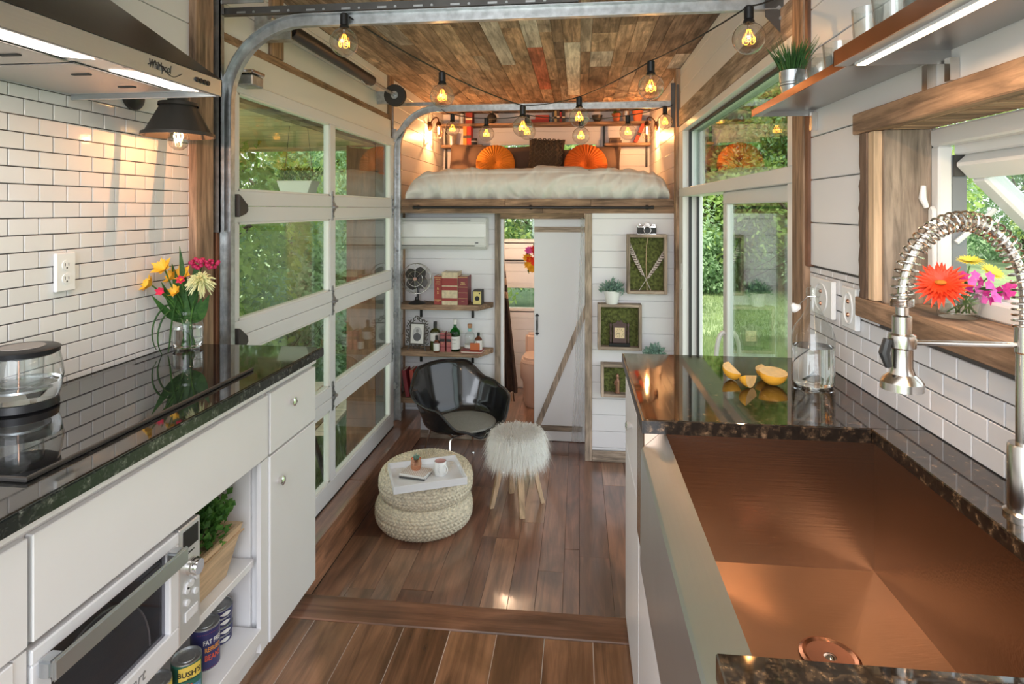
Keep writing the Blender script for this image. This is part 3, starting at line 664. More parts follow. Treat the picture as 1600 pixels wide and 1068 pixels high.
m = MB(); m.prism([(-1.60, 0.60), (-1.47, 0.72), (-1.44, 0.70), (-1.56, 0.57)], 0.02, axis=1, o=4.90); m.build('top_bracket', M['galv'], tf)
# ================================================================ OUTDOORS
GZ = -2.9
def lawn_mat():
    m, nt, out = _mat('lawn'); L = nt.links.new; b = nt.nodes.new('ShaderNodeBsdfPrincipled'); L(b.outputs[0], out.inputs[0]); b.inputs['Roughness'].default_value = 0.9
    t = nt.nodes.new('ShaderNodeTexCoord'); n1 = nt.nodes.new('ShaderNodeTexNoise'); n1.inputs['Scale'].default_value = 0.35; n1.inputs['Detail'].default_value = 10; n1.inputs['Roughness'].default_value = 0.75
    L(t.outputs['Object'], n1.inputs['Vector']); cr = nt.nodes.new('ShaderNodeValToRGB')
    cr.color_ramp.elements[0].position = 0.35; cr.color_ramp.elements[0].color = (0.12, 0.18, 0.075, 1); cr.color_ramp.elements[1].position = 0.66; cr.color_ramp.elements[1].color = (0.34, 0.41, 0.20, 1)
    L(n1.outputs[0], cr.inputs[0]); n2 = nt.nodes.new('ShaderNodeTexNoise'); n2.inputs['Scale'].default_value = 30; n2.inputs['Detail'].default_value = 4; L(t.outputs['Object'], n2.inputs['Vector'])
    mx = nt.nodes.new('ShaderNodeMix'); mx.data_type = 'RGBA'; mx.blend_type = 'OVERLAY'; mx.inputs[0].default_value = 0.6; L(cr.outputs[0], mx.inputs[6]); L(n2.outputs[0], mx.inputs[7]); L(mx.outputs[2], b.inputs['Base Color'])
    return m
M['lawn'] = lawn_mat()
g = MB(); 
g.grid(lambda u, v: ((u-0.5)*160, (v-0.15)*160, GZ-0.02+0.12*math.sin(u*23)*math.sin(v*19)*(1 if abs(u-0.5) > 0.03 else 0)), 60, 60)
gr = struct(g.build('ground', M['lawn'], smooth=True)); gr.name = 'ground'
# grass blades, uncounted
def blades(n, boxes, mat, h0, h1, label, seed):
    rs = np.random.RandomState(seed); vs = []; fs = []
    V = np.zeros((n*3, 3)); 
    which = rs.randint(0, len(boxes), n); bx = np.array(boxes)[which]
    px = bx[:, 0]+(bx[:, 1]-bx[:, 0])*rs.rand(n); py = bx[:, 2]+(bx[:, 3]-bx[:, 2])*rs.rand(n); h = h0+(h1-h0)*rs.rand(n); a = rs.rand(n)*6.283; wd = 0.006+0.012*rs.rand(n)
    lean = h*0.5*(rs.rand(n)); la = rs.rand(n)*6.283
    V[0::3] = np.stack([px-wd*np.cos(a), py-wd*np.sin(a), np.full(n, GZ-0.05)], 1); V[1::3] = np.stack([px+wd*np.cos(a), py+wd*np.sin(a), np.full(n, GZ-0.05)], 1)
    V[2::3] = np.stack([px+lean*np.cos(la), py+lean*np.sin(la), GZ-0.03+h], 1)
    me = bpy.data.meshes.new('grass'); me.vertices.add(n*3); me.vertices.foreach_set('co', V.ravel()); me.loops.add(n*3); me.loops.foreach_set('vertex_index', np.arange(n*3)); me.polygons.add(n); me.polygons.foreach_set('loop_start', np.arange(0, n*3, 3)); me.update(calc_edges=True)
    me.materials.append(mat); o = bpy.data.objects.new('grass', me); C.objects.link(o); o['kind'] = 'stuff'; tag(o, label, 'grass'); return o
M['blade'] = leafmat('grass_blade', (0.13, 0.20, 0.08), (0.33, 0.41, 0.19), 0.35, 0.5)
blades(70000, [(-9, -1.9, 5.0, 14.0), (-6, -1.9, 4.5, 9.0)], M['blade'], 0.06, 0.22, 'uncut grass outside the glazed garage door', 4)
blades(60000, [(2.0, 9.0, 9.0, 24.0), (1.6, 5, 8, 14)], M['blade'], 0.05, 0.16, 'sunlit lawn grass beyond the sliding glass door', 5)
# leaf clouds: big meshes shared between trees
def cloud(name, mat, n, clumps, size, seed, aspect=0.55):
    rs = np.random.RandomState(seed); K = len(clumps); cl = np.array(clumps)
    wgt = cl[:, 3]**2; which = rs.choice(K, n, p=wgt/wgt.sum()); c = cl[which]
    d = rs.normal(size=(n, 3)); d /= np.linalg.norm(d, axis=1)[:, None]; r = c[:, 3]*(0.55+0.5*rs.rand(n)**0.6)
    P = c[:, :3]+d*r[:, None]*np.array([1, 1, 0.85])
    ax = rs.normal(size=(n, 3))+d*0.8+np.array([0, 0, -0.5]); ax /= np.linalg.norm(ax, axis=1)[:, None]
    nr = rs.normal(size=(n, 3))+np.array([0, 0, 1.2]); q = np.cross(ax, nr); q /= np.linalg.norm(q, axis=1)[:, None]
    L_ = size*(0.6+0.8*rs.rand(n))[:, None]
    V = np.zeros((n*4, 3)); V[0::4] = P; V[1::4] = P+ax*L_*0.5+q*L_*aspect*0.5; V[2::4] = P+ax*L_; V[3::4] = P+ax*L_*0.5-q*L_*aspect*0.5
    me = bpy.data.meshes.new(name); me.vertices.add(n*4); me.vertices.foreach_set('co', V.ravel()); me.loops.add(n*4); me.loops.foreach_set('vertex_index', np.arange(n*4)); me.polygons.add(n); me.polygons.foreach_set('loop_start', np.arange(0, n*4, 4)); me.update(calc_edges=True)
    me.materials.append(mat); return me
M['tree1'] = leafmat('tree_leaf_fresh', (0.17, 0.28, 0.07), (0.48, 0.60, 0.22), 0.45, 0.9)
M['tree2'] = leafmat('tree_leaf_cool', (0.15, 0.26, 0.13), (0.40, 0.54, 0.31), 0.4, 0.8)
M['tree3'] = leafmat('tree_leaf_yellow', (0.20, 0.29, 0.07), (0.52, 0.58, 0.22), 0.45, 0.7)
M['bark'] = wood('bark', [(0.11, 0.085, 0.065)], 2, 0.9, dark=0.5)
def clumps_round(n, R, zc, zr, r0, r1, seed):
    rg = random.Random(seed); out = []
    for i in range(n):
        a = rg.uniform(0, 2*PI); rr = R*math.sqrt(rg.random()); z = zc+zr*rg.uniform(-1, 1)
        f = math.sqrt(max(0.05, 1-((z-zc)/zr)**2)); out.append((rr*f*math.cos(a), rr*f*math.sin(a), z, rg.uniform(r0, r1)))
    return out
cl1 = clumps_round(46, 1.7, 2.9, 2.6, 0.45, 0.95, 1); cl2 = clumps_round(60, 2.0, 2.3, 2.2, 0.35, 0.8, 2); cl3 = clumps_round(38, 2.3, 3.6, 2.3, 0.35, 0.8, 3); cl4 = clumps_round(16, 0.75, 0.7, 0.65, 0.25, 0.5, 4)
crown = {'a': cloud('foliage', M['tree1'], 24000, cl1, 0.115, 11), 'b': cloud('foliage', M['tree2'], 26000, cl2, 0.10, 12, 0.35), 'c': cloud('foliage', M['tree3'], 10000, cl3, 0.11, 13), 'd': cloud('foliage', M['tree2'], 9000, cl4, 0.09, 14)}
def trunk_mesh(h, r, seed, nb=7):
    rg = random.Random(seed); b = MB(); pts = [(0, 0, -0.1)]
    for i in range(1, 7): pts.append((pts[-1][0]+rg.uniform(-0.12, 0.12), pts[-1][1]+rg.uniform(-0.12, 0.12), h*i/6))
    b.tube(pts, [r*(1-0.1*i) for i in range(7)], 8)
    for k in range(nb):
        i = rg.randint(2, 6); p = Vector(pts[i]); a = rg.uniform(0, 6.28); l = rg.uniform(0.9, 1.9)
        q = p+Vector((math.cos(a)*l*0.5, math.sin(a)*l*0.5, l*0.25)); s_ = p+Vector((math.cos(a+0.3)*l, math.sin(a+0.3)*l, l*0.75))
        b.tube([p, q, s_], [r*0.4, r*0.28, r*0.1], 6)
    return b.mesh('trunk', M['bark'], smooth=True)
tmesh = {'a': trunk_mesh(4.4, 0.16, 1), 'b': trunk_mesh(3.4, 0.10, 2), 'c': trunk_mesh(5.0, 0.14, 3, 12), 'd': trunk_mesh(0.8, 0.03, 4, 4)}
def tree(kind, x, y, s, rz, label, name='leafy_tree', cat='tree', group=None, sz=1.0):
    t = thing(name, label, cat, (x, y, GZ), rz, group); t.scale = (s, s, s*sz)
    for nm, me in (('trunk', tmesh[kind]), ('foliage', crown[kind])):
        o = bpy.data.objects.new(nm, me); C.objects.link(o); o.parent = t
        if nm == 'foliage': o['kind'] = 'stuff'
    return t
for k, x, y, s, rz, lab in (
    ('a', -4.9, 6.6, 0.95, 0.3, 'dense leafy tree close outside the left pane of the garage door'),
    ('b', -5.9, 9.2, 1.25, 1.0, 'cool green bushy tree behind the white hanging planter'),
    ('c', -6.1, 12.2, 1.15, 2.0, 'thin yellow green tree with bare branches against the sky'),
    ('a', -5.6, 14.8, 1.15, 4.0, 'bright leafy tree outside the right pane of the garage door'),
    ('a', -8.0, 20.0, 1.6, 5.2, 'large leafy tree at the far end of the left yard'),
    ('b', -5.1, 19.0, 1.2, 0.4, 'slim bushy tree beside the dark outer post'),
    ('c', -1.9, 12.5, 1.1, 0.5, 'yellow green tree seen through the bathroom window'),
    ('a', -3.6, 16.5, 1.2, 2.1, 'leafy tree behind the bathroom window tree'),
    ('b', 0.0, 17.0, 1.5, 1.1, 'bushy tree behind the loft window'),
    ('a', 4.9, 23.0, 1.9, 0.7, 'tall tree in the open gap of the sliding glass door'),
    ('b', 7.0, 24.5, 2.1, 2.2, 'broad tree behind the glass of the sliding door'),
    ('a', 9.6, 24.0, 2.0, 3.9, 'tall leafy tree in the upper right of the transom window'),
    ('c', 8.1, 20.5, 1.35, 1.9, 'yellowish young tree low in the transom window'),
    ('b', 12.2, 27.0, 2.3, 5.0, 'wide tree behind the steel shelf end'),
    ('a', 3.2, 27.0, 2.0, 5.5, 'dark tree far off beside the sliding door jamb'),
    ('c', 21.0, 30.0, 1.9, 1.4, 'pale tree beyond the sink window, left of the open sash'),
    ('c', 26.0, 29.0, 2.2, 3.4, 'pale tree seen through the tilted sash of the sink window'),
    ('b', 25.0, 36.0, 2.6, 2.4, 'hazy broad tree far behind the sink window'),
    ('c', 31.0, 31.0, 2.4, 0.4, 'pale yellow tree at the right edge of the sink window')):
    tree(k, x, y, s, rz, lab)
for i, (x, y, s, lab) in enumerate(((-4.2, 8.4, 1.0, 'round green shrub by the wooden folding chair'), (-3.3, 9.8, 0.9, 'low green shrub beyond the picnic table'), (-5.0, 11.3, 1.3, 'wide shrub behind the wooden folding chair'), (-3.6, 12.6, 1.2, 'far shrub beside the dark outer post'),
                      (4.0, 21.5, 1.5, 'shrub at the foot of the trees in the door gap'), (6.0, 22.0, 1.7, 'shrub at the lawn edge behind the sliding glass'), (8.4, 22.5, 1.7, 'shrub at the lawn edge near the right door post'))):
    tree('d', x, y, s, i*1.3, lab, 'shrub', 'shrub')
# porch roof outside the garage door
pr = thing('porch_roof', 'pine boarded porch roof outside the glazed garage door', 'roof', (0, 0, 0))
y = 1.7; i = 0
while y < 6.8:
    piece('board', (3.4, 0.118, 0.02), M['porch'], pr, (-3.5, y+0.06, 0.76), 0.003); y += 0.12
slab('beam', (-1.86, -1.76, 1.6, 6.85, 0.56, 0.75), M['gbarny'], pr); slab('fascia', (-5.2, -1.75, 6.8, 6.84, 0.70, 0.90), M['porch'], pr)
slab('roof_skin', (-5.25, -1.7, 1.6, 6.9, 0.775, 0.80), M['darkmetal'], pr); slab('post', (-5.15, -5.03, 6.62, 6.74, GZ, 0.75), M['porch'], pr)
o = slab('corner_post', (-2.02, -1.76, 5.02, 5.16, GZ, 0.56), M['jamb']); tag(o, 'dark brown timber post outside the far end of the garage door', 'post')
# hanging planter
hp = thing('hanging_planter', 'white trough planter hanging outside the upper left garage pane', 'planter', (-2.5, 5.1, 0.12))
b = MB(); b.prism([(-0.115, 0), (0.115, 0), (0.165, 0.135), (-0.165, 0.135)], 0.17, axis=1, o=-0.085); b.build('trough', M['ceramic'], hp, bevel=0.004)
b = MB(); rg = random.Random(2)
for k in range(320):
    p = (rg.uniform(-0.15, 0.15), rg.uniform(-0.07, 0.07), 0.12+rg.random()*0.02); d = Vector((rg.uniform(-0.7, 0.7)+p[0]*2, rg.uniform(-0.6, 0.6), 1)).normalized(); q = Vector(p)+d*rg.uniform(0.0, 0.12)
    b.leaf(q, d+Vector((rg.uniform(-.8, .8), rg.uniform(-.8, .8), 0)), rg.uniform(0.03, 0.055), 0.014)
o = b.build('foliage', M['leafmid'], hp); o['kind'] = 'stuff'
b = MB(); 
for sx in (-0.14, 0.14): b.tube([(sx, 0, 0.12), (sx*0.6, 0, 0.63)], 0.002, 5)
b.build('cord', M['darkmetal'], hp)['kind'] = 'stuff'
# near plant whose sprigs rise behind the counter end
sp_ = thing('potted_shrub', 'olive leaved plant just outside the garage door, behind the flower jar', 'plant', (-2.02, 3.2, GZ))
MB().lathe([(0.16, 0), (0.2, 0.05), (0.24, 0.5), (0.22, 0.5), (0.2, 0.45)], 20).build('pot', M['charcoal'], sp_, smooth=True)
b = MB(); rg = random.Random(8)
for k in range(16):
    a = rg.uniform(0, 6.28); r = rg.uniform(0.02, 0.16); tip = Vector((math.cos(a)*r*2.2, math.sin(a)*r*2.2, rg.uniform(1.9, 2.27)))
    pts = bez([(0, 0, 0.42), (tip.x*0.2, tip.y*0.2, 1.2), tip], 12); b.tube(pts, 0.006, 5)
b.build('stem', M['leafdark'], sp_)['kind'] = 'stuff'
b = MB(); rg = random.Random(8)
for k in range(16):
    a = rg.uniform(0, 6.28); r = rg.uniform(0.02, 0.16); tip = Vector((math.cos(a)*r*2.2, math.sin(a)*r*2.2, rg.uniform(1.9, 2.27)))
    pts = bez([(0, 0, 0.42), (tip.x*0.2, tip.y*0.2, 1.2), tip], 26)
    rr = random.Random(k)
    for p in pts[8:]:
        for s_ in range(2): b.leaf(p, Vector((rr.uniform(-1, 1), rr.uniform(-1, 1), 1.3)), rr.uniform(0.05, 0.09), 0.016)
b.build('foliage', M['leafmid'], sp_)['kind'] = 'stuff'
# folding chair and picnic table
fc = thing('folding_chair', 'wooden slatted folding chair standing on the grass outside', 'chair', (-4.45, 10.4, GZ), 0.3)
for k in range(5): slab('slat', (-0.20+0.09*k, -0.15+0.09*k, 0.0, 0.02, 0.48, 1.0), M['outwood'], fc)
slab('back_rail', (-0.26, 0.28, -0.01, 0.03, 0.97, 1.04), M['outwood'], fc); slab('back_rail', (-0.26, 0.28, -0.01, 0.03, 0.46, 0.52), M['outwood'], fc)
for k in range(5): slab('seat_slat', (-0.24, 0.24, -0.42+0.085*k, -0.36+0.085*k, 0.42, 0.44), M['outwood'], fc)
for sx in (-0.26, 0.24):
    MB().tube([(sx, 0.12, 0), (sx, -0.42, 0.43)], 0.018, 6).build('leg', M['outwood'], fc); MB().tube([(sx, -0.4, 0), (sx, 0.02, 0.6), (sx, 0.01, 1.0)], 0.018, 6).build('leg', M['outwood'], fc)
def ptable(name, lab, cat, x, y, rz, w_, l_, h_, n_):
    t = thing(name, lab, cat, (x, y, GZ), rz)
    for k in range(n_): slab('board', (-w_/2+k*w_/n_+0.005, -w_/2+(k+1)*w_/n_-0.005, -l_/2, l_/2, h_-0.04, h_), M['porch'] if k % 2 else M['outwood'], t, 0.003)
    for sy in (-1, 1):
        slab('cross_bar', (-w_/2, w_/2, sy*l_*0.36-0.03, sy*l_*0.36+0.03, h_-0.11, h_-0.04), M['charcoal'], t)
        for sx in (-1, 1): MB().tube([(sx*w_*0.2, sy*l_*0.36, h_-0.06), (sx*w_*0.45, sy*l_*0.36, 0)], 0.03, 6).build('leg', M['charcoal'], t)
ptable('picnic_table', 'plank topped outdoor table on dark legs, beyond the lower garage panes', 'table', -2.95, 6.4, 0.1, 0.85, 1.7, 0.72, 6)
ptable('bench', 'plank bench beside the outdoor table', 'bench', -2.15, 5.7, 0.1, 0.34, 1.5, 0.42, 3)
# ================================================================ LEFT KITCHEN
CZ = -0.543; XF = -1.03
kt = thing('countertop', 'polished black granite worktop along the tiled left wall', 'worktop', (-1.3, 1.3, CZ))
b = MB(); b.box(-0.293, 0.292, -1.3, 0.955, -0.034, 0); b.build('slab', M['granite'], kt, bevel=0.002)
M['gredge'] = granite('black_granite_edge', (0.014, 0.016, 0.015), (0.30, 0.31, 0.27), rough=0.18, ior=1.45)
b = MB(); b.box(0.2925, 0.300, -1.3, 0.956, -0.035, -0.001); b.build('front_edge', M['gredge'], kt, bevel=0.003, bseg=2)
ct = thing('cooktop', 'black glass cooktop with a dark steel edge set in the left worktop', 'cooktop', (-1.32, 1.46, CZ+0.001))
b = MB(); b.box(-0.235, 0.222, -0.385, 0.44, 0, 0.005); b.build('glass_top', M['cooktop'], ct, bevel=0.002)
b = MB(); b.box(0.222, 0.232, -0.39, 0.44, 0, 0.009); b.box(-0.24, 0.232, -0.395, -0.385, 0, 0.009); b.build('edge_trim', M['charcoal'], ct, bevel=0.002)
# base cabinets
cab = thing('base_cabinet', 'white base cabinet with an open microwave shelf under the left worktop', 'cabinet', (-1.3, 1.0, KF))
def L4(b, bx): return b.box(bx[0]+1.3, bx[1]+1.3, bx[2]-1.0, bx[3]-1.0, bx[4]-KF, bx[5]-KF)
b = MB()
L4(b, (-1.59, -1.05, 0.2, 0.99, -1.457, -0.58)); L4(b, (-1.59, -1.05, 1.875, 2.25, -1.457, -0.58)); L4(b, (-1.59, -1.56, 0.99, 1.875, -1.457, -0.58)); L4(b, (-1.56, -1.05, 0.99, 1.875, -0.64, -0.58)); L4(b, (-1.56, -1.05, 0.99, 1.875, -1.457, -1.40))
L4(b, (-1.05, XF-0.005, 1.848, 1.892, -1.455, -0.83)); L4(b, (-1.05, XF-0.003, 0.985, 1.012, -1.455, -0.83))
b.build('body', M['cabwhite'], cab)
b = MB(); L4(b, (-1.5, -1.06, 0.2, 2.2, KF, -1.455)); b.build('toe_kick', M['cabwhite'], cab)
def front(name, y0, y1, z0, z1, knob=None):
    c_ = ((XF-0.008)+1.3, (y0+y1)/2-1.0, (z0+z1)/2-KF)
    o = MB().box(-0.009, 0.009, -(y1-y0)/2+0.002, (y1-y0)/2-0.002, -(z1-z0)/2+0.002, (z1-z0)/2-0.002).build(name, M['cabwhite'], cab, bevel=0.002); o.location = c_
    if knob:
        k = MB().tube([(0.009, 0, 0), (0.020, 0, 0), (0.026, 0, 0), (0.030, 0, 0)], [0.008, 0.013, 0.016, 0.009], 18).build('knob', M['chrome'], o, smooth=True); k.location = (0, knob[0]-(y0+y1)/2, knob[1]-(z0+z1)/2)
    return o
front('rail', 0.2, 2.25, -0.607, -0.579); 
front('drawer', 1.895, 2.245, -0.825, -0.616, (2.04, -0.69)); front('door', 1.895, 2.245, -1.457, -0.829, (1.955, -0.935))
front('drawer', 1.02, 1.885, -0.825, -0.616); front('drawer', 0.3, 1.014, -0.825, -0.616); front('door', 0.3, 0.985, -1.457, -0.829)
def sh(name, bx): o = L4(MB(), bx).build(name, M['cabwhite'], cab, bevel=0.002); return o
sh('shelf', (-1.56, XF-0.03, 1.0, 1.85, -1.172, -1.148)); sh('bottom_board', (-1.56, XF-0.004, 1.0, 1.85, -1.42, -1.374)); sh('divider', (-1.56, XF-0.05, 1.86, 1.874, -1.40, -0.64))
# microwave
mw = thing('microwave', 'silver microwave oven on the open shelf of the left cabinet', 'microwave', (-1.22, 1.27, -1.148))
b = MB(); b.box(-0.2, 0.165, -0.255, 0.262, 0.0, 0.285); b.build('casing', M['alu'], mw, bevel=0.006)
b = MB(); b.box(0.165, 0.19, -0.25, 0.17, 0.012, 0.06); b.box(0.165, 0.19, -0.25, 0.17, 0.255, 0.282); b.box(0.165, 0.19, -0.25, -0.205, 0.06, 0.255); b.box(0.165, 0.19, 0.135, 0.17, 0.06, 0.255); b.build('door_frame', M['alu'], mw, bevel=0.003)
b = MB(); b.box(0.1655, 0.167, -0.205, 0.135, 0.06, 0.255); b.build('oven_dark', plain('oven_dark', (0.012, 0.011, 0.014), 0.3), mw); b = MB(); b.box(0.174, 0.176, -0.205, 0.135, 0.06, 0.255); b.build('door_window', thin('oven_glass', (0.75, 0.75, 0.78), 1.5), mw)
b = MB(); pc = []
for k in range(60):
    a = PI*k/59; y_ = -0.075+0.165*math.cos(a); z_ = 0.068+0.165*math.sin(a); pc.append((max(-0.203, y_), min(0.253, z_)))
b.prism(pc, 0.002, axis=0, o=0.1672); b.build('round_pan', plain('pan_grey', (0.085, 0.085, 0.09), 0.4), mw)
MB().tube([(0.170, max(-0.203, -0.075+0.163*math.cos(PI*k/59)), min(0.252, 0.068+0.163*math.sin(PI*k/59))) for k in range(60)], 0.0022, 6).build('pan_rim', M['galv'], mw)
b = MB(); b.lathe([(0.0, 0.0), (0.155, 0.0), (0.16, 0.012), (0.152, 0.014), (0.0, 0.014)], 40, (0.0, 0, 0)); o = b.build('plate', plain('plate_grey', (0.09, 0.09, 0.095), 0.35), mw, smooth=True); o.location = (0.184, -0.10, 0.115); o.rotation_euler = (0, PI/2, 0)
bpy.data.objects.remove(o)
b = MB(); b.box(0.219, 0.228, -0.24, 0.155, 0.222, 0.262); b.box(0.19, 0.219, -0.24, -0.205, 0.226, 0.258); b.box(0.19, 0.219, 0.12, 0.155, 0.226, 0.258); b.build('handle', M['steel'], mw, bevel=0.004, bseg=2)
b = MB(); b.box(0.165, 0.186, 0.175, 0.262, 0.006, 0.282); b.build('control_panel', plain('panel_silver', (0.7, 0.71, 0.72), 0.3, metal=0.5), mw, bevel=0.003)
b = MB(); b.box(0.186, 0.188, 0.19, 0.25, 0.225, 0.27); b.build('display', M['black'], mw)
b = MB(); b.tube([(0.186, 0.222, 0.175), (0.20, 0.222, 0.175), (0.212, 0.222, 0.175)], [0.022, 0.022, 0.018], 20); b.build('dial', M['chrome'], mw, smooth=True)
for yy, zz in ((0.203, 0.125), (0.222, 0.135), (0.243, 0.14), (0.205, 0.095), (0.24, 0.105), (0.207, 0.135)):
    MB().tube([(0.186, yy, zz), (0.191, yy, zz)], 0.008, 12).build('button', M['alu'], mw)
b = MB(); b.box(0.186, 0.190, 0.195, 0.248, 0.05, 0.075); b.build('button', M['alu'], mw, bevel=0.002)
text('logo', 'Cuisinart', 0.036, plain('logo_grey', (0.25, 0.25, 0.26), 0.4), mw, (0.1905, -0.02, 0.036), (PI/2, 0, PI/2), shear=0.2)
text('logo', 'Cuisinart', 0.008, plain('logo_dark', (0.05, 0.05, 0.05), 0.4), mw, (0.1865, 0.222, 0.212), (PI/2, 0, PI/2))
for (xx, yy) in ((0.12, -0.22), (0.12, 0.22)): MB().cyl((xx, yy, -0.0), (xx, yy, 0.004), 0.01).build('foot', M['rubber'], mw)
mw.scale = (1, 1, 1.1)
# planter on the shelf
pl = thing('wooden_planter', 'pale wooden tapered planter with a leafy green bush beside the microwave', 'planter', (-1.155, 1.655, -1.147))
b = MB(); hb, ht, H_ = 0.052, 0.078, 0.135
vs = [(-hb-0.01, -hb, 0), (hb, -hb, 0), (hb, hb+0.01, 0), (-hb-0.01, hb+0.01, 0), (-ht-0.01, -ht, H_), (ht, -ht, H_), (ht, ht+0.02, H_), (-ht-0.01, ht+0.02, H_)]
b.add(vs, [(0,3,2,1),(0,1,5,4),(1,2,6,5),(2,3,7,6),(3,0,4,7)]); vi = [(x*0.86, y*0.86, H_-0.012 if z > 0 else z) for x, y, z in vs[4:]]
b.add(vs[4:]+[(x*0.87, y*0.87, H_) for x, y, z in vs[4:]]+vi, [(0,1,5,4),(1,2,6,5),(2,3,7,6),(3,0,4,7),(4,5,9,8),(5,6,10,9),(6,7,11,10),(7,4,8,11),(8,9,10,11)])
b.build('box', M['lighty'], pl)
b = MB()
def rim(p, q, th=0.006):
    b.tube([p, q], th, 4)
rim((ht+0.002, -ht, H_-0.02), (ht+0.002, ht+0.02, H_-0.02), 0.003); b.build('band', M['lighty'], pl)
def bush(parent, n, c, R, sz, mat, seed, lw=0.7, nm='foliage', stem=True, zmin=0):
    rg = random.Random(seed); b = MB(); st = MB(); k = 0
    for i in range(n):
        d = Vector((rg.gauss(0, 1), rg.gauss(0, 1), abs(rg.gauss(0, 1))*1.1)).normalized(); r = rg.uniform(0.55, 1.0)
        tip = Vector(c)+Vector((d.x*R[0]*r, d.y*R[1]*r, d.z*R[2]*r))
        base = Vector(c)+Vector((d.x*R[0]*0.15, d.y*R[1]*0.15, 0)); pts = bez([base, base.lerp(tip, 0.5)+Vector((0, 0, 0.02)), tip], 6)
        if stem and i % 3 == 0: st.tube(pts, 0.0015, 4)
        for p in pts[2:]:
            for s_ in range(2):
                b.leaf(p, Vector((rg.uniform(-1, 1), rg.uniform(-1, 1), rg.uniform(-0.2, 1)))+d*0.8, sz*rg.uniform(0.7, 1.2), sz*lw)
    o = b.build(nm, mat, parent); o['kind'] = 'stuff'
    if stem: st.build('stem', M['leafdark'], parent)['kind'] = 'stuff'
bush(pl, 120, (0, 0.02, 0.125), (0.095, 0.11, 0.16), 0.024, M['leafmid'], 4, 0.85); pl.scale = (1.12, 1.25, 1.1); pl.location.y += 0.02
MB().box(-0.07, 0.06, -0.06, 0.075, 0.11, 0.122).build('soil', M['blackmat'], pl)
# cans
def can(name, lab, x, y, r, h, body, lines, z=-1.374, grp=None):
    t = thing(name, lab, 'can', (x, y, z))
    MB().lathe([(r*0.97, 0), (r, 0.003), (r, h-0.004), (r*0.985, h-0.002), (r, h), (r*0.93, h), (r*0.90, h-0.006), (r*0.6, h-0.006), (r*0.57, h-0.004), (r*0.2, h-0.004), (0.001, h-0.004)], 32).build('tin', M['galv'], t, smooth=True, auto=0.6)
    for (z0, z1, m_) in body:
        MB().lathe([(r+0.0006, z0), (r+0.0006, z1)], 32, cap=False).build('label', m_, t, smooth=True)
    return t
def arc_text(body, size, mat, parent, r, z, a0, sx=1.0):
    """flat lettering wrapped on a can of radius r, facing angle a0"""
    cu = bpy.data.curves.new('lettering', 'FONT'); cu.body = body; cu.size = size; cu.align_x = 'CENTER'; cu.align_y = 'CENTER'; cu.resolution_u = 2; cu.offset = size*0.02
    t = bpy.data.objects.new('lettering', cu); C.objects.link(t); dg = bpy.context.evaluated_depsgraph_get(); me = bpy.data.meshes.new_from_object(t.evaluated_get(dg)); bpy.data.objects.remove(t)
    bm = bmesh.new(); bm.from_mesh(me)
    for v in bm.verts:
        a = a0 + v.co.x*sx/r; v.co = Vector((math.cos(a)*(r+0.0012), math.sin(a)*(r+0.0012), z+v.co.y))
    bm.to_mesh(me); bm.free(); me.materials.clear(); me.materials.append(mat)
    o = bpy.data.objects.new('lettering', me); C.objects.link(o); o.parent = parent; return o
cg = plain('can_green', (0.03, 0.14, 0.10), 0.4); cy = plain('can_yellow', (0.75, 0.55, 0.10), 0.4); cn = plain('can_navy', (0.035, 0.035, 0.13), 0.4); cr_ = plain('can_red', (0.7, 0.10, 0.04), 0.4); co = plain('can_orange', (0.8, 0.33, 0.05), 0.4); cw = plain('can_white', (0.8, 0.8, 0.78), 0.4); cblk = plain('can_black', (0.02, 0.02, 0.02), 0.4)
A0 = math.atan2(-1.0, 0.75)
cA = can('food_can', 'green and yellow labelled food can in front on the bottom shelf', -1.105, 1.575, 0.039, 0.11, [(0.004, 0.106, cg), (0.062, 0.100, cg)], None)
for (z0, z1, m_) in ((0.064, 0.100, cy), (0.028, 0.045, plain('can_blue', (0.10, 0.25, 0.4), 0.4)), (0.006, 0.028, co)):
    pts = [A0+0.35+0.1*k for k in range(-7, 8)]
    b = MB(); b.grid(lambda u, v, z0=z0, z1=z1: (math.cos(A0+0.25+1.6*(u-0.5))*0.0405, math.sin(A0+0.25+1.6*(u-0.5))*0.0405, z0+(z1-z0)*v+0.004*math.sin(u*3)), 16, 2); b.build('label_panel', m_, cA, smooth=True)
arc_text("BUSH'S", 0.020, cblk, cA, 0.0405, 0.082, A0+0.15, 1.0); arc_text("BEST", 0.006, cblk, cA, 0.0405, 0.069, A0+0.15)
arc_text("Garbanzos", 0.0125, cw, cA, 0.0405, 0.037, A0+0.15); arc_text("The", 0.012, cr_, cA, 0.0405, 0.053, A0+0.1)
cB = can('food_can', 'navy labelled tall food can in the middle of the bottom shelf', -1.125, 1.69, 0.040, 0.125, [(0.004, 0.12, cn)], None)
arc_text("FAT FREE", 0.020, cw, cB, 0.040, 0.084, A0+0.52, 0.7); arc_text("REFRIED", 0.019, co, cB, 0.040, 0.062, A0+0.52, 0.7); arc_text("BEANS", 0.024, cr_, cB, 0.040, 0.038, A0+0.52, 0.7); arc_text(". . . . . . . . . . . . . . . .", 0.012, cr_, cB, 0.040, 0.113, A0+0.3, 0.8); arc_text(". . . . . . . . . . . . . . . .", 0.012, cr_, cB, 0.040, 0.010, A0+0.3, 0.8)
cC = can('food_can', 'yellow labelled food can half cut off by the bottom edge', -1.135, 1.49, 0.039, 0.105, [(0.004, 0.10, cy)], None)
arc_text("Corn", 0.02, cblk, cC, 0.039, 0.06, A0+0.2)
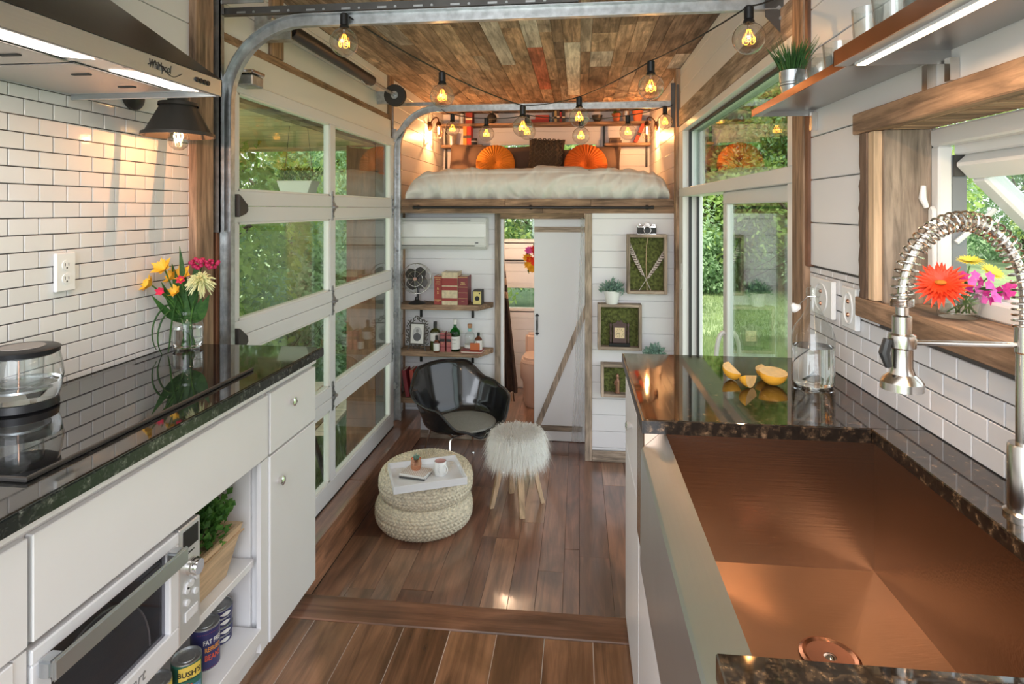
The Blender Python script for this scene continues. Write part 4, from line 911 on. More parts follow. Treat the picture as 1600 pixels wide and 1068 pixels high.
for i in range(4):
    x_, y_ = -1.15+0.003*(i % 2), 1.79
    cD = can('flat_tin', ['lowest flat fish tin of the stack at the end of the bottom shelf', 'second flat fish tin from the bottom of the stack', 'third flat fish tin from the bottom of the stack', 'topmost flat fish tin of the stack with its dark lid showing'][i], x_, y_, 0.042, 0.027, [(0.003, 0.024, cn)], None, z=-1.374+0.0275*i)
    cD['group'] = 'stack of flat tins'
    b = MB(); b.prism([(-0.022, 0), (0.005, 0.0065), (0.02, 0), (0.026, 0.006), (0.026, -0.006), (0.02, 0), (0.005, -0.0065)], 0.0, axis=2)
    b = MB(); b.grid(lambda u, v: (math.cos(A0+0.5+0.9*(u-0.5))*0.0432, math.sin(A0+0.5+0.9*(u-0.5))*0.0432, 0.0135+(v-0.5)*0.013*math.sin(PI*min(1, max(0.05, u)))), 14, 2); b.build('label_panel', cw, cD)
# outlet
ol = thing('wall_outlet', 'white duplex wall outlet on the left tiles', 'outlet', (XL+0.0005, OUT_Y, OUT_Z))
MB().box(0, 0.012, -0.036, 0.036, -0.06, 0.06).build('plate', M['ceramic'], ol, bevel=0.003)
for sz in (-1, 1):
    MB().tube([(0.011, 0, sz*0.021), (0.0145, 0, sz*0.021)], 0.016, 20).build('socket', M['ceramic'], ol)
    MB().box(0.0145, 0.0152, -0.0075, -0.0055, sz*0.021-0.002, sz*0.021+0.007).build('slot', M['blackmat'], ol); MB().box(0.0145, 0.0152, 0.0055, 0.0075, sz*0.021-0.002, sz*0.021+0.007).build('slot', M['blackmat'], ol)
    MB().tube([(0.0145, 0, sz*0.021-0.008), (0.0152, 0, sz*0.021-0.008)], 0.0028, 8).build('slot', M['blackmat'], ol)
# range hood
hd = thing('range_hood', 'stainless steel range hood over the left worktop', 'range hood', (-1.35, 1.33, 0.345))
b = MB(); HX0, HX1, HY0, HY1 = -0.245, 0.262, -0.38, 0.39
b.box(HX1-0.012, HX1, HY0, HY1, 0.0, 0.052); b.box(HX0, HX1, HY1-0.008, HY1, 0, 0.05); b.box(HX0, HX1, HY0, HY0+0.008, 0, 0.05); b.build('front_panel', M['steel'], hd, bevel=0.002)
b = MB(); b.add([(HX0, HY0+0.01, 0.017), (HX1-0.13, HY0+0.01, 0.017), (HX1-0.13, HY1-0.01, 0.017), (HX0, HY1-0.01, 0.017), (HX1-0.012, HY0+0.01, 0.004), (HX1-0.012, HY1-0.01, 0.004)], [(0,1,2,3),(1,4,5,2)]); b.build('underside', M['steel'], hd)
b = MB(); b.add([(HX1, HY0, 0.052), (HX1, HY1, 0.052), (HX0, HY1, 0.052), (HX0, HY0, 0.052), (-0.02, -0.14, 0.30), (-0.02, 0.14, 0.30), (HX0, 0.14, 0.30), (HX0, -0.14, 0.30)], [(0,1,5,4),(1,2,6,5),(2,3,7,6),(3,0,4,7),(3,2,1,0)]); b.build('canopy', plain('canopy_steel_dark_reflection', (0.12, 0.11, 0.105), 0.18, metal=0.9), hd)  # dark reflection on the steel canopy is put into its base colour
b = MB(); b.box(HX0, -0.02, -0.14, 0.14, 0.30, 0.78); b.build('chimney', M['steel'], hd)
for yy in (-0.3, 0.08):
    b = MB(); b.add([(HX1-0.118, yy, 0.0128), (HX1-0.03, yy, 0.0035), (HX1-0.03, yy+0.24, 0.0035), (HX1-0.118, yy+0.24, 0.0128)], [(0,1,2,3)]); b.build('lamp_panel', M['hoodlamp'], hd)
for yy in (-0.36, 0.0):
    MB().box(HX0+0.03, HX1-0.14, yy, yy+0.345, 0.012, 0.0155).build('filter', plain('filter_steel', (0.5, 0.47, 0.46), 0.35, metal=0.9), hd, bevel=0.001)
    for q in (0.10, 0.26): MB().box(0.02, 0.07, yy+q, yy+q+0.012, 0.009, 0.0125).build('filter_slot', M['blackmat'], hd)
text('logo', 'Whirlpool', 0.032, plain('logo_black', (0.03, 0.03, 0.03), 0.4), hd, (HX1+0.0006, 0.115, 0.028), (PI/2, 0, PI/2), shear=0.15, sx=0.62)
MB().tube([(HX1+0.001, 0.07+0.13*k/12, 0.024+0.012*math.sin(k*0.55)) for k in range(13)], 0.0009, 4).build('logo_swoosh', M['black'], hd)
for k in range(4): MB().tube([(HX1, 0.265+0.017*k, 0.027), (HX1+0.004, 0.265+0.017*k, 0.027)], 0.007, 12).build('button', M['black'], hd)
MB().box(HX1-0.012, HX1-0.004, 0.0, 0.01, 0.0, 0.004).build('clip', M['blackmat'], hd)
# sconce with charcoal shade
sn = thing('wall_sconce', 'charcoal cone wall sconce with a glowing bulb beneath the hood end', 'lamp', (-1.42, 1.98, 0.26))
MB().lathe([(0.118, 0.012), (0.12, 0.0), (0.114, 0.0), (0.06, 0.106), (0.058, 0.115), (0.0, 0.116), (0.0, 0.122), (0.064, 0.120), (0.066, 0.108)], 40, cap=False).build('shade', M['charcoal'], sn, smooth=True, auto=0.7)
MB().lathe([(0.034, 0.118), (0.036, 0.14), (0.0, 0.142)], 20).build('socket_cap', M['charcoal'], sn, smooth=True, auto=0.7)
MB().cyl((-0.03, 0, 0.148), (0.10, 0, 0.148), 0.009).build('arm', M['charcoal'], sn); MB().cyl((-0.17, 0, 0.148), (-0.03, 0, 0.148), 0.008).build('arm', M['charcoal'], sn)
MB().lathe([(0.05, 0), (0.05, 0.012), (0.03, 0.028), (0.0, 0.03)], 24, (-0.18, 0, 0.148), Matrix.Rotation(PI/2, 3, 'Y')).build('wall_plate', M['charcoal'], sn, smooth=True, auto=0.7)
MB().lathe([(0.012, 0.055), (0.014, 0.04), (0.03, 0.015), (0.036, -0.01), (0.03, -0.034), (0.014, -0.047), (0.0, -0.05)], 24, cap=False).build('bulb', M['bulbglass'], sn, smooth=True)
b = MB()
for k in range(6):
    a = k*PI/3; b.tube([(0.005*math.cos(a), 0.005*math.sin(a), 0.04), (0.016*math.cos(a+0.3), 0.016*math.sin(a+0.3), 0.0), (0.008*math.cos(a+0.5), 0.008*math.sin(a+0.5), -0.02)], 0.0011, 4)
b.build('filament', M['filament2'], sn)
MB().cyl((0, 0, 0.05), (0, 0, 0.11), 0.014).build('socket', M['black'], sn)
def plight(name, loc, e, r=0.0, col=(1.0, 0.55, 0.22), parent=None):
    d = bpy.data.lights.new(name, 'POINT'); d.energy = e; d.shadow_soft_size = r; d.color = col; o = bpy.data.objects.new(name, d); C.objects.link(o); o.location = loc
    if parent: o.parent = parent
    return o
plight('sconce_light', (0, 0, -0.005), 3.0, 0.0, (1.0, 0.42, 0.16), parent=sn)
hl = bpy.data.lights.new('hood_light', 'AREA'); hl.shape = 'RECTANGLE'; hl.size = 0.08; hl.size_y = 0.22; hl.energy = 0.7; hl.color = (1.0, 0.8, 0.6); ho = bpy.data.objects.new('hood_light', hl); C.objects.link(ho); ho.parent = hd; ho.location = (0.19, 0.2, -0.002)
# kettle
ke = thing('glass_kettle', 'glass kettle with a black lid, cut off by the left edge', 'kettle', (-1.497, 1.455, CZ+0.006))
r0 = 0.088
MB().lathe([(0.078, 0.022), (0.086, 0.045), (r0+0.004, 0.085), (r0, 0.12), (0.082, 0.148), (0.078, 0.155)], 40, cap=False).build('body', M['clear'], ke, smooth=True)
MB().lathe([(0.0, 0.0), (0.075, 0.0), (0.082, 0.005), (0.08, 0.024), (0.0, 0.026)], 40).build('base', M['black'], ke, smooth=True, auto=0.6)
MB().lathe([(0.074, 0.143), (0.083, 0.148), (0.085, 0.160), (0.078, 0.164), (0.0, 0.165)], 40).build('lid', M['black'], ke, smooth=True, auto=0.6)
MB().lathe([(0.052, 0.1655), (0.05, 0.167), (0.0, 0.167)], 32).build('lid_plate', plain('taupe_plate', (0.30, 0.27, 0.25), 0.4), ke, smooth=True)
MB().lathe([(0.045, 0.055), (0.048, 0.145)], 32, cap=False).build('infuser', M['clear'], ke, smooth=True); MB().lathe([(0.048, 0.052), (0.048, 0.058)], 32).build('infuser_base', M['steel'], ke, smooth=True)
MB().lathe([(0.0, 0.026), (0.077, 0.026), (0.084, 0.045), (0.089, 0.07), (0.0, 0.07)], 32).build('water', M['water'], ke, smooth=True)
MB().cyl((0.02, -0.03, 0.05), (0.02, -0.03, 0.148), 0.0025).build('rod', M['copper'], ke)
# jar of flowers
def petal_flower(b, c, nrm, R, n, wd, layers=1, cup=0.2):
    nrm = Vector(nrm).normalized(); u = nrm.orthogonal().normalized(); v = nrm.cross(u); c = Vector(c)
    for l in range(layers):
        for k in range(n):
            a = 2*PI*(k+0.5*l)/n+random.uniform(-0.06, 0.06); d = (u*math.cos(a)+v*math.sin(a))*1.0+nrm*(cup+0.25*l); b.leaf(c, d, R*(1-0.18*l)*random.uniform(0.9, 1.08), wd, up=nrm, fold=0.12)
jr = thing('flower_jar', 'mason jar of yellow, pink and pale chrysanthemum flowers on the left worktop', 'vase', (-1.517, 2.17, CZ+0.001))
MB().lathe([(0.0, 0.003), (0.046, 0.003), (0.054, 0.012), (0.055, 0.085), (0.052, 0.105), (0.043, 0.12), (0.044, 0.124), (0.046, 0.127), (0.044, 0.130), (0.046, 0.134), (0.043, 0.137), (0.043, 0.147)], 32, cap=False).build('jar', M['clear'], jr, smooth=True)
MB().lathe([(0.0, 0.006), (0.044, 0.006), (0.0515, 0.014), (0.0515, 0.08), (0.0, 0.08)], 28).build('water', M['water'], jr, smooth=True)
# flower positions (relative to jar base)
FL_ = {'yl': (-0.150, -0.01, 0.262), 'yl2': (-0.075, 0.02, 0.28), 'yl3': (-0.105, 0.0, 0.318), 'yl4': (-0.02, 0.0, 0.285), 'mum': (0.075, -0.03, 0.262), 'mag': (0.045, 0.02, 0.325), 'p1': (-0.095, -0.03, 0.235), 'p2': (-0.005, -0.03, 0.27), 'yd': (-0.03, -0.03, 0.225)}
def sk(p): return (p[0]*0.30, p[1]+p[0]*0.85, p[2]) if p[0] < 0 else tuple(p)   # spread along the wall, not into it
FL_ = {k: sk(p) for k, p in FL_.items()}
b = MB()
for k, p in FL_.items():
    b.tube(bez([(random.uniform(-.02, .02), random.uniform(-.02, .02), 0.012), (p[0]*0.1, p[1]*0.1, 0.13), (p[0]*0.5, p[1]*0.5, 0.2), p], 10), 0.0028, 6)
b.build('stem', M['leafmid'], jr)['kind'] = 'stuff'
b = MB(); random.seed(21)
for (bs, tp, wd) in (((0, 0, 0.11), (-0.03, -0.01, 0.40), 0.018), ((0.005, 0, 0.11), (-0.015, -0.02, 0.375), 0.022), ((0, 0, 0.1), (-0.16, 0, 0.225), 0.024), ((0, 0, 0.1), (-0.11, -0.01, 0.27), 0.026), ((0, 0, 0.12), (0.02, 0.02, 0.33), 0.03), ((0.01, 0, 0.1), (0.09, 0, 0.21), 0.035), ((0, 0, 0.12), (-0.08, 0.01, 0.335), 0.03), ((0, 0, 0.12), (0.05, -0.01, 0.315), 0.03), ((0.01, 0, 0.05), (0.012, -0.03, 0.23), 0.02), ((0, 0, 0.12), (-0.05, -0.02, 0.22), 0.02), ((0, 0, 0.1), (0.06, 0, 0.2), 0.03)):
    bs = Vector(bs); tp = Vector(sk(tp)); d = tp-bs; q = d.cross(Vector((-0.5, 1, 0.2))).normalized(); n_ = 8
    vs = []
    for i in range(n_+1):
        t = i/n_; w_ = wd*math.sin(PI*min(1, 0.12+0.88*t))*0.6+0.001; p = bs+d*t+Vector((0, 0, -0.02*math.sin(PI*t))); vs += [p-q*w_, p+q*w_]
    b.add(vs, [(2*i, 2*i+1, 2*i+3, 2*i+2) for i in range(n_)])
b.build('leaves', M['leafdark'], jr)['kind'] = 'stuff'
b = MB(); 
for pts in (bez([(-0.03, 0, 0.17), (-0.10, 0, 0.22), (-0.2, 0, 0.12), (-0.14, 0, 0.02)], 16), bez([(-0.03, -0.02, 0.16), (-0.09, -0.02, 0.18), (-0.15, -0.02, 0.08), (-0.10, -0.02, -0.0)], 16), bez([(-0.02, -0.04, 0.2), (-0.045, -0.05, 0.1), (-0.035, -0.05, 0.06), (-0.05, -0.05, 0.004)], 12)):
    pts = [Vector(sk(p)) for p in pts]; b.tube(pts, [0.003*math.sin(PI*(0.15+0.8*i/len(pts)))+0.0005 for i in range(len(pts))], 5)
b.build('grass_blade', M['leafdark'], jr)['kind'] = 'stuff'
fy = plain('petal_yellow', (0.85, 0.50, 0.04), 0.5); fm = plain('petal_magenta', (0.45, 0.012, 0.09), 0.5); fpk = plain('petal_pink', (0.80, 0.06, 0.14), 0.5); fmum = plain('petal_pale', (0.78, 0.78, 0.42), 0.5)
for k in ('yl', 'yl2', 'yl3', 'yl4', 'yd'):
    b = MB(); petal_flower(b, FL_[k], (random.uniform(-.8, .2), -0.9, 0.6), 0.050 if k != 'yd' else 0.034, 6, 0.030, 2, 0.7); b.build('yellow_flower', fy, jr)
b = MB(); c = Vector(FL_['mum'])
for i in range(150):
    d = Vector((random.gauss(0, 1), random.gauss(0, 1)-0.3, random.gauss(0, 0.8)+0.35)).normalized(); L_ = random.uniform(0.04, 0.06)
    b.tube(bez([c, c+d*L_*0.6+Vector((0, 0, 0.012)), c+d*L_+Vector((0, 0, -0.012))], 5), [0.001, 0.0028, 0.003, 0.0026, 0.001], 4)
b.build('chrysanthemum', fmum, jr, smooth=True)
b = MB(); c = Vector(FL_['mag'])
for i in range(60): b.ball(c+Vector((random.uniform(-.055, .055), random.uniform(-.03, .03), random.uniform(-.015, .02))), random.uniform(0.005, 0.009), 7, 5)
b.build('magenta_flower', fm, jr, smooth=True)['kind'] = 'stuff'
for k in ('p1', 'p2'):
    b = MB(); petal_flower(b, FL_[k], (0.3, -0.8, 0.2), 0.028, 6, 0.02, 2, 1.2); b.build('pink_flower', fpk, jr)
# clear turntable inside the microwave
MB().lathe([(0.0, 0.03), (0.13, 0.03), (0.135, 0.036)], 36, (-0.02, -0.04, 0)).build('turntable', M['clear'], mw, smooth=True)
# ================================================================ RIGHT KITCHEN
RZ = -0.52
SX0, SX1, SY0, SY1 = 0.215, 0.69, 0.74, 1.505
rt = thing('countertop', 'polished brown black granite worktop around the steel sink', 'worktop', (0.16, 0.0, RZ))
b = MB(); b.box(0, 0.655, 1.50, 2.185, -0.032, 0); b.box(0.53, 0.655, 0.722, 1.50, -0.032, 0); b.box(0.0, 0.655, 0.1, 0.722, -0.032, 0)
b.build('slab', M['brgranite'], rt, bevel=0.002)
M['bredge'] = granite('brown_granite_edge', (0.02, 0.014, 0.010), (0.34, 0.21, 0.12), rough=0.3, ior=1.4)
b = MB(); b.box(-0.001, 0.528, 1.496, 1.4995, -0.033, -0.0012); b.box(-0.004, -0.0005, 1.496, 2.186, -0.033, -0.0012); b.build('front_edge', M['bredge'], rt)
sk = thing('sink', 'deep brushed steel farmhouse sink with a folded floor and round drain', 'sink', (0.16, 0.74, -0.555))
b = MB()
def sp3(x, y, z): return (x-0.16, y-0.74, z+0.555)
zb_, zd = -0.862, -0.885; dc = atZ(1297, 1028, zd); dx, dy = dc.x, dc.y
v = [sp3(SX0, SY0-0.05, -0.556), sp3(SX1+0.01, SY0-0.05, -0.556), sp3(SX1+0.01, SY1, -0.556), sp3(SX0, SY1, -0.556), sp3(SX0, SY0-0.05, zb_), sp3(SX1+0.01, SY0-0.05, zb_), sp3(SX1+0.01, SY1, zb_), sp3(SX0, SY1, zb_)]
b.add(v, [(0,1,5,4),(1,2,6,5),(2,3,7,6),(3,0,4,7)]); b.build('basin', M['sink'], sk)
b = MB(); ring = [sp3(dx+0.045*math.cos(a), dy+0.045*math.sin(a), zd) for a in [2*PI*k/16 for k in range(16)]]
cs = v[4:]; b.add([cs[0], cs[1], cs[2], cs[3]]+ring, [])
def near(k): a = 2*PI*k/16; return (1 if math.cos(a) > 0 else 0, 1 if math.sin(a) >= -1e-9 else 0)
cmap = {(0, 0): 0, (1, 0): 1, (1, 1): 2, (0, 1): 3}; n0 = 0
for k in range(16):
    k2 = (k+1) % 16; am = 2*PI*(k+0.5)/16; ci = cmap[(1 if math.cos(am) > 0 else 0, 1 if math.sin(am) > 0 else 0)]
    b.f.append([ci, 4+k2, 4+k]); b.m.append(0)
for q, (c1, c2) in {0: (2, 1), 4: (3, 2), 8: (0, 3), 12: (1, 0)}.items(): b.f.append([c1, c2, 4+q]); b.m.append(0)
b.build('sink_floor', plain('sink_floor_steel_lit', (0.66, 0.42, 0.27), 0.33, metal=1, noise=0.05, nscale=5, bump=0.05, bscale=200, aniso=(0.03, 1, 1)), sk)  # brighter copy of the basin steel; light on the floor painted in
o = MB().lathe([(0.056, 0.004), (0.050, 0.007), (0.043, 0.004), (0.038, -0.004), (0.0, -0.006)], 40).build('drain', M['copper'], sk, smooth=True); o.location = sp3(dx, dy, zd)
o = MB().lathe([(0.012, -0.004), (0.012, 0.004), (0.006, 0.008), (0.0, 0.008)], 20).build('drain_plug', M['chrome'], sk, smooth=True); o.location = sp3(dx, dy, zd)
b = MB(); b.add([sp3(0.162, 0.35, -0.603), sp3(0.162, 1.535, -0.603), sp3(SX0, 1.535, -0.556), sp3(SX0, 0.35, -0.556), sp3(0.157, 0.35, -0.610), sp3(0.157, 1.535, -0.610), sp3(0.155, 0.35, -0.90), sp3(0.155, 1.535, -0.90), sp3(0.165, 1.535, -0.90), sp3(0.20, 0.35, -0.90)], [(0,1,2,3),(4,5,1,0),(6,7,5,4)])
b.build('apron', M['steel'], sk)
b = MB(); b.box(0.163-0.16, 0.22-0.16, 1.5365-0.74, 1.70-0.74, -0.90+0.555, -0.554+0.555); b.build('end_panel', M['sink'], sk, bevel=0.003)  # brown basin steel stands in for dark reflections on this panel
rc = thing('base_cabinet', 'white base cabinet with a round knob under the right worktop', 'cabinet', (0.5, 1.9, KF))
def R5(b, bx): return b.box(bx[0]-0.5, bx[1]-0.5, bx[2]-1.9, bx[3]-1.9, bx[4]-KF, bx[5]-KF)
b = MB(); R5(b, (0.185, 0.80, 1.705, 2.175, -1.457, -0.553)); R5(b, (0.185, 0.80, 0.2, 1.705, -1.457, -0.90)); R5(b, (0.71, 0.80, 0.2, 1.705, -0.90, -0.553)); b.build('body', M['cabwhite'], rc)
b = MB(); R5(b, (0.22, 0.80, 0.2, 2.15, KF, -1.455)); b.build('toe_kick', M['cabwhite'], rc)
b = MB(); R5(b, (0.168, 0.185, 1.71, 2.175, -0.83, -0.60)); dr = b.build('drawer', M['cabwhite'], rc, bevel=0.002)
k = MB().tube([(0, 0, 0), (-0.010, 0, 0), (-0.016, 0, 0), (-0.020, 0, 0)], [0.007, 0.011, 0.015, 0.008], 18).build('knob', M['chrome'], dr, smooth=True); k.location = (0.168-0.5, 1.93-1.9, -0.69-KF)
for (y0, y1, z0, z1) in ((1.71, 2.175, -1.457, -0.836), (0.95, 1.705, -1.457, -0.905), (0.2, 0.945, -1.457, -0.905)):
    b = MB(); R5(b, (0.168, 0.185, y0, y1, z0, z1)); b.build('door', M['cabwhite'], rc, bevel=0.002)
b = MB(); R5(b, (0.172, 0.185, 1.71, 2.175, -0.595, -0.555)); b.build('top_strip', M['lighty'], rc)
# faucet
fc_ = thing('faucet', 'coiled spring pull-down kitchen faucet in brushed nickel', 'faucet', (0.752, 1.10, RZ))
MB().lathe([(0.030, 0), (0.030, 0.006), (0.024, 0.010), (0.024, 0.118), (0.022, 0.122), (0.0, 0.123)], 28).build('body', M['nickel'], fc_, smooth=True, auto=0.5)
MB().lathe([(0.0125, 0.12), (0.0125, 0.275), (0.0145, 0.278), (0.0145, 0.322), (0.0, 0.324)], 24).build('riser', M['nickel'], fc_, smooth=True, auto=0.5)
MB().tube([(-0.0, -0.02, 0.075), (-0.005, -0.05, 0.078)], [0.012, 0.012], 14).build('valve', M['nickel'], fc_, smooth=True, auto=0.6)
MB().tube([(-0.005, -0.042, 0.085), (-0.012, -0.10, 0.10)], [0.007, 0.005], 10).build('lever', M['nickel'], fc_, smooth=True)
cx_, rx_, z0_, rz_ = -0.0975, 0.0975, 0.365, 0.135
def arch(t):   # t 0..1 from riser, over, down to head
    if t < 0.12: return Vector((0, 0, 0.32+(z0_-0.32)*t/0.12))
    if t < 0.88: a = PI*(t-0.12)/0.76; return Vector((cx_+rx_*math.cos(a), 0, z0_+rz_*math.sin(a)))
    return Vector((cx_*2, 0, z0_-0.012*(t-0.88)/0.12))
MB().tube([arch(i/60) for i in range(61)], 0.0075, 10).build('hose', M['nickel'], fc_, smooth=True)
b = MB(); n_ = 1500; turns = 40; pts = []
for i in range(n_+1):
    t = i/n_; p = arch(t); q = arch(min(1, t+0.002))-arch(max(0, t-0.002)); q.normalize(); u = Vector((0, 1, 0)); w_ = q.cross(u)
    a = 2*PI*turns*t; pts.append(p+(u*math.cos(a)+w_*math.sin(a))*0.0165)
b.tube(pts, 0.0020, 6); b.build('spring', M['nickel'], fc_, smooth=True)
hd_ = (cx_*2, 0, 0)
MB().lathe([(0.010, 0.355), (0.010, 0.338), (0.0150, 0.335), (0.0150, 0.306), (0.021, 0.303), (0.022, 0.296), (0.021, 0.282), (0.0165, 0.279), (0.0165, 0.248), (0.020, 0.236), (0.029, 0.228), (0.033, 0.222), (0.033, 0.209), (0.0, 0.207)], 36, hd_).build('spray_head', M['nickel'], fc_, smooth=True, auto=0.5)
b = MB(); b.tube([(cx_*2-0.025, -0.004, 0.296), (cx_*2-0.031, -0.004, 0.272), (cx_*2-0.024, -0.004, 0.248)], [0.007, 0.009, 0.006], 10); b.build('trigger', M['rubber'], fc_, smooth=True)
MB().tube([(-0.0, 0, 0.29), (cx_*2+0.01, 0, 0.29)], 0.0045, 10).build('support_arm', M['nickel'], fc_, smooth=True)
MB().lathe([(0.0175, 0.283), (0.0175, 0.297)], 24, hd_).build('arm_ring', M['nickel'], fc_, smooth=True, auto=0.5)
# water bottle
bt = thing('water_bottle', 'clear swing-top glass bottle half full of water on the right worktop', 'bottle', (0.688, 1.845, RZ))
MB().lathe([(0.0, 0.004), (0.054, 0.004), (0.0585, 0.012), (0.0585, 0.150), (0.050, 0.175), (0.030, 0.205), (0.017, 0.235), (0.016, 0.262), (0.019, 0.264), (0.019, 0.285), (0.015, 0.288)], 40, cap=False).build('glass', M['clear'], bt, smooth=True)
MB().lathe([(0.0, 0.007), (0.051, 0.007), (0.0555, 0.015), (0.0555, 0.118), (0.0, 0.118)], 36).build('water', M['water'], bt, smooth=True, auto=0.6)
MB().tube([(0.018, 0, 0.262), (0.0, -0.018, 0.266), (-0.02, -0.01, 0.264), (-0.045, -0.012, 0.240)], 0.0014, 6).build('wire_bail', M['chrome'], bt)
MB().lathe([(0.0, 0), (0.014, 0.0), (0.016, 0.006), (0.010, 0.014), (0.005, 0.022), (0.0, 0.022)], 18, (-0.05, -0.014, 0.226), Matrix.Rotation(-0.7, 3, 'Y')).build('stopper', M['ceramic'], bt, smooth=True)
# citrus
orp = plain('citrus_peel', (0.86, 0.42, 0.04), 0.45, noise=0.1, nscale=20, bump=0.1, bscale=300); ofl = plain('citrus_flesh', (0.90, 0.62, 0.28), 0.35, noise=0.15, nscale=60)
def wedge(name, lab, x, y, R, a0, a1, tilt, rz, cat='orange', grp='cut citrus on the right worktop'):
    t = thing(name, lab, cat, (x, y, RZ+0.001), rz, grp)
    nu, nv = 12, 12; b = MB()
    Rm = Matrix.Rotation(tilt, 3, 'X')
    def pt(u, v): a = a0+(a1-a0)*u; th = PI*v; return Vector((R*math.sin(th)*math.cos(a), R*math.cos(th), R*math.sin(th)*math.sin(a)))
    vs = [Rm @ pt(i/(nu-1), j/(nv-1)) for j in range(nv) for i in range(nu)]; fs = [(j*nu+i, j*nu+i+1, (j+1)*nu+i+1, (j+1)*nu+i) for j in range(nv-1) for i in range(nu-1)]
    zmin = min(p.z for p in vs); off = Vector((0, 0, -zmin)); b.add([p+off for p in vs], fs); b.build('peel', orp, t, smooth=True)
    b = MB()
    for aa in (a0, a1):
        rim = [Rm @ (Vector((R*0.985*math.sin(PI*j/14)*math.cos(aa), R*0.985*math.cos(PI*j/14), R*0.985*math.sin(PI*j/14)*math.sin(aa))))+off for j in range(15)]
        b.add(rim, [list(range(15))])
    b.build('flesh', ofl, t); return t
wedge('orange_wedge', 'left orange wedge lying on its side by the glass door', 0.475, 1.885, 0.036, PI, PI*1.42, 0.3, 0.3)
wedge('orange_wedge', 'pale orange wedge standing on its peel, beside the left wedge', 0.50, 1.80, 0.036, PI*1.12, PI*1.5, -0.2, -0.7)
wedge('half_orange', 'large half orange lying cut side up near the bottle', 0.572, 1.835, 0.040, PI, 2*PI, 0.15, 0.2)
wedge('orange_wedge', 'small orange wedge leaning behind the half orange', 0.575, 1.895, 0.036, PI*1.05, PI*1.4, 0.1, 0.2)
# outlet plates on the right tiles
def plate(lab, u0, u1, v0, v1):
    a = atX(u0, v0, XR+0.003); c = atX(u1, v1, XR+0.003); a2 = atX(u1, v0, XR+0.003)
    yA, yB = max(a.y, c.y), min(a.y, c.y); zc = a.z; hh = 0.122
    t = thing('wall_plate', lab, 'wall plate', (XR+0.004, (yA+yB)/2, a.z-hh/2))
    MB().box(-0.016, 0, -(yA-yB)/2, (yA-yB)/2, -hh/2, hh/2).build('plate', M['ceramic'], t, bevel=0.003)
    b = MB(); b.tube([Vector((-0.016, 0.6*(yA-yB)/2*math.cos(a_), 0.75*hh/2*math.sin(a_))) for a_ in [2*PI*k/24 for k in range(24)]], 0.0035, 6, closed=True); b.build('embossed_ring', M['ceramic'], t, smooth=True)
    for sz in (-0.02, 0.02): MB().ball((-0.016, 0, sz), 0.007, 10, 6).build('boss', M['coppershelf'], t, smooth=True)
plate('wide embossed glass switch plate on the right tiles behind the bottle', 1274, 1307, 431, 500)
plate('narrow embossed glass switch plate on the right tiles next to the window', 1323, 1345, 446, 494)
# shelves
def shelf(name, lab, x0, y0, y1, z, th):
    t = thing(name, lab, 'shelf', (XR, (y0+y1)/2, z))
    b = MB(); w_ = (y1-y0)/2
    b.box(x0-XR+0.004, -0.002, -w_, w_, -0.004, 0); b.build('board', M['greysteel'], t)
    b = MB(); b.box(x0-XR, x0-XR+0.004, -w_, w_, -th, 0.0); b.build('front_edge', M['coppershelf'], t)
    b = MB(); b.add([(x0-XR+0.004, -w_, -th), (x0-XR+0.03, -w_, -th), (x0-XR+0.03, w_, -th), (x0-XR+0.004, w_, -th)], [(0,1,2,3)]); b.box(x0-XR, -0.002, w_-0.003, w_, -th, 0); b.build('lip', M['greysteel'], t)
    for sy in (-w_+0.06, w_-0.02): MB().box(-0.02, -0.001, sy-0.01, sy+0.01, -0.075, -th+0.008).build('bracket', M['nickel'], t)
    return t
s1 = shelf('steel_shelf', 'narrow steel wall shelf with a copper edge near the tall post', 0.60, 1.405, 2.16, 0.345, 0.022)
s2 = shelf('steel_shelf', 'deeper steel wall shelf with a light strip beneath its front', 0.565, 0.35, 1.40, 0.352, 0.034)
b = MB(); b.box(-0.215, -0.192, -0.50, 0.49, -0.040, -0.030); b.build('light_channel', M['alu'], s2)
b = MB(); b.box(-0.212, -0.195, -0.50, 0.486, -0.0415, -0.040); b.build('light_strip', M['led'], s2)
al = bpy.data.lights.new('shelf_light', 'AREA'); al.shape = 'RECTANGLE'; al.size = 0.02; al.size_y = 0.95; al.energy = 4.5; al.color = (1.0, 0.66, 0.40)
ao = bpy.data.objects.new('shelf_light', al); C.objects.link(ao); ao.parent = s2; ao.location = (-0.20, 0, -0.045)
# shelf things
def glass(name, lab, u, v, r0, r1, h, Z=0.3455, cat='glass', grp=None, belly=0):
    p = atZ(u, v, Z); t = thing(name, lab, cat, (p.x+0.025, p.y, Z), 0, grp)
    prof = [(0.0, 0.003), (r0*0.9, 0.003)] + [(r0+(r1-r0)*k/8+belly*math.sin(PI*k/8), 0.004+(h-0.004)*k/8) for k in range(9)] + [(r1-0.002, h)] + [(r0+(r1-r0)*k/8+belly*math.sin(PI*k/8)-0.002, 0.01+(h-0.01)*k/8) for k in range(7, -1, -1)] + [(0.0, 0.01)]
    MB().lathe(prof, 28, cap=False).build('bowl', M['clear'], t, smooth=True); return t
glass('stemless_glass', 'small stemless wine glass next to the tin of grass', 1247, 150, 0.022, 0.026, 0.088, belly=0.012)
glass('stemless_glass', 'second stemless wine glass, nearer the tall tumblers', 1268, 140, 0.024, 0.028, 0.098, belly=0.013)
glass('tumbler', 'short ribbed tumbler between the wine glasses and the tall tumblers', 1296, 120, 0.034, 0.040, 0.085)
glass('tumbler', 'slim tall tumbler at the end of the narrow steel shelf', 1338, 100, 0.026, 0.034, 0.13)
glass('tumbler', 'wide tall tumbler where the two steel shelves meet', 1378, 78, 0.036, 0.046, 0.145, Z=0.3525)
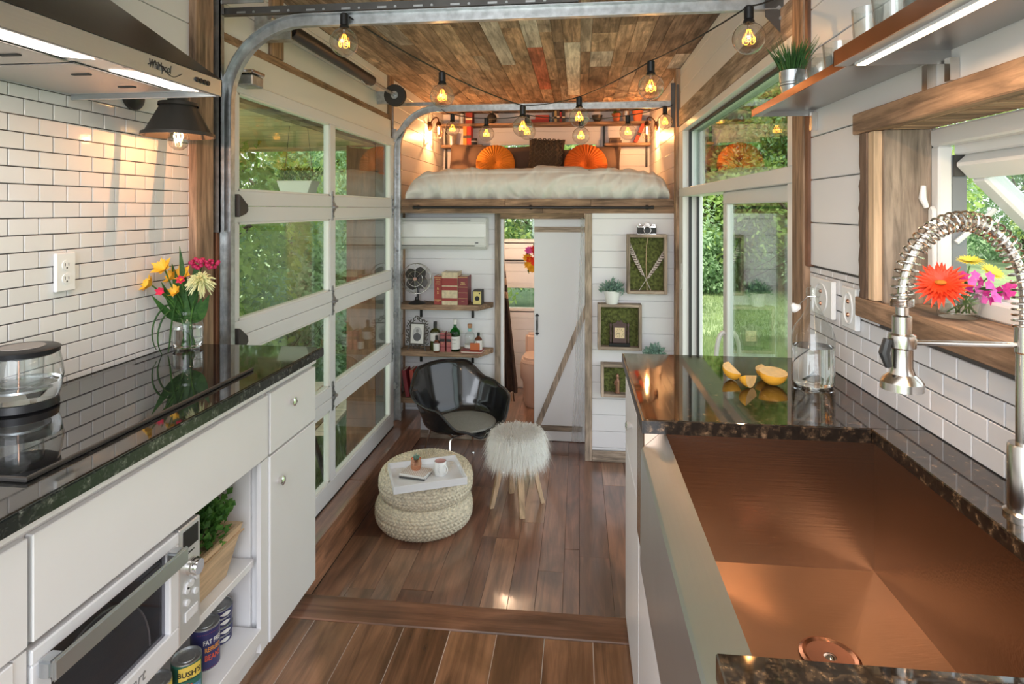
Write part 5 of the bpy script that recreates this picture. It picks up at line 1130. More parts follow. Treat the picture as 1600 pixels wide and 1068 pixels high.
glass('tumbler', 'tall tumbler in front of the wooden crate', 1425, 50, 0.034, 0.044, 0.15, Z=0.3525)
cr1 = thing('wooden_crate', 'dark wooden crate at the top edge on the deeper shelf', 'crate', (0.74, 1.07, 0.3525))
for k in range(3): slab('slat', (-0.06, -0.05, -0.09, 0.09, 0.005+k*0.075, 0.07+k*0.075), M['barny'], cr1, 0.002)
slab('end_panel', (-0.05, 0.06, 0.078, 0.09, 0.0, 0.22), M['barnz'], cr1, 0.002); slab('base', (-0.05, 0.06, -0.078, 0.077, 0.0, 0.01), M['barny'], cr1)
gp = atZ(1222, 156, 0.346); tp = thing('potted_grass', 'ribbed tin pot of spiky green grass at the end of the steel shelf', 'plant', (gp.x+0.03, gp.y, 0.3455))
prof = [(0.0, 0.0), (0.028, 0.0)]
for k in range(9): prof.append((0.028+0.010*k/8+(0.0015 if k in (4, 5, 6) else 0), 0.09*k/8))
MB().lathe(prof+[(0.036, 0.088), (0.0, 0.08)], 28).build('pot', M['galv'], tp, smooth=True, auto=0.5)
for zz in (0.045, 0.053, 0.061): MB().tube([(0.0345*math.cos(a), 0.0345*math.sin(a), zz) for a in [2*PI*k/24 for k in range(24)]], 0.0018, 5, closed=True).build('ridge', M['galv'], tp, smooth=True)
b = MB(); rg = random.Random(6)
for k in range(150):
    a = rg.uniform(0, 6.28); r = rg.uniform(0, 0.03); l = rg.uniform(0.06, 0.125); o_ = rg.uniform(0.15, 1.0)
    p = Vector((r*math.cos(a), r*math.sin(a), 0.08)); d = Vector((math.cos(a)*o_*0.6, math.sin(a)*o_*0.6, 1))
    b.tube([p, p+d*l*0.5, p+d*l*0.95+Vector((math.cos(a), math.sin(a), -0.2))*0.01*o_], [0.0016, 0.0018, 0.0003], 4)
b.build('grass', M['leafdark'], tp)['kind'] = 'stuff'
# vase of flowers on the sill
vp = atZ(1497, 492, -0.252); vs_ = thing('flower_bowl', 'low glass bowl of an orange gerbera and pink and yellow flowers on the window sill', 'vase', (0.872, vp.y*0.872/vp.x, -0.2515))
VY = vp.y
MB().lathe([(0.0, 0.003), (0.038, 0.003), (0.041, 0.010), (0.045, 0.066), (0.043, 0.066), (0.039, 0.014), (0.0, 0.012)], 36, cap=False).build('bowl', M['clear'], vs_, smooth=True)
MB().lathe([(0.0, 0.013), (0.037, 0.013), (0.040, 0.038), (0.0, 0.038)], 32).build('water', M['water'], vs_, smooth=True)
YB_ = vs_.location.y
def rel(u, v, dY=0.0): p = atY(u, v, YB_+dY); return Vector((p.x-0.872, dY, p.z+0.2515))
random.seed(5)
gc = rel(1470, 443, -0.035); b = MB()
fo = plain('petal_orange', (0.80, 0.05, 0.012), 0.45); nrm = Vector((-0.5, -0.75, 0.65))
petal_flower(b, gc, nrm, 0.060, 26, 0.014, 3, -0.1); b.build('gerbera', fo, vs_)
b = MB(); b.ball(gc+nrm.normalized()*0.006, 0.012, 12, 8, (1, 1, 0.5)); b.build('gerbera_centre', plain('gerbera_core', (0.55, 0.2, 0.02), 0.8), vs_)
fy2 = plain('petal_lemon', (0.86, 0.72, 0.08), 0.5); fy3 = plain('petal_amber', (0.86, 0.45, 0.02), 0.5); fpp = plain('petal_orchid', (0.72, 0.12, 0.46), 0.5); fpm = plain('petal_fuchsia', (0.50, 0.01, 0.20), 0.5)
b = MB(); petal_flower(b, rel(1550, 425, 0.01), (0.2, -0.6, 0.7), 0.028, 22, 0.008, 2, 0.1); petal_flower(b, rel(1515, 408, 0.02), (-0.1, -0.3, 1), 0.03, 20, 0.008, 2, 0.1); b.build('yellow_daisy', fy2, vs_)
b = MB(); petal_flower(b, rel(1497, 447, -0.045), (0.0, -1, 0.2), 0.017, 14, 0.008, 3, 0.3); b.build('amber_flower', fy3, vs_)
b = MB(); rgp = random.Random(3)
for (u, v) in ((1517, 440), (1528, 452), (1543, 445), (1550, 455), (1535, 468), (1556, 466), (1522, 430), (1545, 432)):
    petal_flower(b, rel(u, v, rgp.uniform(-0.03, 0.0)), (rgp.uniform(-.4, .4), -1, rgp.uniform(0, .5)), 0.014, 5, 0.014, 1, 0.3)
b.build('orchid_pink_flower', fpp, vs_)['kind'] = 'stuff'
b = MB()
for (u, v) in ((1505, 431), (1512, 450), (1530, 440), (1538, 457), (1560, 455), (1548, 470), (1572, 450), (1578, 458), (1570, 462), (1523, 462), (1580, 447)):
    petal_flower(b, rel(u, v, rgp.uniform(-0.03, 0.01)), (rgp.uniform(-.4, .4), -1, rgp.uniform(0, .5)), 0.014, 5, 0.013, 1, 0.3)
b.build('fuchsia_flower', fpm, vs_)['kind'] = 'stuff'
b = MB()
for (u, v) in ((1475, 450), (1550, 428), (1497, 450), (1535, 455), (1572, 455), (1515, 415), (1520, 440), (1550, 465)):
    p = rel(u, v, -0.0); b.tube(bez([(random.uniform(-.03, .03), random.uniform(-.01, .01), 0.015), (p.x*0.2, 0, 0.05), p], 8), 0.0017, 5)
b.build('stem', M['leafmid'], vs_)['kind'] = 'stuff'
b = MB()
for k in range(26): b.leaf((random.uniform(-.025, .035), random.uniform(-.02, .02), random.uniform(0.05, 0.08)), (random.uniform(-1, 1), random.uniform(-1, 1), random.uniform(0, 0.6)), 0.035, 0.013)
b.build('foliage', M['leafdark'], vs_)['kind'] = 'stuff'
# ================================================================ LIVING END
def RZM(a): return Matrix.Rotation(a, 3, 'Z')
# armchair: moulded shell on steel rod legs
ac = thing('armchair', 'black moulded shell armchair with a grey seat pad in front of the shelves', 'chair', (-0.93, 4.70, FL), math.atan2(0.82, 0.57)-PI/2+PI/2-0.96)
ac.rotation_euler = (0, 0, math.radians(41)); ac.scale = (1.08, 1.05, 1.0)   # local -Y is the front
def ang_lerp(tab, a):
    a = a % (2*PI); n = len(tab)
    f = a/(2*PI)*n; i = int(f) % n; t = f-int(f); t = t*t*(3-2*t)
    return tab[i]*(1-t)+tab[(i+1) % n]*t
# tables every 30 deg; 0 = chair's right side(+x), 90 = back(+y), 270 = front
RAD = [0.345, 0.335, 0.325, 0.31, 0.325, 0.335, 0.345, 0.35, 0.345, 0.30, 0.345, 0.35]
HGT = [0.22, 0.26, 0.40, 0.415, 0.40, 0.26, 0.22, 0.205, 0.055, -0.03, 0.055, 0.205]
def shell_pt(a, t, off=0.0):
    R = ang_lerp(RAD, a); H = ang_lerp(HGT, a)
    f = math.sin(min(1, t/0.62)*PI/2)**0.9 if t < 0.62 else 1.0
    rr = R*(0.86*f+0.14*max(0, (t-0.62)/0.38))*1.0
    g = max(0, (t-0.42)/0.58); z = H*(g**1.25)
    back = max(0, math.sin(a)); rr += 0.07*g*back; rr += off*0
    z += 0.02*math.sin(min(1, t/0.6)*PI/2)
    lip = 0.012*max(0, (t-0.93)/0.07)
    rr += lip
    return Vector((rr*math.cos(a), rr*math.sin(a)*0.95, 0.365+z))
nu, nv = 72, 30
b = MB(); b.grid(lambda u, v: shell_pt(2*PI*u, 0.02+0.98*v), nu, nv, closeu=True)
b.f.append([k for k in range(nu)]); b.m.append(0)
sh_ = b.build('seat_shell', plain('black_gelcoat', (0.012, 0.012, 0.013), 0.16, coat=0.4), ac, smooth=True, auto=1.2)
so = sh_.modifiers.new('solid', 'SOLIDIFY'); so.thickness = 0.009; so.offset = -1
b = MB(); b.tube([shell_pt(2*PI*k/96, 1.0)+Vector((0, 0, 0.0)) for k in range(96)], 0.0075, 8, closed=True); b.build('rim', M['rubber'], ac, smooth=True)
b = MB(); nn_ = 48; rings = [(0.0, 0.022), (0.5, 0.022), (0.85, 0.022), (0.97, 0.018), (1.0, 0.008), (0.97, 0.0)]
vs = []; 
for (r_, z_) in rings:
    for k in range(nn_):
        a = 2*PI*k/nn_; R = 0.222*ang_lerp([1.06, 1.0, 0.96, 0.94, 0.96, 1.0, 1.06, 1.12, 1.14, 1.14, 1.14, 1.12], a); vs.append((max(r_, 0.001)*R*math.cos(a), max(r_, 0.001)*R*math.sin(a)-0.015, 0.388+z_))
fs = [(i*nn_+k, i*nn_+(k+1) % nn_, (i+1)*nn_+(k+1) % nn_, (i+1)*nn_+k) for i in range(len(rings)-1) for k in range(nn_)]
b.add(vs, fs); b.build('seat_pad', plain('grey_felt', (0.27, 0.27, 0.245), 0.95, noise=0.35, nscale=220, bump=0.3, bscale=300), ac, smooth=True)
LS = 0.235
b = MB(); b.tube([(-0.15, -0.15, 0.345), (0.15, -0.15, 0.345), (0.15, 0.14, 0.345), (-0.15, 0.14, 0.345)], 0.008, 8, closed=True); b.build('seat_frame', M['chrome'], ac, smooth=True)
for sx in (-1, 1):
    for sy in (-1, 1):
        MB().tube([(sx*0.06, sy*0.145, 0.348), (sx*0.165, sy*0.15, 0.345), (sx*0.18, sy*0.158, 0.325), (sx*LS*0.96, sy*LS*0.94, 0.02), (sx*LS*0.96, sy*LS*0.94, 0.008)], 0.0085, 8).build('leg', M['nickel'], ac, smooth=True)
        MB().lathe([(0.014, 0), (0.014, 0.006), (0.008, 0.016)], 12, (sx*LS*0.96, sy*LS*0.94, 0)).build('foot', M['chrome'], ac, smooth=True)
# fur stool
st = thing('fur_stool', 'white shaggy fur stool on four pale wooden legs', 'stool', (-0.432, 4.19, FL))
MB().lathe([(0.0, 0.33), (0.14, 0.33), (0.155, 0.35), (0.155, 0.46), (0.13, 0.495), (0.0, 0.505)], 32).build('cushion', plain('fleece_white', (0.82, 0.82, 0.80), 0.9), st, smooth=True)
rs = np.random.RandomState(3); n = 21000
a = rs.rand(n)*2*PI; top = rs.rand(n) < 0.42; r = np.where(top, 0.15*np.sqrt(rs.rand(n)), 0.155); z = np.where(top, 0.498, 0.345+0.155*rs.rand(n))
clump = np.sin(a*23)*0.5+np.sin(a*41+z*60)*0.5
P = np.stack([r*np.cos(a), r*np.sin(a), z], 1); ln = 0.058+0.05*rs.rand(n)+np.where(top, 0, 0.022)
out_ = np.stack([np.cos(a+0.25*clump), np.sin(a+0.25*clump), np.zeros(n)], 1)
outw = np.where(top, r/0.15*0.6+0.1, 0.62)[:, None]; up = np.where(top, 0.55, 0.1)[:, None]
rnd = rs.normal(size=(n, 3))*0.28
d1 = out_*outw*0.8+np.array([0, 0, 1.0])*up+rnd; d2 = d1*0.6+np.array([0, 0, -1.25])
p1 = P+d1*ln[:, None]*0.42; p2 = p1+d2*ln[:, None]*0.62; sd = np.cross(d1, rs.normal(size=(n, 3))); sd /= np.linalg.norm(sd, axis=1)[:, None]; sd *= 0.0013
V = np.zeros((n*5, 3)); V[0::5] = P-sd; V[1::5] = P+sd; V[2::5] = p1+sd; V[3::5] = p1-sd; V[4::5] = p2
base = np.arange(n)*5
quads = np.stack([base, base+1, base+2, base+3], 1); tris = np.stack([base+3, base+2, base+4], 1)
me = bpy.data.meshes.new('fur'); me.vertices.add(n*5); me.vertices.foreach_set('co', V.ravel()); me.loops.add(n*7); me.loops.foreach_set('vertex_index', np.concatenate([quads.ravel(), tris.ravel()]))
me.polygons.add(n*2); me.polygons.foreach_set('loop_start', np.concatenate([np.arange(n)*4, n*4+np.arange(n)*3])); me.update(calc_edges=True); me.materials.append(leafmat('white_fur', (0.84, 0.83, 0.80), (0.90, 0.90, 0.88), 0.35, 3))
o = bpy.data.objects.new('fur', me); C.objects.link(o); o.parent = st; o['kind'] = 'stuff'
for (sx, sy) in ((-1, -0.35), (0.3, -1), (1, 0.3), (-0.35, 1)):
    d = Vector((sx, sy, 0)).normalized(); a0_ = math.atan2(sy, sx); b = MB(); p = d*0.10+Vector((0, 0, 0.35)); q = d*0.185
    u = Vector((-d.y, d.x, 0)); vs = [p-u*0.024-d*0.018, p+u*0.024-d*0.018, p+u*0.024+d*0.018, p-u*0.024+d*0.018, q-u*0.018-d*0.014, q+u*0.018-d*0.014, q+u*0.018+d*0.014, q-u*0.018+d*0.014]
    b.add(vs, [(0,1,2,3),(7,6,5,4),(0,4,5,1),(1,5,6,2),(2,6,7,3),(3,7,4,0)]); b.build('leg', M['lightz'], st, bevel=0.002)
# woven poufs
pm = plain('braided_straw', (0.70, 0.62, 0.47), 0.8, noise=0.3, nscale=60)
def pouf(lab, x, y, z, R, h):
    t = thing('woven_pouf', lab, 'pouf', (x, y, z), 0, 'pair of stacked braided poufs')
    rows = 16; strands = 72; nu, nv = strands*5, rows*6
    def fn(u, v):
        th = -PI/2+PI*v; cs_, sn = math.cos(th), math.sin(th); rr = R*(0.50+0.50*abs(cs_)**0.75) if True else R
        if abs(sn) > 0.999: rr = 0.02
        prof = R-0.5*h*0.9+0.5*h*0.9*abs(cs_)**0.8 if cs_ > 0.16 else (R-0.5*h*0.9+0.5*h*0.9*abs(cs_)**0.8)*(cs_/0.16)**0.7
        zz = h/2+h/2*math.copysign(abs(sn)**0.85, sn)
        s_ = v*rows; row = math.floor(s_); fr = s_-row
        ph = u*strands+(0.5 if row % 2 else 0)+(fr-0.5)*(0.7 if row % 2 else -0.7)
        bump = (0.5+0.5*math.cos(2*PI*ph))**0.7*math.sin(PI*fr)**0.6*0.0115*min(1, prof/0.15)
        a = 2*PI*u; nx = cs_; nz = sn
        return ((prof+bump*nx)*math.cos(a), (prof+bump*nx)*math.sin(a), zz+bump*nz)
    b = MB(); b.grid(fn, nu, nv, closeu=True); b.build('braid', pm, t, smooth=True, auto=None); return t
PX_, PY_ = -1.03, 3.93
pouf('lower braided straw pouf standing on the floor', PX_-0.005, PY_, FL, 0.318, 0.19)
pouf('upper braided straw pouf carrying the white tray', PX_+0.005, PY_+0.01, FL+0.178, 0.308, 0.185)
# tray
TZ = FL+0.178+0.186
cA_, cB_, cC_, cD_ = [atZ(u, v, TZ+0.035) for u, v in ((605, 726), (711, 712), (731, 748), (616, 763))]
cx = (cA_+cB_+cC_+cD_)/4; ex = ((cB_-cA_)+(cC_-cD_))/2; ey = ((cA_-cD_)+(cB_-cC_))/2
tr = thing('serving_tray', 'white wooden tray with cut-out handles on the stacked poufs', 'tray', (cx.x, cx.y, TZ), math.atan2(ex.y, ex.x)); TW, TD = ex.length/2, ey.length/2
slab('base', (-TW, TW, -TD, TD, 0.0, 0.008), M['cabwhite'], tr, 0.001)
for (bx) in ((-TW, TW, -TD, -TD+0.009, 0.008, 0.045), (-TW, TW, TD-0.009, TD, 0.008, 0.045)): slab('side', bx, M['cabwhite'], tr, 0.001)
for sx in (-1, 1):
    b = MB(); x0 = sx*TW-(0.009 if sx > 0 else 0); x1 = x0+0.009
    b.box(x0, x1, -TD+0.009, TD-0.009, 0.008, 0.022); b.box(x0, x1, -TD+0.009, TD-0.009, 0.037, 0.045); b.box(x0, x1, -TD+0.009, -0.05, 0.022, 0.037); b.box(x0, x1, 0.05, TD-0.009, 0.022, 0.037); b.build('end', M['cabwhite'], tr)
TT = TZ+0.0085
def onT(u, v, dz=0): return atZ(u, v, TT+dz)
# notebooks with chevron print
def chev_mat():
    m, nt, out = _mat('chevron_print'); L = nt.links.new; b = nt.nodes.new('ShaderNodeBsdfPrincipled'); L(b.outputs[0], out.inputs[0])
    t = nt.nodes.new('ShaderNodeTexCoord'); s = nt.nodes.new('ShaderNodeSeparateXYZ'); L(t.outputs['Object'], s.inputs[0])
    pg = nt.nodes.new('ShaderNodeMath'); pg.operation = 'PINGPONG'; pg.inputs[1].default_value = 0.008; L(s.outputs[0], pg.inputs[0])
    ad = nt.nodes.new('ShaderNodeMath'); ad.operation = 'ADD'; L(pg.outputs[0], ad.inputs[0]); L(s.outputs[1], ad.inputs[1])
    mo = nt.nodes.new('ShaderNodeMath'); mo.operation = 'PINGPONG'; mo.inputs[1].default_value = 0.009; L(ad.outputs[0], mo.inputs[0])
    gt = nt.nodes.new('ShaderNodeMath'); gt.operation = 'GREATER_THAN'; gt.inputs[1].default_value = 0.0045; L(mo.outputs[0], gt.inputs[0])
    mx = nt.nodes.new('ShaderNodeMix'); mx.data_type = 'RGBA'; mx.inputs[6].default_value = (0.50, 0.38, 0.32, 1); mx.inputs[7].default_value = (0.82, 0.80, 0.77, 1); L(gt.outputs[0], mx.inputs[0]); L(mx.outputs[2], b.inputs['Base Color'])
    return m
chm = chev_mat(); spots = plain('spotted_edge', (0.08, 0.08, 0.08), 0.6)
npos = onT(650, 742)
for i in range(2):
    t = thing('notebook', ['lower notebook with a black spotted edge on the tray', 'upper notebook with a beige chevron cover on the tray'][i], 'notebook', (npos.x+0.004*i, npos.y, TT+0.0005+0.0145*i), tr.rotation_euler.z-0.55-0.1*i)
    slab('pages', (-0.085, 0.085, -0.062, 0.062, 0.001, 0.013), M['labelw'], t); slab('cover', (-0.087, 0.087, -0.064, 0.064, 0.013, 0.014), chm, t); slab('back_cover', (-0.087, 0.087, -0.064, 0.064, 0, 0.001), chm if i else spots, t)
    slab('spine', (-0.088, 0.087, -0.0655, -0.064, 0.0, 0.014), M['labelw'] if i else spots, t)
cp_ = onT(652, 733); cpt = thing('succulent_pot', 'small copper pot with a succulent on the notebooks', 'plant', (npos.x-0.005, npos.y+0.02, TT+0.030))
MB().lathe([(0.0, 0), (0.026, 0), (0.033, 0.01), (0.036, 0.035), (0.031, 0.072), (0.029, 0.072), (0.03, 0.06), (0.0, 0.058)], 32).build('pot', M['copper'], cpt, smooth=True, auto=0.8)
b = MB(); rg = random.Random(4)
for k in range(26): a = k*2.4; b.leaf((0.003*math.cos(a), 0.003*math.sin(a), 0.06), (math.cos(a)*(0.15+k*0.03), math.sin(a)*(0.15+k*0.03), 1), 0.03+0.012*rg.random(), 0.014, fold=0.3)
b.build('succulent', M['leafpale'], cpt)
mp_ = onT(688, 741); mg = thing('mug', 'white mug with grey marks and a pink inside on the tray', 'mug', (mp_.x, mp_.y, TT))
MB().lathe([(0.0, 0.0), (0.034, 0.0), (0.037, 0.005), (0.039, 0.088), (0.0375, 0.09)], 36, cap=False).build('cup', M['ceramic'], mg, smooth=True, auto=0.8)
MB().lathe([(0.0365, 0.09), (0.035, 0.02), (0.0, 0.012)], 36, cap=False).build('inside', plain('glaze_pink', (0.62, 0.38, 0.34), 0.25), mg, smooth=True)
MB().tube([Vector((0.037+0.024*math.sin(PI*k/10), 0, 0.045+0.026*math.cos(PI*k/10))) for k in range(11)], 0.0045, 8).build('handle', M['ceramic'], mg, smooth=True); mg.rotation_euler.z = -0.5
for k in range(5): MB().tube([Vector((math.cos(a_)*0.0392, math.sin(a_)*0.0392, 0.03+0.01*k+0.004*math.sin(a_*9+k))) for a_ in [-1.3+0.1*q for q in range(5)]], 0.0007, 4).build('grey_mark', plain('mark_grey', (0.4, 0.4, 0.4), 0.5), mg)
# air conditioner
acn = thing('air_conditioner', 'white wall-mounted split air conditioner under the loft beam', 'air conditioner', (-1.21, YB-0.0, -0.36))
b = MB(); pf = [(0, 0.02), (-0.10, 0.0), (-0.17, 0.035), (-0.195, 0.12), (-0.19, 0.24), (-0.15, 0.285), (0, 0.285)]
vs = [(sx, p[0], p[1]) for sx in (-0.385, 0.40) for p in pf]; n_ = len(pf)
b.add(vs, [list(range(n_)), list(range(n_, 2*n_))[::-1]]+[(i, (i+1) % n_, n_+(i+1) % n_, n_+i) for i in range(n_)]); b.build('casing', M['ceramic'], acn, bevel=0.008, bseg=2)
slab('front_seam', (-0.37, 0.385, -0.197, -0.185, 0.108, 0.112), plain('seam_grey', (0.35, 0.35, 0.35), 0.6), acn)
b = MB(); b.cbox((-0.03, -0.178, 0.060), (0.66, 0.012, 0.036), Matrix.Rotation(-0.28, 3, 'X')); b.build('louver', M['vinyl'], acn, bevel=0.004)
slab('louver_gap', (-0.36, 0.30, -0.184, -0.17, 0.036, 0.042), M['blackmat'], acn); slab('intake', (-0.34, 0.26, -0.192, -0.16, 0.262, 0.268), plain('intake_grey', (0.25, 0.25, 0.25), 0.5), acn)
slab('sensor', (0.31, 0.335, -0.196, -0.185, 0.062, 0.07), M['black'], acn)
# wall shelves
def wshelf(lab, zt, xr_f, xr_b, th=0.047):
    t = thing('wall_shelf', lab, 'shelf', (-1.2, 5.24, zt), 0, 'reclaimed plank wall shelves'); t.pop('group') if False else None
    b = MB(); poly = [(-1.588+1.2, -0.115), (xr_f+1.2, -0.115), (xr_b+1.2, 0.095), (-1.588+1.2, 0.095)]; b.prism(poly, th, axis=2, o=-th); b.build('board', M['gbarnx'] if False else M['barnx'], t, bevel=0.003)
    for xx in (-0.235, 0.245):
        slab('bracket', (xx-0.012, xx+0.012, 0.09, 0.096, -th-0.10, -th), M['black'], t); slab('bracket', (xx-0.012, xx+0.012, -0.05, 0.09, -th-0.005, -th), M['black'], t)
    return t
Z1, Z2, Z3 = -0.838, -1.248, -1.663
wshelf('upper reclaimed plank shelf carrying the fan and red books', Z1, -0.872, -0.765); wshelf('middle reclaimed plank shelf carrying the bottles', Z2, -0.872, -0.765); wshelf('lowest reclaimed plank shelf behind the armchair', Z3, -0.872, -0.765)
SYC = 5.19
# desk fan
fp = atY(651, 472, SYC-0.02); fn_ = thing('desk_fan', 'black vintage desk fan with a wire cage on the upper shelf', 'fan', (fp.x, SYC-0.01, Z1))
MB().lathe([(0.0, 0), (0.075, 0), (0.078, 0.006), (0.06, 0.018), (0.03, 0.026), (0.016, 0.036), (0.014, 0.06), (0.0, 0.062)], 32).build('base', M['black'], fn_, smooth=True, auto=0.7)
hc = Vector((0, -0.02, 0.225)); MB().tube([(0, 0.02, 0.05), (0, 0.045, 0.13), (0, 0.04, 0.19)], 0.011, 10).build('neck', M['black'], fn_, smooth=True)
MB().tube([hc+Vector((0, 0.02, 0)), hc+Vector((0, 0.09, 0))], [0.04, 0.032], 20).build('motor', M['black'], fn_, smooth=True, auto=0.7)
for k in range(4):
    a = PI/4+k*PI/2+0.15; b = MB(); pts = []
    vs = []; 
    for i in range(7):
        for j in range(5):
            r = 0.022+0.088*i/6; w_ = 0.035+0.05*math.sin(PI*min(1, 0.15+0.8*i/6)); aa = a+(j/4-0.5)*w_*1.6/max(r, 0.035)
            vs.append(hc+Vector((r*math.cos(aa), 0.016*(j/4-0.5), r*math.sin(aa))))
    b.add(vs, [(i*5+j, i*5+j+1, (i+1)*5+j+1, (i+1)*5+j) for i in range(6) for j in range(4)]); bl_ = b.build('blade', M['charcoal'], fn_, smooth=True)
MB().tube([hc+Vector((0, -0.02, 0)), hc+Vector((0, 0.02, 0))], 0.022, 20).build('hub', M['black'], fn_)
MB().tube([hc+Vector((0, -0.048, 0)), hc+Vector((0, -0.044, 0))], 0.015, 20).build('badge', plain('badge_red', (0.6, 0.35, 0.3), 0.3, metal=0.6), fn_)
for (r, dy) in ((0.134, -0.015), (0.134, 0.022), (0.066, -0.042)):
    MB().tube([hc+Vector((r*math.cos(2*PI*k/40), dy, r*math.sin(2*PI*k/40))) for k in range(40)], 0.0022, 6, closed=True).build('cage_ring', M['nickel'], fn_, smooth=True)
for k in range(8):
    a = k*PI/4; d = Vector((math.cos(a), 0, math.sin(a))); MB().tube([hc+d*0.014+Vector((0, -0.045, 0)), hc+d*0.066+Vector((0, -0.042, 0)), hc+d*0.12+Vector((0, -0.028, 0)), hc+d*0.134+Vector((0, -0.01, 0)), hc+d*0.134+Vector((0, 0.03, 0))], 0.0016, 6).build('cage_wire', M['nickel'], fn_, smooth=True)
MB().tube([(0.05, 0.05, 0.02), (0.12, 0.06, 0.006), (0.17, 0.05, 0.004)], 0.003, 6).build('cord', M['rubber'], fn_)
# upright books
def book(lab, x, y, z, th, h, d, cover, lean=0.0, lines=(), rz=0.0, grp=None, text_=None, pages=None):
    t = thing('book', lab, 'book', (x, y, z), rz, grp); t.rotation_euler = (0, lean, rz)
    slab('spine', (-th/2, th/2, 0, 0.004, 0, h), cover, t, 0.001); slab('cover', (-th/2, -th/2+0.003, 0.004, d, 0, h), cover, t); slab('cover', (th/2-0.003, th/2, 0.004, d, 0, h), cover, t)
    slab('pages', (-th/2+0.003, th/2-0.003, 0.004, d-0.004, 0.003, h-0.004), M['paper'], t)
    for (z0, z1, m_) in lines: slab('spine_band', (-th/2+0.0005, th/2-0.0005, -0.0008, 0.0, z0, z1), m_, t)
    if text_:
        for (s_, zz, sz, m_) in text_: text('lettering', s_, sz, m_, t, (0, -0.0014, zz), (PI/2, 0, 0))
    return t
rb = M['redbook']; db = plain('dark_red_cloth', (0.20, 0.03, 0.035), 0.5, noise=0.1); cream = plain('worn_cream_cloth', (0.62, 0.52, 0.36), 0.7, noise=0.2, nscale=30)
ct_ = [atY(u, 474, SYC-0.05).x for u in (678, 690.5, 715.5, 731)]
book('slim red book with gilt lettering standing next to the fan', (ct_[0]+ct_[1])/2, SYC-0.05, Z1, ct_[1]-ct_[0]-0.003, 0.25, 0.17, rb, lines=((0.236, 0.24, M['gold']), (0.04, 0.043, M['gold'])), text_=[('WEBSTER', 0.222, 0.011, M['gold']), ('NEW', 0.20, 0.014, M['gold']), ('WORLD', 0.182, 0.012, M['gold']), ('&', 0.14, 0.03, M['gold']), ('S', 0.105, 0.035, M['gold']), ('1916', 0.03, 0.012, M['gold'])])
book('thick worn cream book with red bands on its spine', (ct_[1]+ct_[2])/2, SYC-0.06, Z1, ct_[2]-ct_[1]-0.004, 0.285, 0.19, cream, lines=((0.17, 0.235, rb), (0.128, 0.16, rb), (0.035, 0.06, rb)))
book('red ribbed book with gilt title beside the box camera', (ct_[2]+ct_[3])/2, SYC-0.05, Z1, ct_[3]-ct_[2]-0.004, 0.25, 0.17, db, lines=((0.155, 0.158, M['gold']), (0.105, 0.108, M['gold']), (0.055, 0.058, M['gold']), (0.24, 0.243, M['gold'])), text_=[('Miss', 0.195, 0.02, M['gold']), ('Elizabeth', 0.18, 0.013, M['gold']), ('Library', 0.03, 0.009, M['gold'])])
bc = thing('box_camera', 'old brass and black box camera at the end of the upper shelf', 'camera', (atY(745.5, 473, SYC-0.04).x, SYC-0.04, Z1))
slab('body', (-0.042, 0.042, 0.004, 0.11, 0, 0.125), M['blackmat'], bc, 0.002); slab('face', (-0.036, 0.036, 0.0, 0.004, 0.006, 0.118), plain('brass_face', (0.62, 0.52, 0.20), 0.4, metal=0.4), bc, 0.001)
MB().tube([(0, 0.001, 0.058), (0, -0.006, 0.058)], [0.022, 0.018], 20).build('lens', M['black'], bc, smooth=True); MB().tube([(0.02, 0.0, 0.102), (0.02, -0.002, 0.102)], 0.007, 12).build('viewfinder', M['black'], bc)
# framed portrait
pf_ = thing('photo_frame', 'ornate dark metal photo frame with a black and white portrait', 'picture frame', (atY(650, 540, SYC-0.07).x, SYC-0.06, Z2+0.002)); pf_.rotation_euler = (-0.12, 0, -0.12)
iron = plain('aged_iron', (0.10, 0.09, 0.08), 0.5, metal=0.7)
b = MB(); b.box(-0.072, 0.072, 0, 0.012, 0.05, 0.062); b.box(-0.072, 0.072, 0, 0.012, 0.23, 0.242); b.box(-0.072, -0.06, 0, 0.012, 0.062, 0.23); b.box(0.06, 0.072, 0, 0.012, 0.062, 0.23); b.build('inner_frame', iron, pf_, bevel=0.002)
slab('photo_mount', (-0.06, 0.06, 0.004, 0.007, 0.062, 0.23), M['labelw'], pf_)
gp_ = plain('photo_grey', (0.28, 0.28, 0.28), 0.6); gd = plain('photo_dark', (0.10, 0.10, 0.11), 0.6); gl_ = plain('photo_light', (0.5, 0.5, 0.5), 0.6)
MB().add([(0.044*math.cos(a), 0.0035, 0.146+0.062*math.sin(a)) for a in [2*PI*k/24 for k in range(24)]], [list(range(24))]).build('portrait_ground', gl_, pf_)
MB().add([(0.036*math.cos(a), 0.003, 0.118+0.036*math.sin(a)) for a in [2*PI*k/24 for k in range(24)]], [list(range(24))]).build('portrait_coat', gd, pf_)
MB().add([(0.013*math.cos(a), 0.0025, 0.172+0.017*math.sin(a)) for a in [2*PI*k/20 for k in range(20)]], [list(range(20))]).build('portrait_face', gp_, pf_)
b = MB()
def scroll(b, c, r, a0, turns, s):
    pts = []
    for k in range(16):
        t = k/15; rr = r*(1-0.75*t); a = a0+s*turns*2*PI*t; pts.append((c[0]+rr*math.cos(a), 0.006, c[1]+rr*math.sin(a)))
    b.tube(pts, 0.0042, 5)
for i in range(6):
    z_ = 0.07+0.034*i
    for sx in (-1, 1): scroll(b, (sx*0.090, z_), 0.019, PI/2*i, 0.8, sx*(1 if i % 2 else -1))
for i in range(5):
    x_ = -0.06+0.03*i
    scroll(b, (x_, 0.256+0.012*(2-abs(i-2))), 0.019, i, 0.8, 1 if i % 2 else -1); scroll(b, (x_, 0.036), 0.017, i, 0.8, -1 if i % 2 else 1)
for i in range(3): scroll(b, (-0.02+0.02*i, 0.29), 0.014, i*2, 0.7, 1)
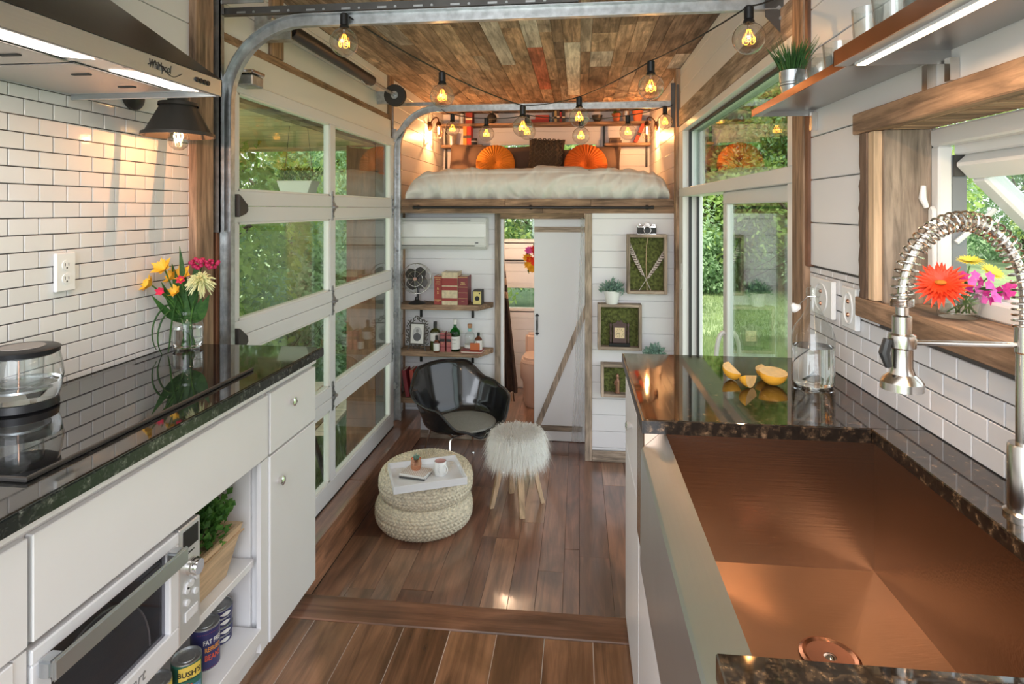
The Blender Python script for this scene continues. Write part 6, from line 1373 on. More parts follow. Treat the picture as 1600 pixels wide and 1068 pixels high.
b.tube([(-0.07, 0.006, 0.05), (-0.085, 0.0, 0.0)], 0.005, 6); b.tube([(0.07, 0.006, 0.05), (0.085, 0.0, 0.0)], 0.005, 6); b.build('scrollwork', iron, pf_, smooth=True)['kind'] = 'stuff'
MB().tube([(0, 0.01, 0.2), (0, 0.07, 0.008)], 0.004, 6).build('easel_leg', iron, pf_)
# bottles
def bottle(lab, u, dy, prof, mat, parts, scale=1.0, z=Z2):
    t = thing('bottle', lab, 'bottle', (atY(u, 550, SYC+dy).x, SYC+dy, z))
    MB().lathe([(r*scale, h*scale) for r, h in prof], 28).build('glass', mat, t, smooth=True, auto=0.9)
    for nm, pr2, m_ in parts: MB().lathe([(r*scale, h*scale) for r, h in pr2], 28, cap=nm in ('cap', 'cork', 'liquid')).build(nm, m_, t, smooth=True, auto=0.7)
    return t
pb = [(0.0, 0.0), (0.040, 0.0), (0.043, 0.006), (0.043, 0.15), (0.038, 0.172), (0.018, 0.192), (0.013, 0.205), (0.013, 0.25), (0.0, 0.25)]
b1 = bottle('squat dark olive bottle with a white label behind the pink books', 680, 0.0, [(0.0, 0), (0.044, 0), (0.047, 0.006), (0.047, 0.16), (0.04, 0.178), (0.016, 0.19), (0.014, 0.22), (0.0, 0.22)], M['oliveglass'], [('label', [(0.0475, 0.085), (0.0475, 0.155)], M['labelw']), ('cap', [(0.0155, 0.195), (0.0155, 0.25), (0.0, 0.25)], M['blackmat'])])
b2 = bottle('small dark dropper bottle with a white label in front', 682, -0.085, [(0.0, 0), (0.024, 0), (0.026, 0.004), (0.026, 0.085), (0.018, 0.10), (0.011, 0.108), (0.011, 0.125), (0.0, 0.125)], M['amber'], [('label', [(0.0265, 0.015), (0.0265, 0.078)], M['labelw']), ('cap', [(0.012, 0.108), (0.012, 0.145), (0.0, 0.146)], M['black'])])
b3 = bottle('green glass whisky bottle with a white label on the middle shelf', 711, -0.02, pb, M['greenglass'], [('label', [(0.0437, 0.02), (0.0437, 0.125)], M['labelw']), ('liquid', [(0.0, 0.004), (0.039, 0.004), (0.041, 0.01), (0.041, 0.05), (0.0, 0.05)], plain('dark_liquid', (0.03, 0.05, 0.01), 0.1)), ('cap', [(0.0145, 0.222), (0.0145, 0.262), (0.0, 0.263)], M['labelw'])], 1.06)
arc_text('WHISKY', 0.011, M['blackmat'], b3, 0.0465, 0.105, -PI/2); arc_text('SINGLE MALT', 0.006, M['blackmat'], b3, 0.0465, 0.075, -PI/2)
b4 = bottle('clear round bottle with a cork stopper and a pale label', 734, 0.0, [(0.0, 0), (0.042, 0), (0.045, 0.006), (0.046, 0.13), (0.038, 0.155), (0.017, 0.17), (0.015, 0.2), (0.0, 0.2)], M['clear'], [('label', [(0.0463, 0.03), (0.0463, 0.06)], M['labelw']), ('neck_band', [(0.0165, 0.172), (0.0165, 0.198)], plain('teal_band', (0.25, 0.5, 0.5), 0.5)), ('cork', [(0.014, 0.2), (0.018, 0.206), (0.02, 0.235), (0.0, 0.236)], plain('cork', (0.50, 0.27, 0.15), 0.8))])
b5 = bottle('small brown bottle with a white label at the right end', 747.5, -0.02, [(0.0, 0), (0.032, 0), (0.034, 0.005), (0.034, 0.10), (0.028, 0.118), (0.013, 0.13), (0.012, 0.15), (0.0, 0.15)], M['amber'], [('label', [(0.0345, 0.01), (0.0345, 0.10)], M['labelw']), ('cap', [(0.013, 0.14), (0.013, 0.165), (0.0, 0.166)], M['black'])])
pk = plain('faded_pink_cloth', (0.36, 0.10, 0.10), 0.7, noise=0.15)
for i, u in enumerate((691.5, 701)):
    book(['small faded pink book with dark bands beside the olive bottle', 'small faded pink book with dark bands beside the green bottle'][i], atY(u, 545, SYC-0.075).x, SYC-0.075, Z2, 0.040, 0.168-0.006*i, 0.10, pk, lines=((0.04, 0.048, db), (0.09, 0.115, M['blackmat']), (0.145, 0.150, M['blackmat'])), text_=[('VOL', 0.078, 0.01, M['gold'])])
t = thing('book', 'thin red book lying flat under the orange flask', 'book', (atY(738, 545, SYC-0.06).x, SYC-0.04, Z2), -0.08)
slab('cover', (-0.095, 0.095, -0.065, 0.065, 0, 0.004), rb, t); slab('pages', (-0.09, 0.092, -0.06, 0.062, 0.004, 0.015), M['paper'], t); slab('cover', (-0.095, 0.095, -0.065, 0.065, 0.015, 0.019), rb, t)
t = thing('flask', 'square orange brown leather flask lying on the flat red book', 'flask', (atY(742, 545, SYC-0.06).x, SYC-0.06, Z2+0.0195)); slab('body', (-0.042, 0.042, -0.012, 0.014, 0, 0.062), plain('tan_leather', (0.50, 0.13, 0.04), 0.4), t, 0.004)
b = MB(); b.tube([(0, 0, 0.062), (0, 0, 0.078)], 0.009, 12); b.build('cap', M['chrome'], t)
# lowest shelf
cols_ = [(0.22, 0.025, 0.035), (0.42, 0.07, 0.05), (0.48, 0.16, 0.07), (0.36, 0.05, 0.05), (0.25, 0.03, 0.04)]
for i, (u, hh, ln, lab) in enumerate(((634, 0.235, -0.16, 'tall crimson book leaning left at the end of the lowest shelf'), (643, 0.235, -0.12, 'red book leaning second from the left on the lowest shelf'), (650, 0.235, -0.09, 'orange brown book leaning in the middle of the lowest shelf row'), (656, 0.22, -0.05, 'short red book fourth along the lowest shelf'))):
    p = atY(u+4, 600, SYC-0.05); book(lab, p.x, SYC-0.05-0.02*(i == 0), Z3+0.004+0.5*0.03*abs(ln)*2, 0.034, hh, 0.15, plain('cloth_%d' % i, cols_[i], 0.6, noise=0.1), lean=ln)
book('small dark red book standing deeper on the lowest shelf', atY(662, 600, SYC).x+0.01, SYC-0.01, Z3, 0.045, 0.235, 0.09, plain('cloth_dark', cols_[4], 0.6), lines=((0.19, 0.2, M['gold']),), rz=0.0)
bn = thing('lidded_tin', 'round black tin with a cream lid line behind the armchair', 'tin', (atY(697, 575, SYC+0.02).x, SYC+0.0, Z3))
MB().lathe([(0.0, 0), (0.098, 0), (0.10, 0.005), (0.10, 0.235), (0.0, 0.235)], 36).build('body', M['blackmat'], bn, smooth=True, auto=0.7)
MB().lathe([(0.104, 0.225), (0.106, 0.235), (0.106, 0.245), (0.098, 0.252), (0.0, 0.252)], 36).build('lid', M['black'], bn, smooth=True, auto=0.7); MB().lathe([(0.1045, 0.216), (0.1045, 0.226)], 36).build('lid_line', cream, bn, smooth=True, auto=0.7)
t = thing('small_box', 'small dark box at the right end of the lowest shelf', 'box', (atY(750, 600, SYC-0.02).x, SYC-0.02, Z3)); slab('body', (-0.04, 0.04, -0.03, 0.05, 0, 0.07), M['charcoal'], t, 0.003); slab('lid', (-0.043, 0.043, -0.033, 0.053, 0.07, 0.085), M['blackmat'], t, 0.003)
# shadow boxes on the right section
moss = plain('moss', (0.115, 0.13, 0.035), 0.95, noise=0.6, nscale=45, bump=1.0, bscale=90)
def sbox(lab, u0, u1, v0, v1, dep=0.10):
    Yf = YR-dep; a = atY(u0, v0, Yf); c = atY(u1, v1, Yf); t = thing('shadow_box', lab, 'shadow box', ((a.x+c.x)/2, YR, c.z)); W = (c.x-a.x)/2; H = a.z-c.z; th = 0.024
    slab('side', (-W, -W+th, -dep, 0, 0, H), M['gbarnz'], t, 0.002); slab('side', (W-th, W, -dep, 0, 0, H), M['gbarnz'], t, 0.002); slab('top', (-W+th, W-th, -dep, 0, H-th, H), M['lightx'] if False else M['gbarnx'], t, 0.002); slab('bottom', (-W+th, W-th, -dep, 0, 0, th), M['gbarnx'], t, 0.002)
    b = MB(); b.grid(lambda u, v: (-W+th+(2*W-2*th)*u, -0.022-0.008*random.random(), th+(H-2*th)*v), 40, 50); b.build('moss_backing', moss, t, smooth=True)['kind'] = 'stuff'
    return t, W, H, th, Yf
s_1, W, H, th, Yf = sbox('tall shadow box with striped feathers, topmost of the three', 980, 1043, 366, 460)
fth = plain('feather_pale', (0.62, 0.54, 0.48), 0.8); fdk = plain('feather_dark', (0.16, 0.11, 0.10), 0.8)
ft = thing('feather', 'striped feather leaning left in the tall shadow box', 'feather', (s_1.location.x, YR-0.05, s_1.location.z)); 
def feather(t, p, q, wd, nb, side):
    p = Vector(p); q = Vector(q); d = q-p; n = Vector((-d.z, 0, d.x)).normalized()
    MB().tube([p, p.lerp(q, 0.3), q], [0.0022, 0.0025, 0.001], 5).build('quill', fth, t)
    A = MB(); B_ = MB()
    for k in range(nb):
        t0 = 0.3+0.7*k/nb; t1 = 0.3+0.7*(k+0.92)/nb
        for sd_, w_ in ((1, wd*(1.0 if side > 0 else 0.35)), (-1, wd*(0.35 if side > 0 else 1.0))):
            f = math.sin(PI*min(1, 0.35+0.65*(1-(t0-0.3)/0.7)))*0.5+0.6; w2 = w_*min(1, f)
            a = p+d*t0; c = p+d*t1; (A if k % 2 else B_).add([a, c, c+n*sd_*w2+d*0.04, a+n*sd_*w2+d*0.04], [(0,1,2,3)])
    A.build('pale_bar', fth, t)['kind'] = 'stuff'; B_.build('dark_bar', fdk, t)['kind'] = 'stuff'
feather(ft, (0.035, 0.0, th), (-0.135, 0, H*0.83), 0.026, 26, 1)
ft2 = thing('feather', 'striped feather leaning right in the tall shadow box', 'feather', (s_1.location.x, YR-0.058, s_1.location.z)); feather(ft2, (-0.06, 0, th), (0.135, 0, H*0.70), 0.024, 22, -1)
tw_ = thing('twig', 'thin twig hanging down the middle of the tall shadow box', 'twig', (s_1.location.x, YR-0.045, s_1.location.z)); MB().tube([(0.012, 0, H-th), (0.0, 0, H*0.8), (-0.004, 0, H*0.5), (0.004, 0, th)], 0.003, 6).build('stem', M['lightz'], tw_)
s_2, W2, H2, th2, Yf2 = sbox('middle shadow box with a small mantel clock', 934, 1003, 475, 548)
s_3, W3, H3, th3, Yf3 = sbox('lowest shadow box holding a small figurine', 939, 1000, 569, 622)
# slr camera
sl = thing('film_camera', 'silver and black film camera on top of the tall shadow box', 'camera', (s_1.location.x, YR-0.06, s_1.location.z+H))
slab('body', (-0.075, 0.075, -0.018, 0.02, 0.005, 0.066), M['blackmat'], sl, 0.004); slab('top_plate', (-0.074, 0.074, -0.019, 0.021, 0.05, 0.074), M['chrome'], sl, 0.004); slab('base_plate', (-0.074, 0.074, -0.019, 0.021, 0, 0.006), M['chrome'], sl, 0.001)
b = MB(); b.add([(-0.028, -0.026, 0.06), (0.028, -0.026, 0.06), (0.028, 0.02, 0.06), (-0.028, 0.02, 0.06), (-0.016, -0.024, 0.096), (0.016, -0.024, 0.096), (0.016, 0.012, 0.096), (-0.016, 0.012, 0.096)], [(0,3,2,1),(4,5,6,7),(0,1,5,4),(1,2,6,5),(2,3,7,6),(3,0,4,7)]); b.build('prism_housing', M['chrome'], sl, bevel=0.002)
MB().tube([(0.0, -0.018, 0.034), (0.0, -0.05, 0.034)], [0.032, 0.030], 28).build('lens_barrel', M['chrome'], sl, smooth=True, auto=0.6); MB().tube([(0, -0.05, 0.034), (0, -0.054, 0.034)], [0.026, 0.022], 28).build('lens', M['black'], sl, smooth=True, auto=0.6)
for xx, rr in ((-0.055, 0.009), (0.05, 0.008), (0.065, 0.006)): MB().cyl((xx, 0, 0.074), (xx, 0, 0.082), rr).build('dial', M['chrome'], sl)
# potted pale plants
def pale_plant(lab, x, y, z, s=1.0, seed=1):
    t = thing('potted_plant', lab, 'plant', (x, y, z)); MB().lathe([(0.0, 0), (0.045*s, 0), (0.05*s, 0.01), (0.066*s, 0.098), (0.068*s, 0.108), (0.064*s, 0.108), (0.062*s, 0.10), (0.0, 0.095)], 32).build('pot', M['ceramic'], t, smooth=True, auto=0.6)
    bush(t, 70, (0, 0, 0.095*s), (0.105*s, 0.09*s, 0.105*s), 0.034*s, M['leafpale'], seed, 0.42); return t
pale_plant('pale leaved plant in a white ribbed pot on the middle shadow box', atY(956, 478, YR-0.05).x, YR-0.058, s_2.location.z+H2, 0.98, 3)
p3 = atY(1023, 545, YR-0.12); t3 = pale_plant('pale leaved plant whose white pot hides behind the granite worktop', p3.x, YR-0.13, p3.z-0.15, 0.95, 8)
psh = thing('plant_shelf', 'small wall bracket shelf under the hidden white pot', 'shelf', (p3.x, YR-0.1, p3.z-0.1505)); slab('board', (-0.09, 0.09, -0.10, 0.095, -0.02, 0), M['gbarnx'], psh, 0.002); slab('bracket', (-0.01, 0.01, 0.05, 0.09, -0.10, -0.02), M['black'], psh)
# clock
ck = thing('mantel_clock', 'small dark wooden mantel clock with a cream square dial', 'clock', (s_2.location.x+0.0, YR-0.055, s_2.location.z+th2)); dk = plain('clock_wood', (0.10, 0.06, 0.055), 0.35, noise=0.2)
slab('plinth', (-0.085, 0.085, -0.03, 0.025, 0.0, 0.03), M['black'], ck, 0.004); slab('case', (-0.055, 0.055, -0.02, 0.02, 0.03, 0.175), dk, ck, 0.002)
for sx in (-1, 1): MB().lathe([(0.009, 0.03), (0.011, 0.05), (0.007, 0.08), (0.011, 0.11), (0.007, 0.15), (0.012, 0.175), (0.006, 0.19), (0.0, 0.195)], 12, (sx*0.07, -0.006, 0)).build('column', dk, ck, smooth=True)
b = MB(); b.prism([(-0.062, 0.175), (0.062, 0.175), (0.055, 0.188), (0.03, 0.195), (0.012, 0.218), (0.006, 0.205), (-0.006, 0.205), (-0.012, 0.218), (-0.03, 0.195), (-0.055, 0.188)], 0.012, axis=1, o=-0.02); b.build('pediment', dk, ck)
slab('dial', (-0.04, 0.04, -0.0225, -0.02, 0.07, 0.155), plain('clock_dial', (0.72, 0.56, 0.34), 0.5), ck)
for k in range(12):
    a = k*PI/6; b = MB(); b.cbox((0.031*math.sin(a), -0.0228, 0.1125+0.031*math.cos(a)), (0.0025, 0.0008, 0.012), Matrix.Rotation(a, 3, 'Y')); b.build('hour_mark', M['blackmat'], ck)
b = MB(); b.cbox((-0.012, -0.0235, 0.1095), (0.026, 0.0008, 0.003), Matrix.Rotation(-0.2, 3, 'Y')); b.build('hour_hand', M['black'], ck); b = MB(); b.cbox((0.0, -0.0235, 0.099), (0.0025, 0.0008, 0.03)); b.build('minute_hand', M['black'], ck)
# figurine
fg = thing('figurine', 'small bronze standing figurine in the lowest shadow box', 'figurine', (s_3.location.x-0.02, YR-0.055, s_3.location.z+th3)); MB().lathe([(0.0, 0), (0.022, 0), (0.023, 0.008), (0.018, 0.014), (0.019, 0.05), (0.021, 0.085), (0.022, 0.10), (0.013, 0.115), (0.011, 0.12), (0.014, 0.13), (0.013, 0.145), (0.008, 0.155), (0.0, 0.162)], 20).build('body', plain('bronze', (0.40, 0.22, 0.15), 0.35, metal=0.7), fg, smooth=True)
MB().tube([(-0.02, -0.005, 0.10), (-0.024, -0.016, 0.075), (-0.006, -0.023, 0.07)], 0.005, 6).build('arm', plain('bronze_arm', (0.40, 0.22, 0.15), 0.35, metal=0.7), fg, smooth=True)
# sheer curtain by the sliding barn door
sc_ = thing('sheer_curtain', 'sheer white curtain gathered at the right end of the bathroom door', 'curtain', (0.0, 5.28, FL)); b = MB()
def cur(u, v):
    z = 0.04+1.98*v; x = 0.045-0.005*(1-v)-(0.03+0.075*(1-v)**1.3)*u; y = 0.012*math.sin(u*PI*5+v*1.5); 
    return (x+0.004*math.sin(v*9), y, z)
b.grid(cur, 40, 30)
m_, nt_2, out_2 = _mat('sheer_fabric'); _a = nt_2.nodes.new('ShaderNodeBsdfTransparent'); _b = nt_2.nodes.new('ShaderNodeBsdfTranslucent'); _b.inputs[0].default_value = (0.93, 0.95, 0.95, 1); _m = nt_2.nodes.new('ShaderNodeMixShader'); _m.inputs[0].default_value = 0.33
nt_2.links.new(_a.outputs[0], _m.inputs[1]); nt_2.links.new(_b.outputs[0], _m.inputs[2]); nt_2.links.new(_m.outputs[0], out_2.inputs[0]); b.build('drape', m_, sc_, smooth=True)
# bathroom
bcur = thing('shower_curtain', 'brown striped curtain hanging inside the bathroom opening', 'curtain', (-0.80, 6.05, FL)); brm = plain('brown_cloth', (0.075, 0.045, 0.035), 0.8, noise=0.2, nscale=20); crm = plain('cream_cloth', (0.62, 0.42, 0.30), 0.8)
def bc_fn(z0, z1):
    def f(u, v):
        z = z0+(z1-z0)*v; w_ = 0.05+0.18*(1-max(0, z-0.3)/1.7); return (-0.05+w_*(u)+0.0*z, 0.03*math.sin(u*PI*6), z)
    return f
zz = [0.22, 1.18, 1.25, 1.32, 1.39, 1.46, 1.53, 2.0]
for i in range(7):
    b = MB(); b.grid(bc_fn(zz[i], zz[i+1]), 40, 3 if i else 12); b.build('cloth_band' if i % 2 else 'cloth', crm if i % 2 else brm, bcur, smooth=True)
for k in range(9): MB().tube([(-0.04+0.022*k, 0.0, 0.22), (-0.04+0.023*k, 0, 0.13)], 0.006, 5).build('tassel', crm if k % 2 else brm, bcur)
crd = thing('curtain_rod', 'dark curtain rod across the bathroom', 'rod', (-0.8, 6.05, FL+2.02)); MB().cyl((-0.79, 0, 0), (0.85, 0, 0), 0.01).build('rod', M['darkmetal'], crd)
to = thing('toilet', 'peach toned composting toilet beyond the bathroom door', 'toilet', (-0.42, 6.42, FL)); tm = plain('toilet_plastic', (0.72, 0.50, 0.38), 0.35)
def loft_rings(b, rings, n=28):
    vs = []; 
    for (w_, d_, z, cy) in rings:
        for k in range(n):
            a = 2*PI*k/n; ca, sa = math.cos(a), math.sin(a); e = 0.65; vs.append((w_*math.copysign(abs(ca)**e, ca), cy+d_*math.copysign(abs(sa)**e, sa), z))
    fs = [(i*n+k, i*n+(k+1) % n, (i+1)*n+(k+1) % n, (i+1)*n+k) for i in range(len(rings)-1) for k in range(n)]; fs.append(list(range(n))[::-1]); fs.append([(len(rings)-1)*n+k for k in range(n)]); b.add(vs, fs)
b = MB(); loft_rings(b, [(0.15, 0.17, 0.0, 0), (0.165, 0.19, 0.04, 0), (0.175, 0.20, 0.26, 0), (0.20, 0.225, 0.30, 0), (0.205, 0.23, 0.42, 0), (0.20, 0.225, 0.46, 0)]); b.build('bowl', tm, to, smooth=True, auto=0.6)
b = MB(); loft_rings(b, [(0.19, 0.21, 0.46, -0.01), (0.195, 0.215, 0.475, -0.01), (0.185, 0.205, 0.50, -0.01)]); b.build('seat', tm, to, smooth=True, auto=0.6)
b = MB(); loft_rings(b, [(0.17, 0.19, 0.50, -0.015), (0.165, 0.185, 0.525, -0.015)]); b.build('lid', tm, to, smooth=True, auto=0.6)
b = MB(); b.box(-0.17, 0.17, 0.19, 0.34, 0.30, 0.70); b.build('tank', tm, to, bevel=0.03, bseg=3)
vb = thing('vanity_cabinet', 'peach lit cabinet edge at the left side of the bathroom', 'cabinet', (-1.25, 5.9, FL)); slab('body', (-0.33, 0.33, -0.25, 0.25, 0.0, 0.72), M['white'], vb, 0.006); slab('top', (-0.34, 0.34, -0.26, 0.26, 0.72, 0.75), M['ceramic'], vb, 0.01)
bf = thing('hanging_bouquet', 'red, orange and purple bouquet hanging behind the barn door edge', 'flowers', (-0.44, 5.95, -0.50)); rg = random.Random(9); random.seed(9)
for nm, m_, pts in (('red_flower', plain('p_red', (0.65, 0.03, 0.03), 0.5), ((0.0, 0.1), (0.06, 0.13), (0.03, 0.05))), ('orange_flower', fo, ((-0.04, 0.0), (0.05, 0.0), (0.0, -0.03))), ('golden_flower', fy3, ((-0.06, -0.05), (-0.02, -0.09), (-0.07, 0.02))), ('purple_flower', fpp, ((0.04, -0.08), (-0.05, 0.09), (0.08, 0.05)))):
    b = MB()
    for p in pts: petal_flower(b, (p[0], -0.03, p[1]), (rg.uniform(-.3, .3), -1, rg.uniform(-.2, .4)), 0.05, 9, 0.03, 3, 0.2)
    b.build(nm, m_, bf)
b = MB(); [b.leaf((rg.uniform(-.06, .1), 0, rg.uniform(-.1, .12)), (rg.uniform(-1, 1), rg.uniform(-.3, .3), rg.uniform(-1, 1)), 0.07, 0.03) for k in range(20)]; b.build('foliage', M['leafdark'], bf)['kind'] = 'stuff'
MB().tube([(0, 0, 0), (0.02, 0.0, 0.3), (0.02, 0.05, 0.455)], 0.002, 5).build('cord', M['lightz'], bf)
plight('bath_light', (-0.75, 6.2, -0.2), 12, 0.0, (1.0, 0.66, 0.42))
# ================================================================ LOFT
bd = thing('bed', 'loft bed under a rumpled off-white duvet', 'bed', (-0.37, 6.0, 0.086))
mt = MB().box(-1.03, 1.03, -0.85, 0.93, 0.0, 0.16).build('mattress', M['labelw'], bd, bevel=0.04, bseg=3)
from mathutils import noise as mn
b = MB()
def duv(u, v):
    # cross-section round the mattress: u along x, v wraps from the front hem over the top to the back
    x = -1.135+2.27*u; ex = abs(2*u-1); endf = max(0.0, 1-ex**12)**0.42 if ex < 1 else 0
    a = v*PI*0.5/0.34 if v < 0.34 else None
    H = 0.275*(0.90+0.10*(1-ex**2)); 
    if v < 0.34:
        t = v/0.34; y = -0.93-0.07*math.sin(PI*t)**0.8; z = 0.0+H*0.80*t
    elif v < 0.5:
        t = (v-0.34)/0.16; y = -0.93+0.16*(1-math.cos(t*PI/2)); z = H*(0.80+0.20*math.sin(t*PI/2))
    else:
        t = (v-0.5)/0.5; y = -0.77+1.35*t; z = H*(1-0.03*t)
    z = z*max(0.08, endf) + (0.0); xx = x*(1-0.02*(1-endf))
    n1 = mn.noise(Vector((x*7+2, z*5, y*2.2)))*0.016; wv = mn.noise(Vector((x*1.7, z*2, y*2+7)))*2.2; n2 = (mn.noise(Vector((x*26+wv*3+z*9, y*2, z*2+5)))*0.008+max(0, mn.noise(Vector((x*9+wv*2-z*5, y*2.5, z*1.5+9))))*0.024); n3 = mn.noise(Vector((x*2.2, y*1.5, 3)))*0.018
    if v < 0.40:
        hem = max(0, 1-v/0.16); n2 += 0.016*hem*math.sin(x*38+3*mn.noise(Vector((x*5, 0, 1))))
        return (xx, y-(n1+n2)*1.5, z+n3*0.5*(v/0.34))
    return (xx, y, z+n1+n2+n3)
b.grid(duv, 260, 90); dv = b.build('duvet', plain('duvet_linen', (0.74, 0.735, 0.70), 0.85, bump=0.15, bscale=60), bd, smooth=True, auto=None)
# pipe rail on the beam
pi_ = thing('pipe_rail', 'black pipe rail along the loft beam', 'rail', (-0.4, 4.955, 0.018)); MB().cyl((-0.99, 0, 0), (0.995, 0, -0.003), 0.011).build('pipe', M['black'], pi_, smooth=True)
for xx in (-0.97, 0.0, 0.96): MB().tube([(xx, 0.0, 0), (xx, 0.04, 0)], [0.008, 0.02], 12).build('flange', M['black'], pi_, smooth=True)
for xx in (-0.995, 0.998): MB().tube([(xx-0.01, 0, 0), (xx+0.012, 0, 0)], 0.015, 12).build('end_cap', M['black'], pi_, smooth=True)
# cushions
def pillow(name, lab, u, v, w_, h_, mat, Y, tilt=0.0, cat='cushion', amp=0.09):
    p = atY(u, v, Y); t = thing(name, lab, cat, (p.x, Y, p.z)); t.rotation_euler = (-0.2, tilt, 0)
    b = MB()
    def f(u, v, s):
        x = (u*2-1); z = (v*2-1); pz = (1-abs(x)**3.0)**0.6*(1-abs(z)**3.0)**0.6; pin = 1-0.07*(1-x*x)*(abs(z)**3); pin2 = 1-0.07*(1-z*z)*(abs(x)**3)
        return (x*w_/2*pin2, s*amp*pz, z*h_/2*pin)
    b.grid(lambda u, v: f(u, v, -1), 24, 24); b.grid(lambda u, v: f(u, v, 1), 24, 24); b.build('cover', mat, t, smooth=True, auto=None); return t
tau = plain('taupe_cotton', (0.16, 0.105, 0.075), 0.85, noise=0.06)
pillow('pillow', 'dark taupe pillow at the left end behind the orange cushion', 735, 253, 0.50, 0.42, tau, 6.72, 0.05, 'pillow'); pillow('pillow', 'dark taupe pillow between the left orange cushion and the knitted one', 812, 254, 0.52, 0.40, tau, 6.78, -0.05, 'pillow'); pillow('pillow', 'dark taupe pillow at the right end behind the orange cushion', 935, 254, 0.5, 0.40, tau, 6.74, 0.04, 'pillow'); pillow('pillow', 'dark taupe pillow behind the knitted cushion', 880, 256, 0.5, 0.36, tau, 6.80, 0, 'pillow')
kn = plain('knitted_wool', (0.085, 0.065, 0.045), 0.95, noise=0.15)
kc = pillow('knitted_cushion', 'dark brown cable knitted square cushion in the middle of the bed', 853, 248, 0.40, 0.46, kn, 6.55, 0.06)
b = MB()
for i in range(7):
    for j in range(8):
        cx_k = -0.155+0.052*i; cz_k = -0.19+0.054*j
        x, z = cx_k/0.2, cz_k/0.23; dy = -0.09*(max(0, 1-abs(x)**3)**0.6)*(max(0, 1-abs(z)**3)**0.6)-0.004
        for sx in (-1, 1): b.tube([(cx_k-sx*0.022, dy, cz_k-0.024), (cx_k, dy-0.008, cz_k), (cx_k+sx*0.022, dy, cz_k+0.024)], 0.006, 5)
b.build('cable_stitch', kn, kc, smooth=True)['kind'] = 'stuff'
def round_cushion(lab, u, v, R, mat, Y):
    p = atY(u, v, Y); t = thing('round_cushion', lab, 'cushion', (p.x, Y, p.z)); t.rotation_euler = (PI/2-0.25, 0, 0.05)
    b = MB()
    def f(u, v):
        a = 2*PI*u; th = PI*v; r = math.sin(th); zz = math.cos(th); rr = R*(r**0.75); pleat = 0.006*math.cos(a*34)*min(1, rr/R*1.5)
        dip = -0.045*math.exp(-(rr/R*5)**2)*(1 if zz > 0 else -1)
        return (rr*math.cos(a), rr*math.sin(a), (0.085*(abs(zz)**0.8))*math.copysign(1, zz)*1.0+dip+pleat*(1 if zz > 0 else -1))
    b.grid(f, 204, 26, closeu=True); b.build('cover', mat, t, smooth=True, auto=None)
    MB().ball((0, 0, 0.045), 0.014, 12, 8, (1, 1, 0.6)).build('button', mat, t, smooth=True)
round_cushion('round pleated mustard orange cushion on the left of the bed', 774, 256, 0.215, plain('mustard_velvet', (0.68, 0.24, 0.02), 0.7), 6.5); round_cushion('round pleated burnt orange cushion on the right of the bed', 915, 258, 0.235, plain('orange_velvet', (0.62, 0.14, 0.012), 0.7), 6.5)
bq = thing('breakfast_tray', 'small tray of dark red flowers on the duvet', 'tray', (atY(775, 258, 6.25).x, 6.25, 0.372)); slab('base', (-0.16, 0.16, -0.05, 0.05, 0, 0.01), M['black'], bq, 0.003)
b = MB(); random.seed(4); [petal_flower(b, (random.uniform(-0.13, 0.02), random.uniform(-.03, .03), 0.035), (random.uniform(-.5, .5), -0.6, 0.6), 0.025, 7, 0.016, 2, 0.4) for k in range(7)]; b.build('dark_flower', plain('wine_petal', (0.08, 0.008, 0.015), 0.5), bq)['kind'] = 'stuff'
# loft shelves
def lshelf(lab, x0, x1, z, th=0.03, dep=0.2, br=()):
    t = thing('loft_shelf', lab, 'shelf', ((x0+x1)/2, YLB-dep/2, z)); w_ = (x1-x0)/2; slab('board', (-w_, w_, -dep/2, dep/2, -th, 0), M['barnx'], t, 0.003)
    for xx in br: slab('bracket', (xx-(x0+x1)/2-0.012, xx-(x0+x1)/2+0.012, dep/2-0.03, dep/2, -th-0.23, -th), M['black'], t)
    return t
YS = YLB-0.14
zA = atY(850, 191, YLB-0.2).z; zB = atY(725, 226, YLB-0.2).z
lshelf('long upper plank shelf across the loft end wall', XL+0.02, XR-0.01, zA, br=(-1.56, 0.29, 0.77)); lshelf('short lower plank shelf on the left of the loft end wall', XL+0.02, -1.10, zB, br=(-1.56,)); lshelf('short lower plank shelf on the right of the loft end wall', 0.29, XR-0.01, zB, br=(0.31, 0.77))
def lb(lab, u0, u1, z, h, col, flat=False, lean=0):
    a = atY(u0, 200, YS-0.05).x; c = atY(u1, 200, YS-0.05).x; m_ = plain('cover', col, 0.6)
    if flat:
        t = thing('book', lab, 'book', ((a+c)/2, YS-0.04, z)); slab('cover', (-(c-a)/2, (c-a)/2, 0, 0.13, 0, 0.004), m_, t); slab('pages', (-(c-a)/2+0.003, (c-a)/2-0.003, 0.0, 0.126, 0.004, h-0.004), M['paper'] if False else m_, t); slab('cover', (-(c-a)/2, (c-a)/2, 0, 0.13, h-0.004, h), m_, t)
    else:
        t = thing('book', lab, 'book', ((a+c)/2, YS-0.04, z)); th = c-a-0.002; t.rotation_euler = (0, lean, 0)
        slab('cover', (-th/2, th/2, 0, 0.13, 0, h), m_, t, 0.001); slab('pages', (-th/2+0.002, th/2-0.002, 0.003, 0.131, h-0.003, h+0.0005), M['paper'], t); slab('spine_band', (-th/2+0.001, th/2-0.001, -0.001, 0, h*0.35, h*0.5), M['paper'] if col[0] < 0.3 else M['blackmat'], t)
    return t
z = zB
lb('orange and yellow spined book on the left lower loft shelf', 723, 729, z, 0.22, (0.72, 0.25, 0.03)); lb('red and black spined book beside the orange one', 729, 736, z, 0.22, (0.42, 0.02, 0.02))
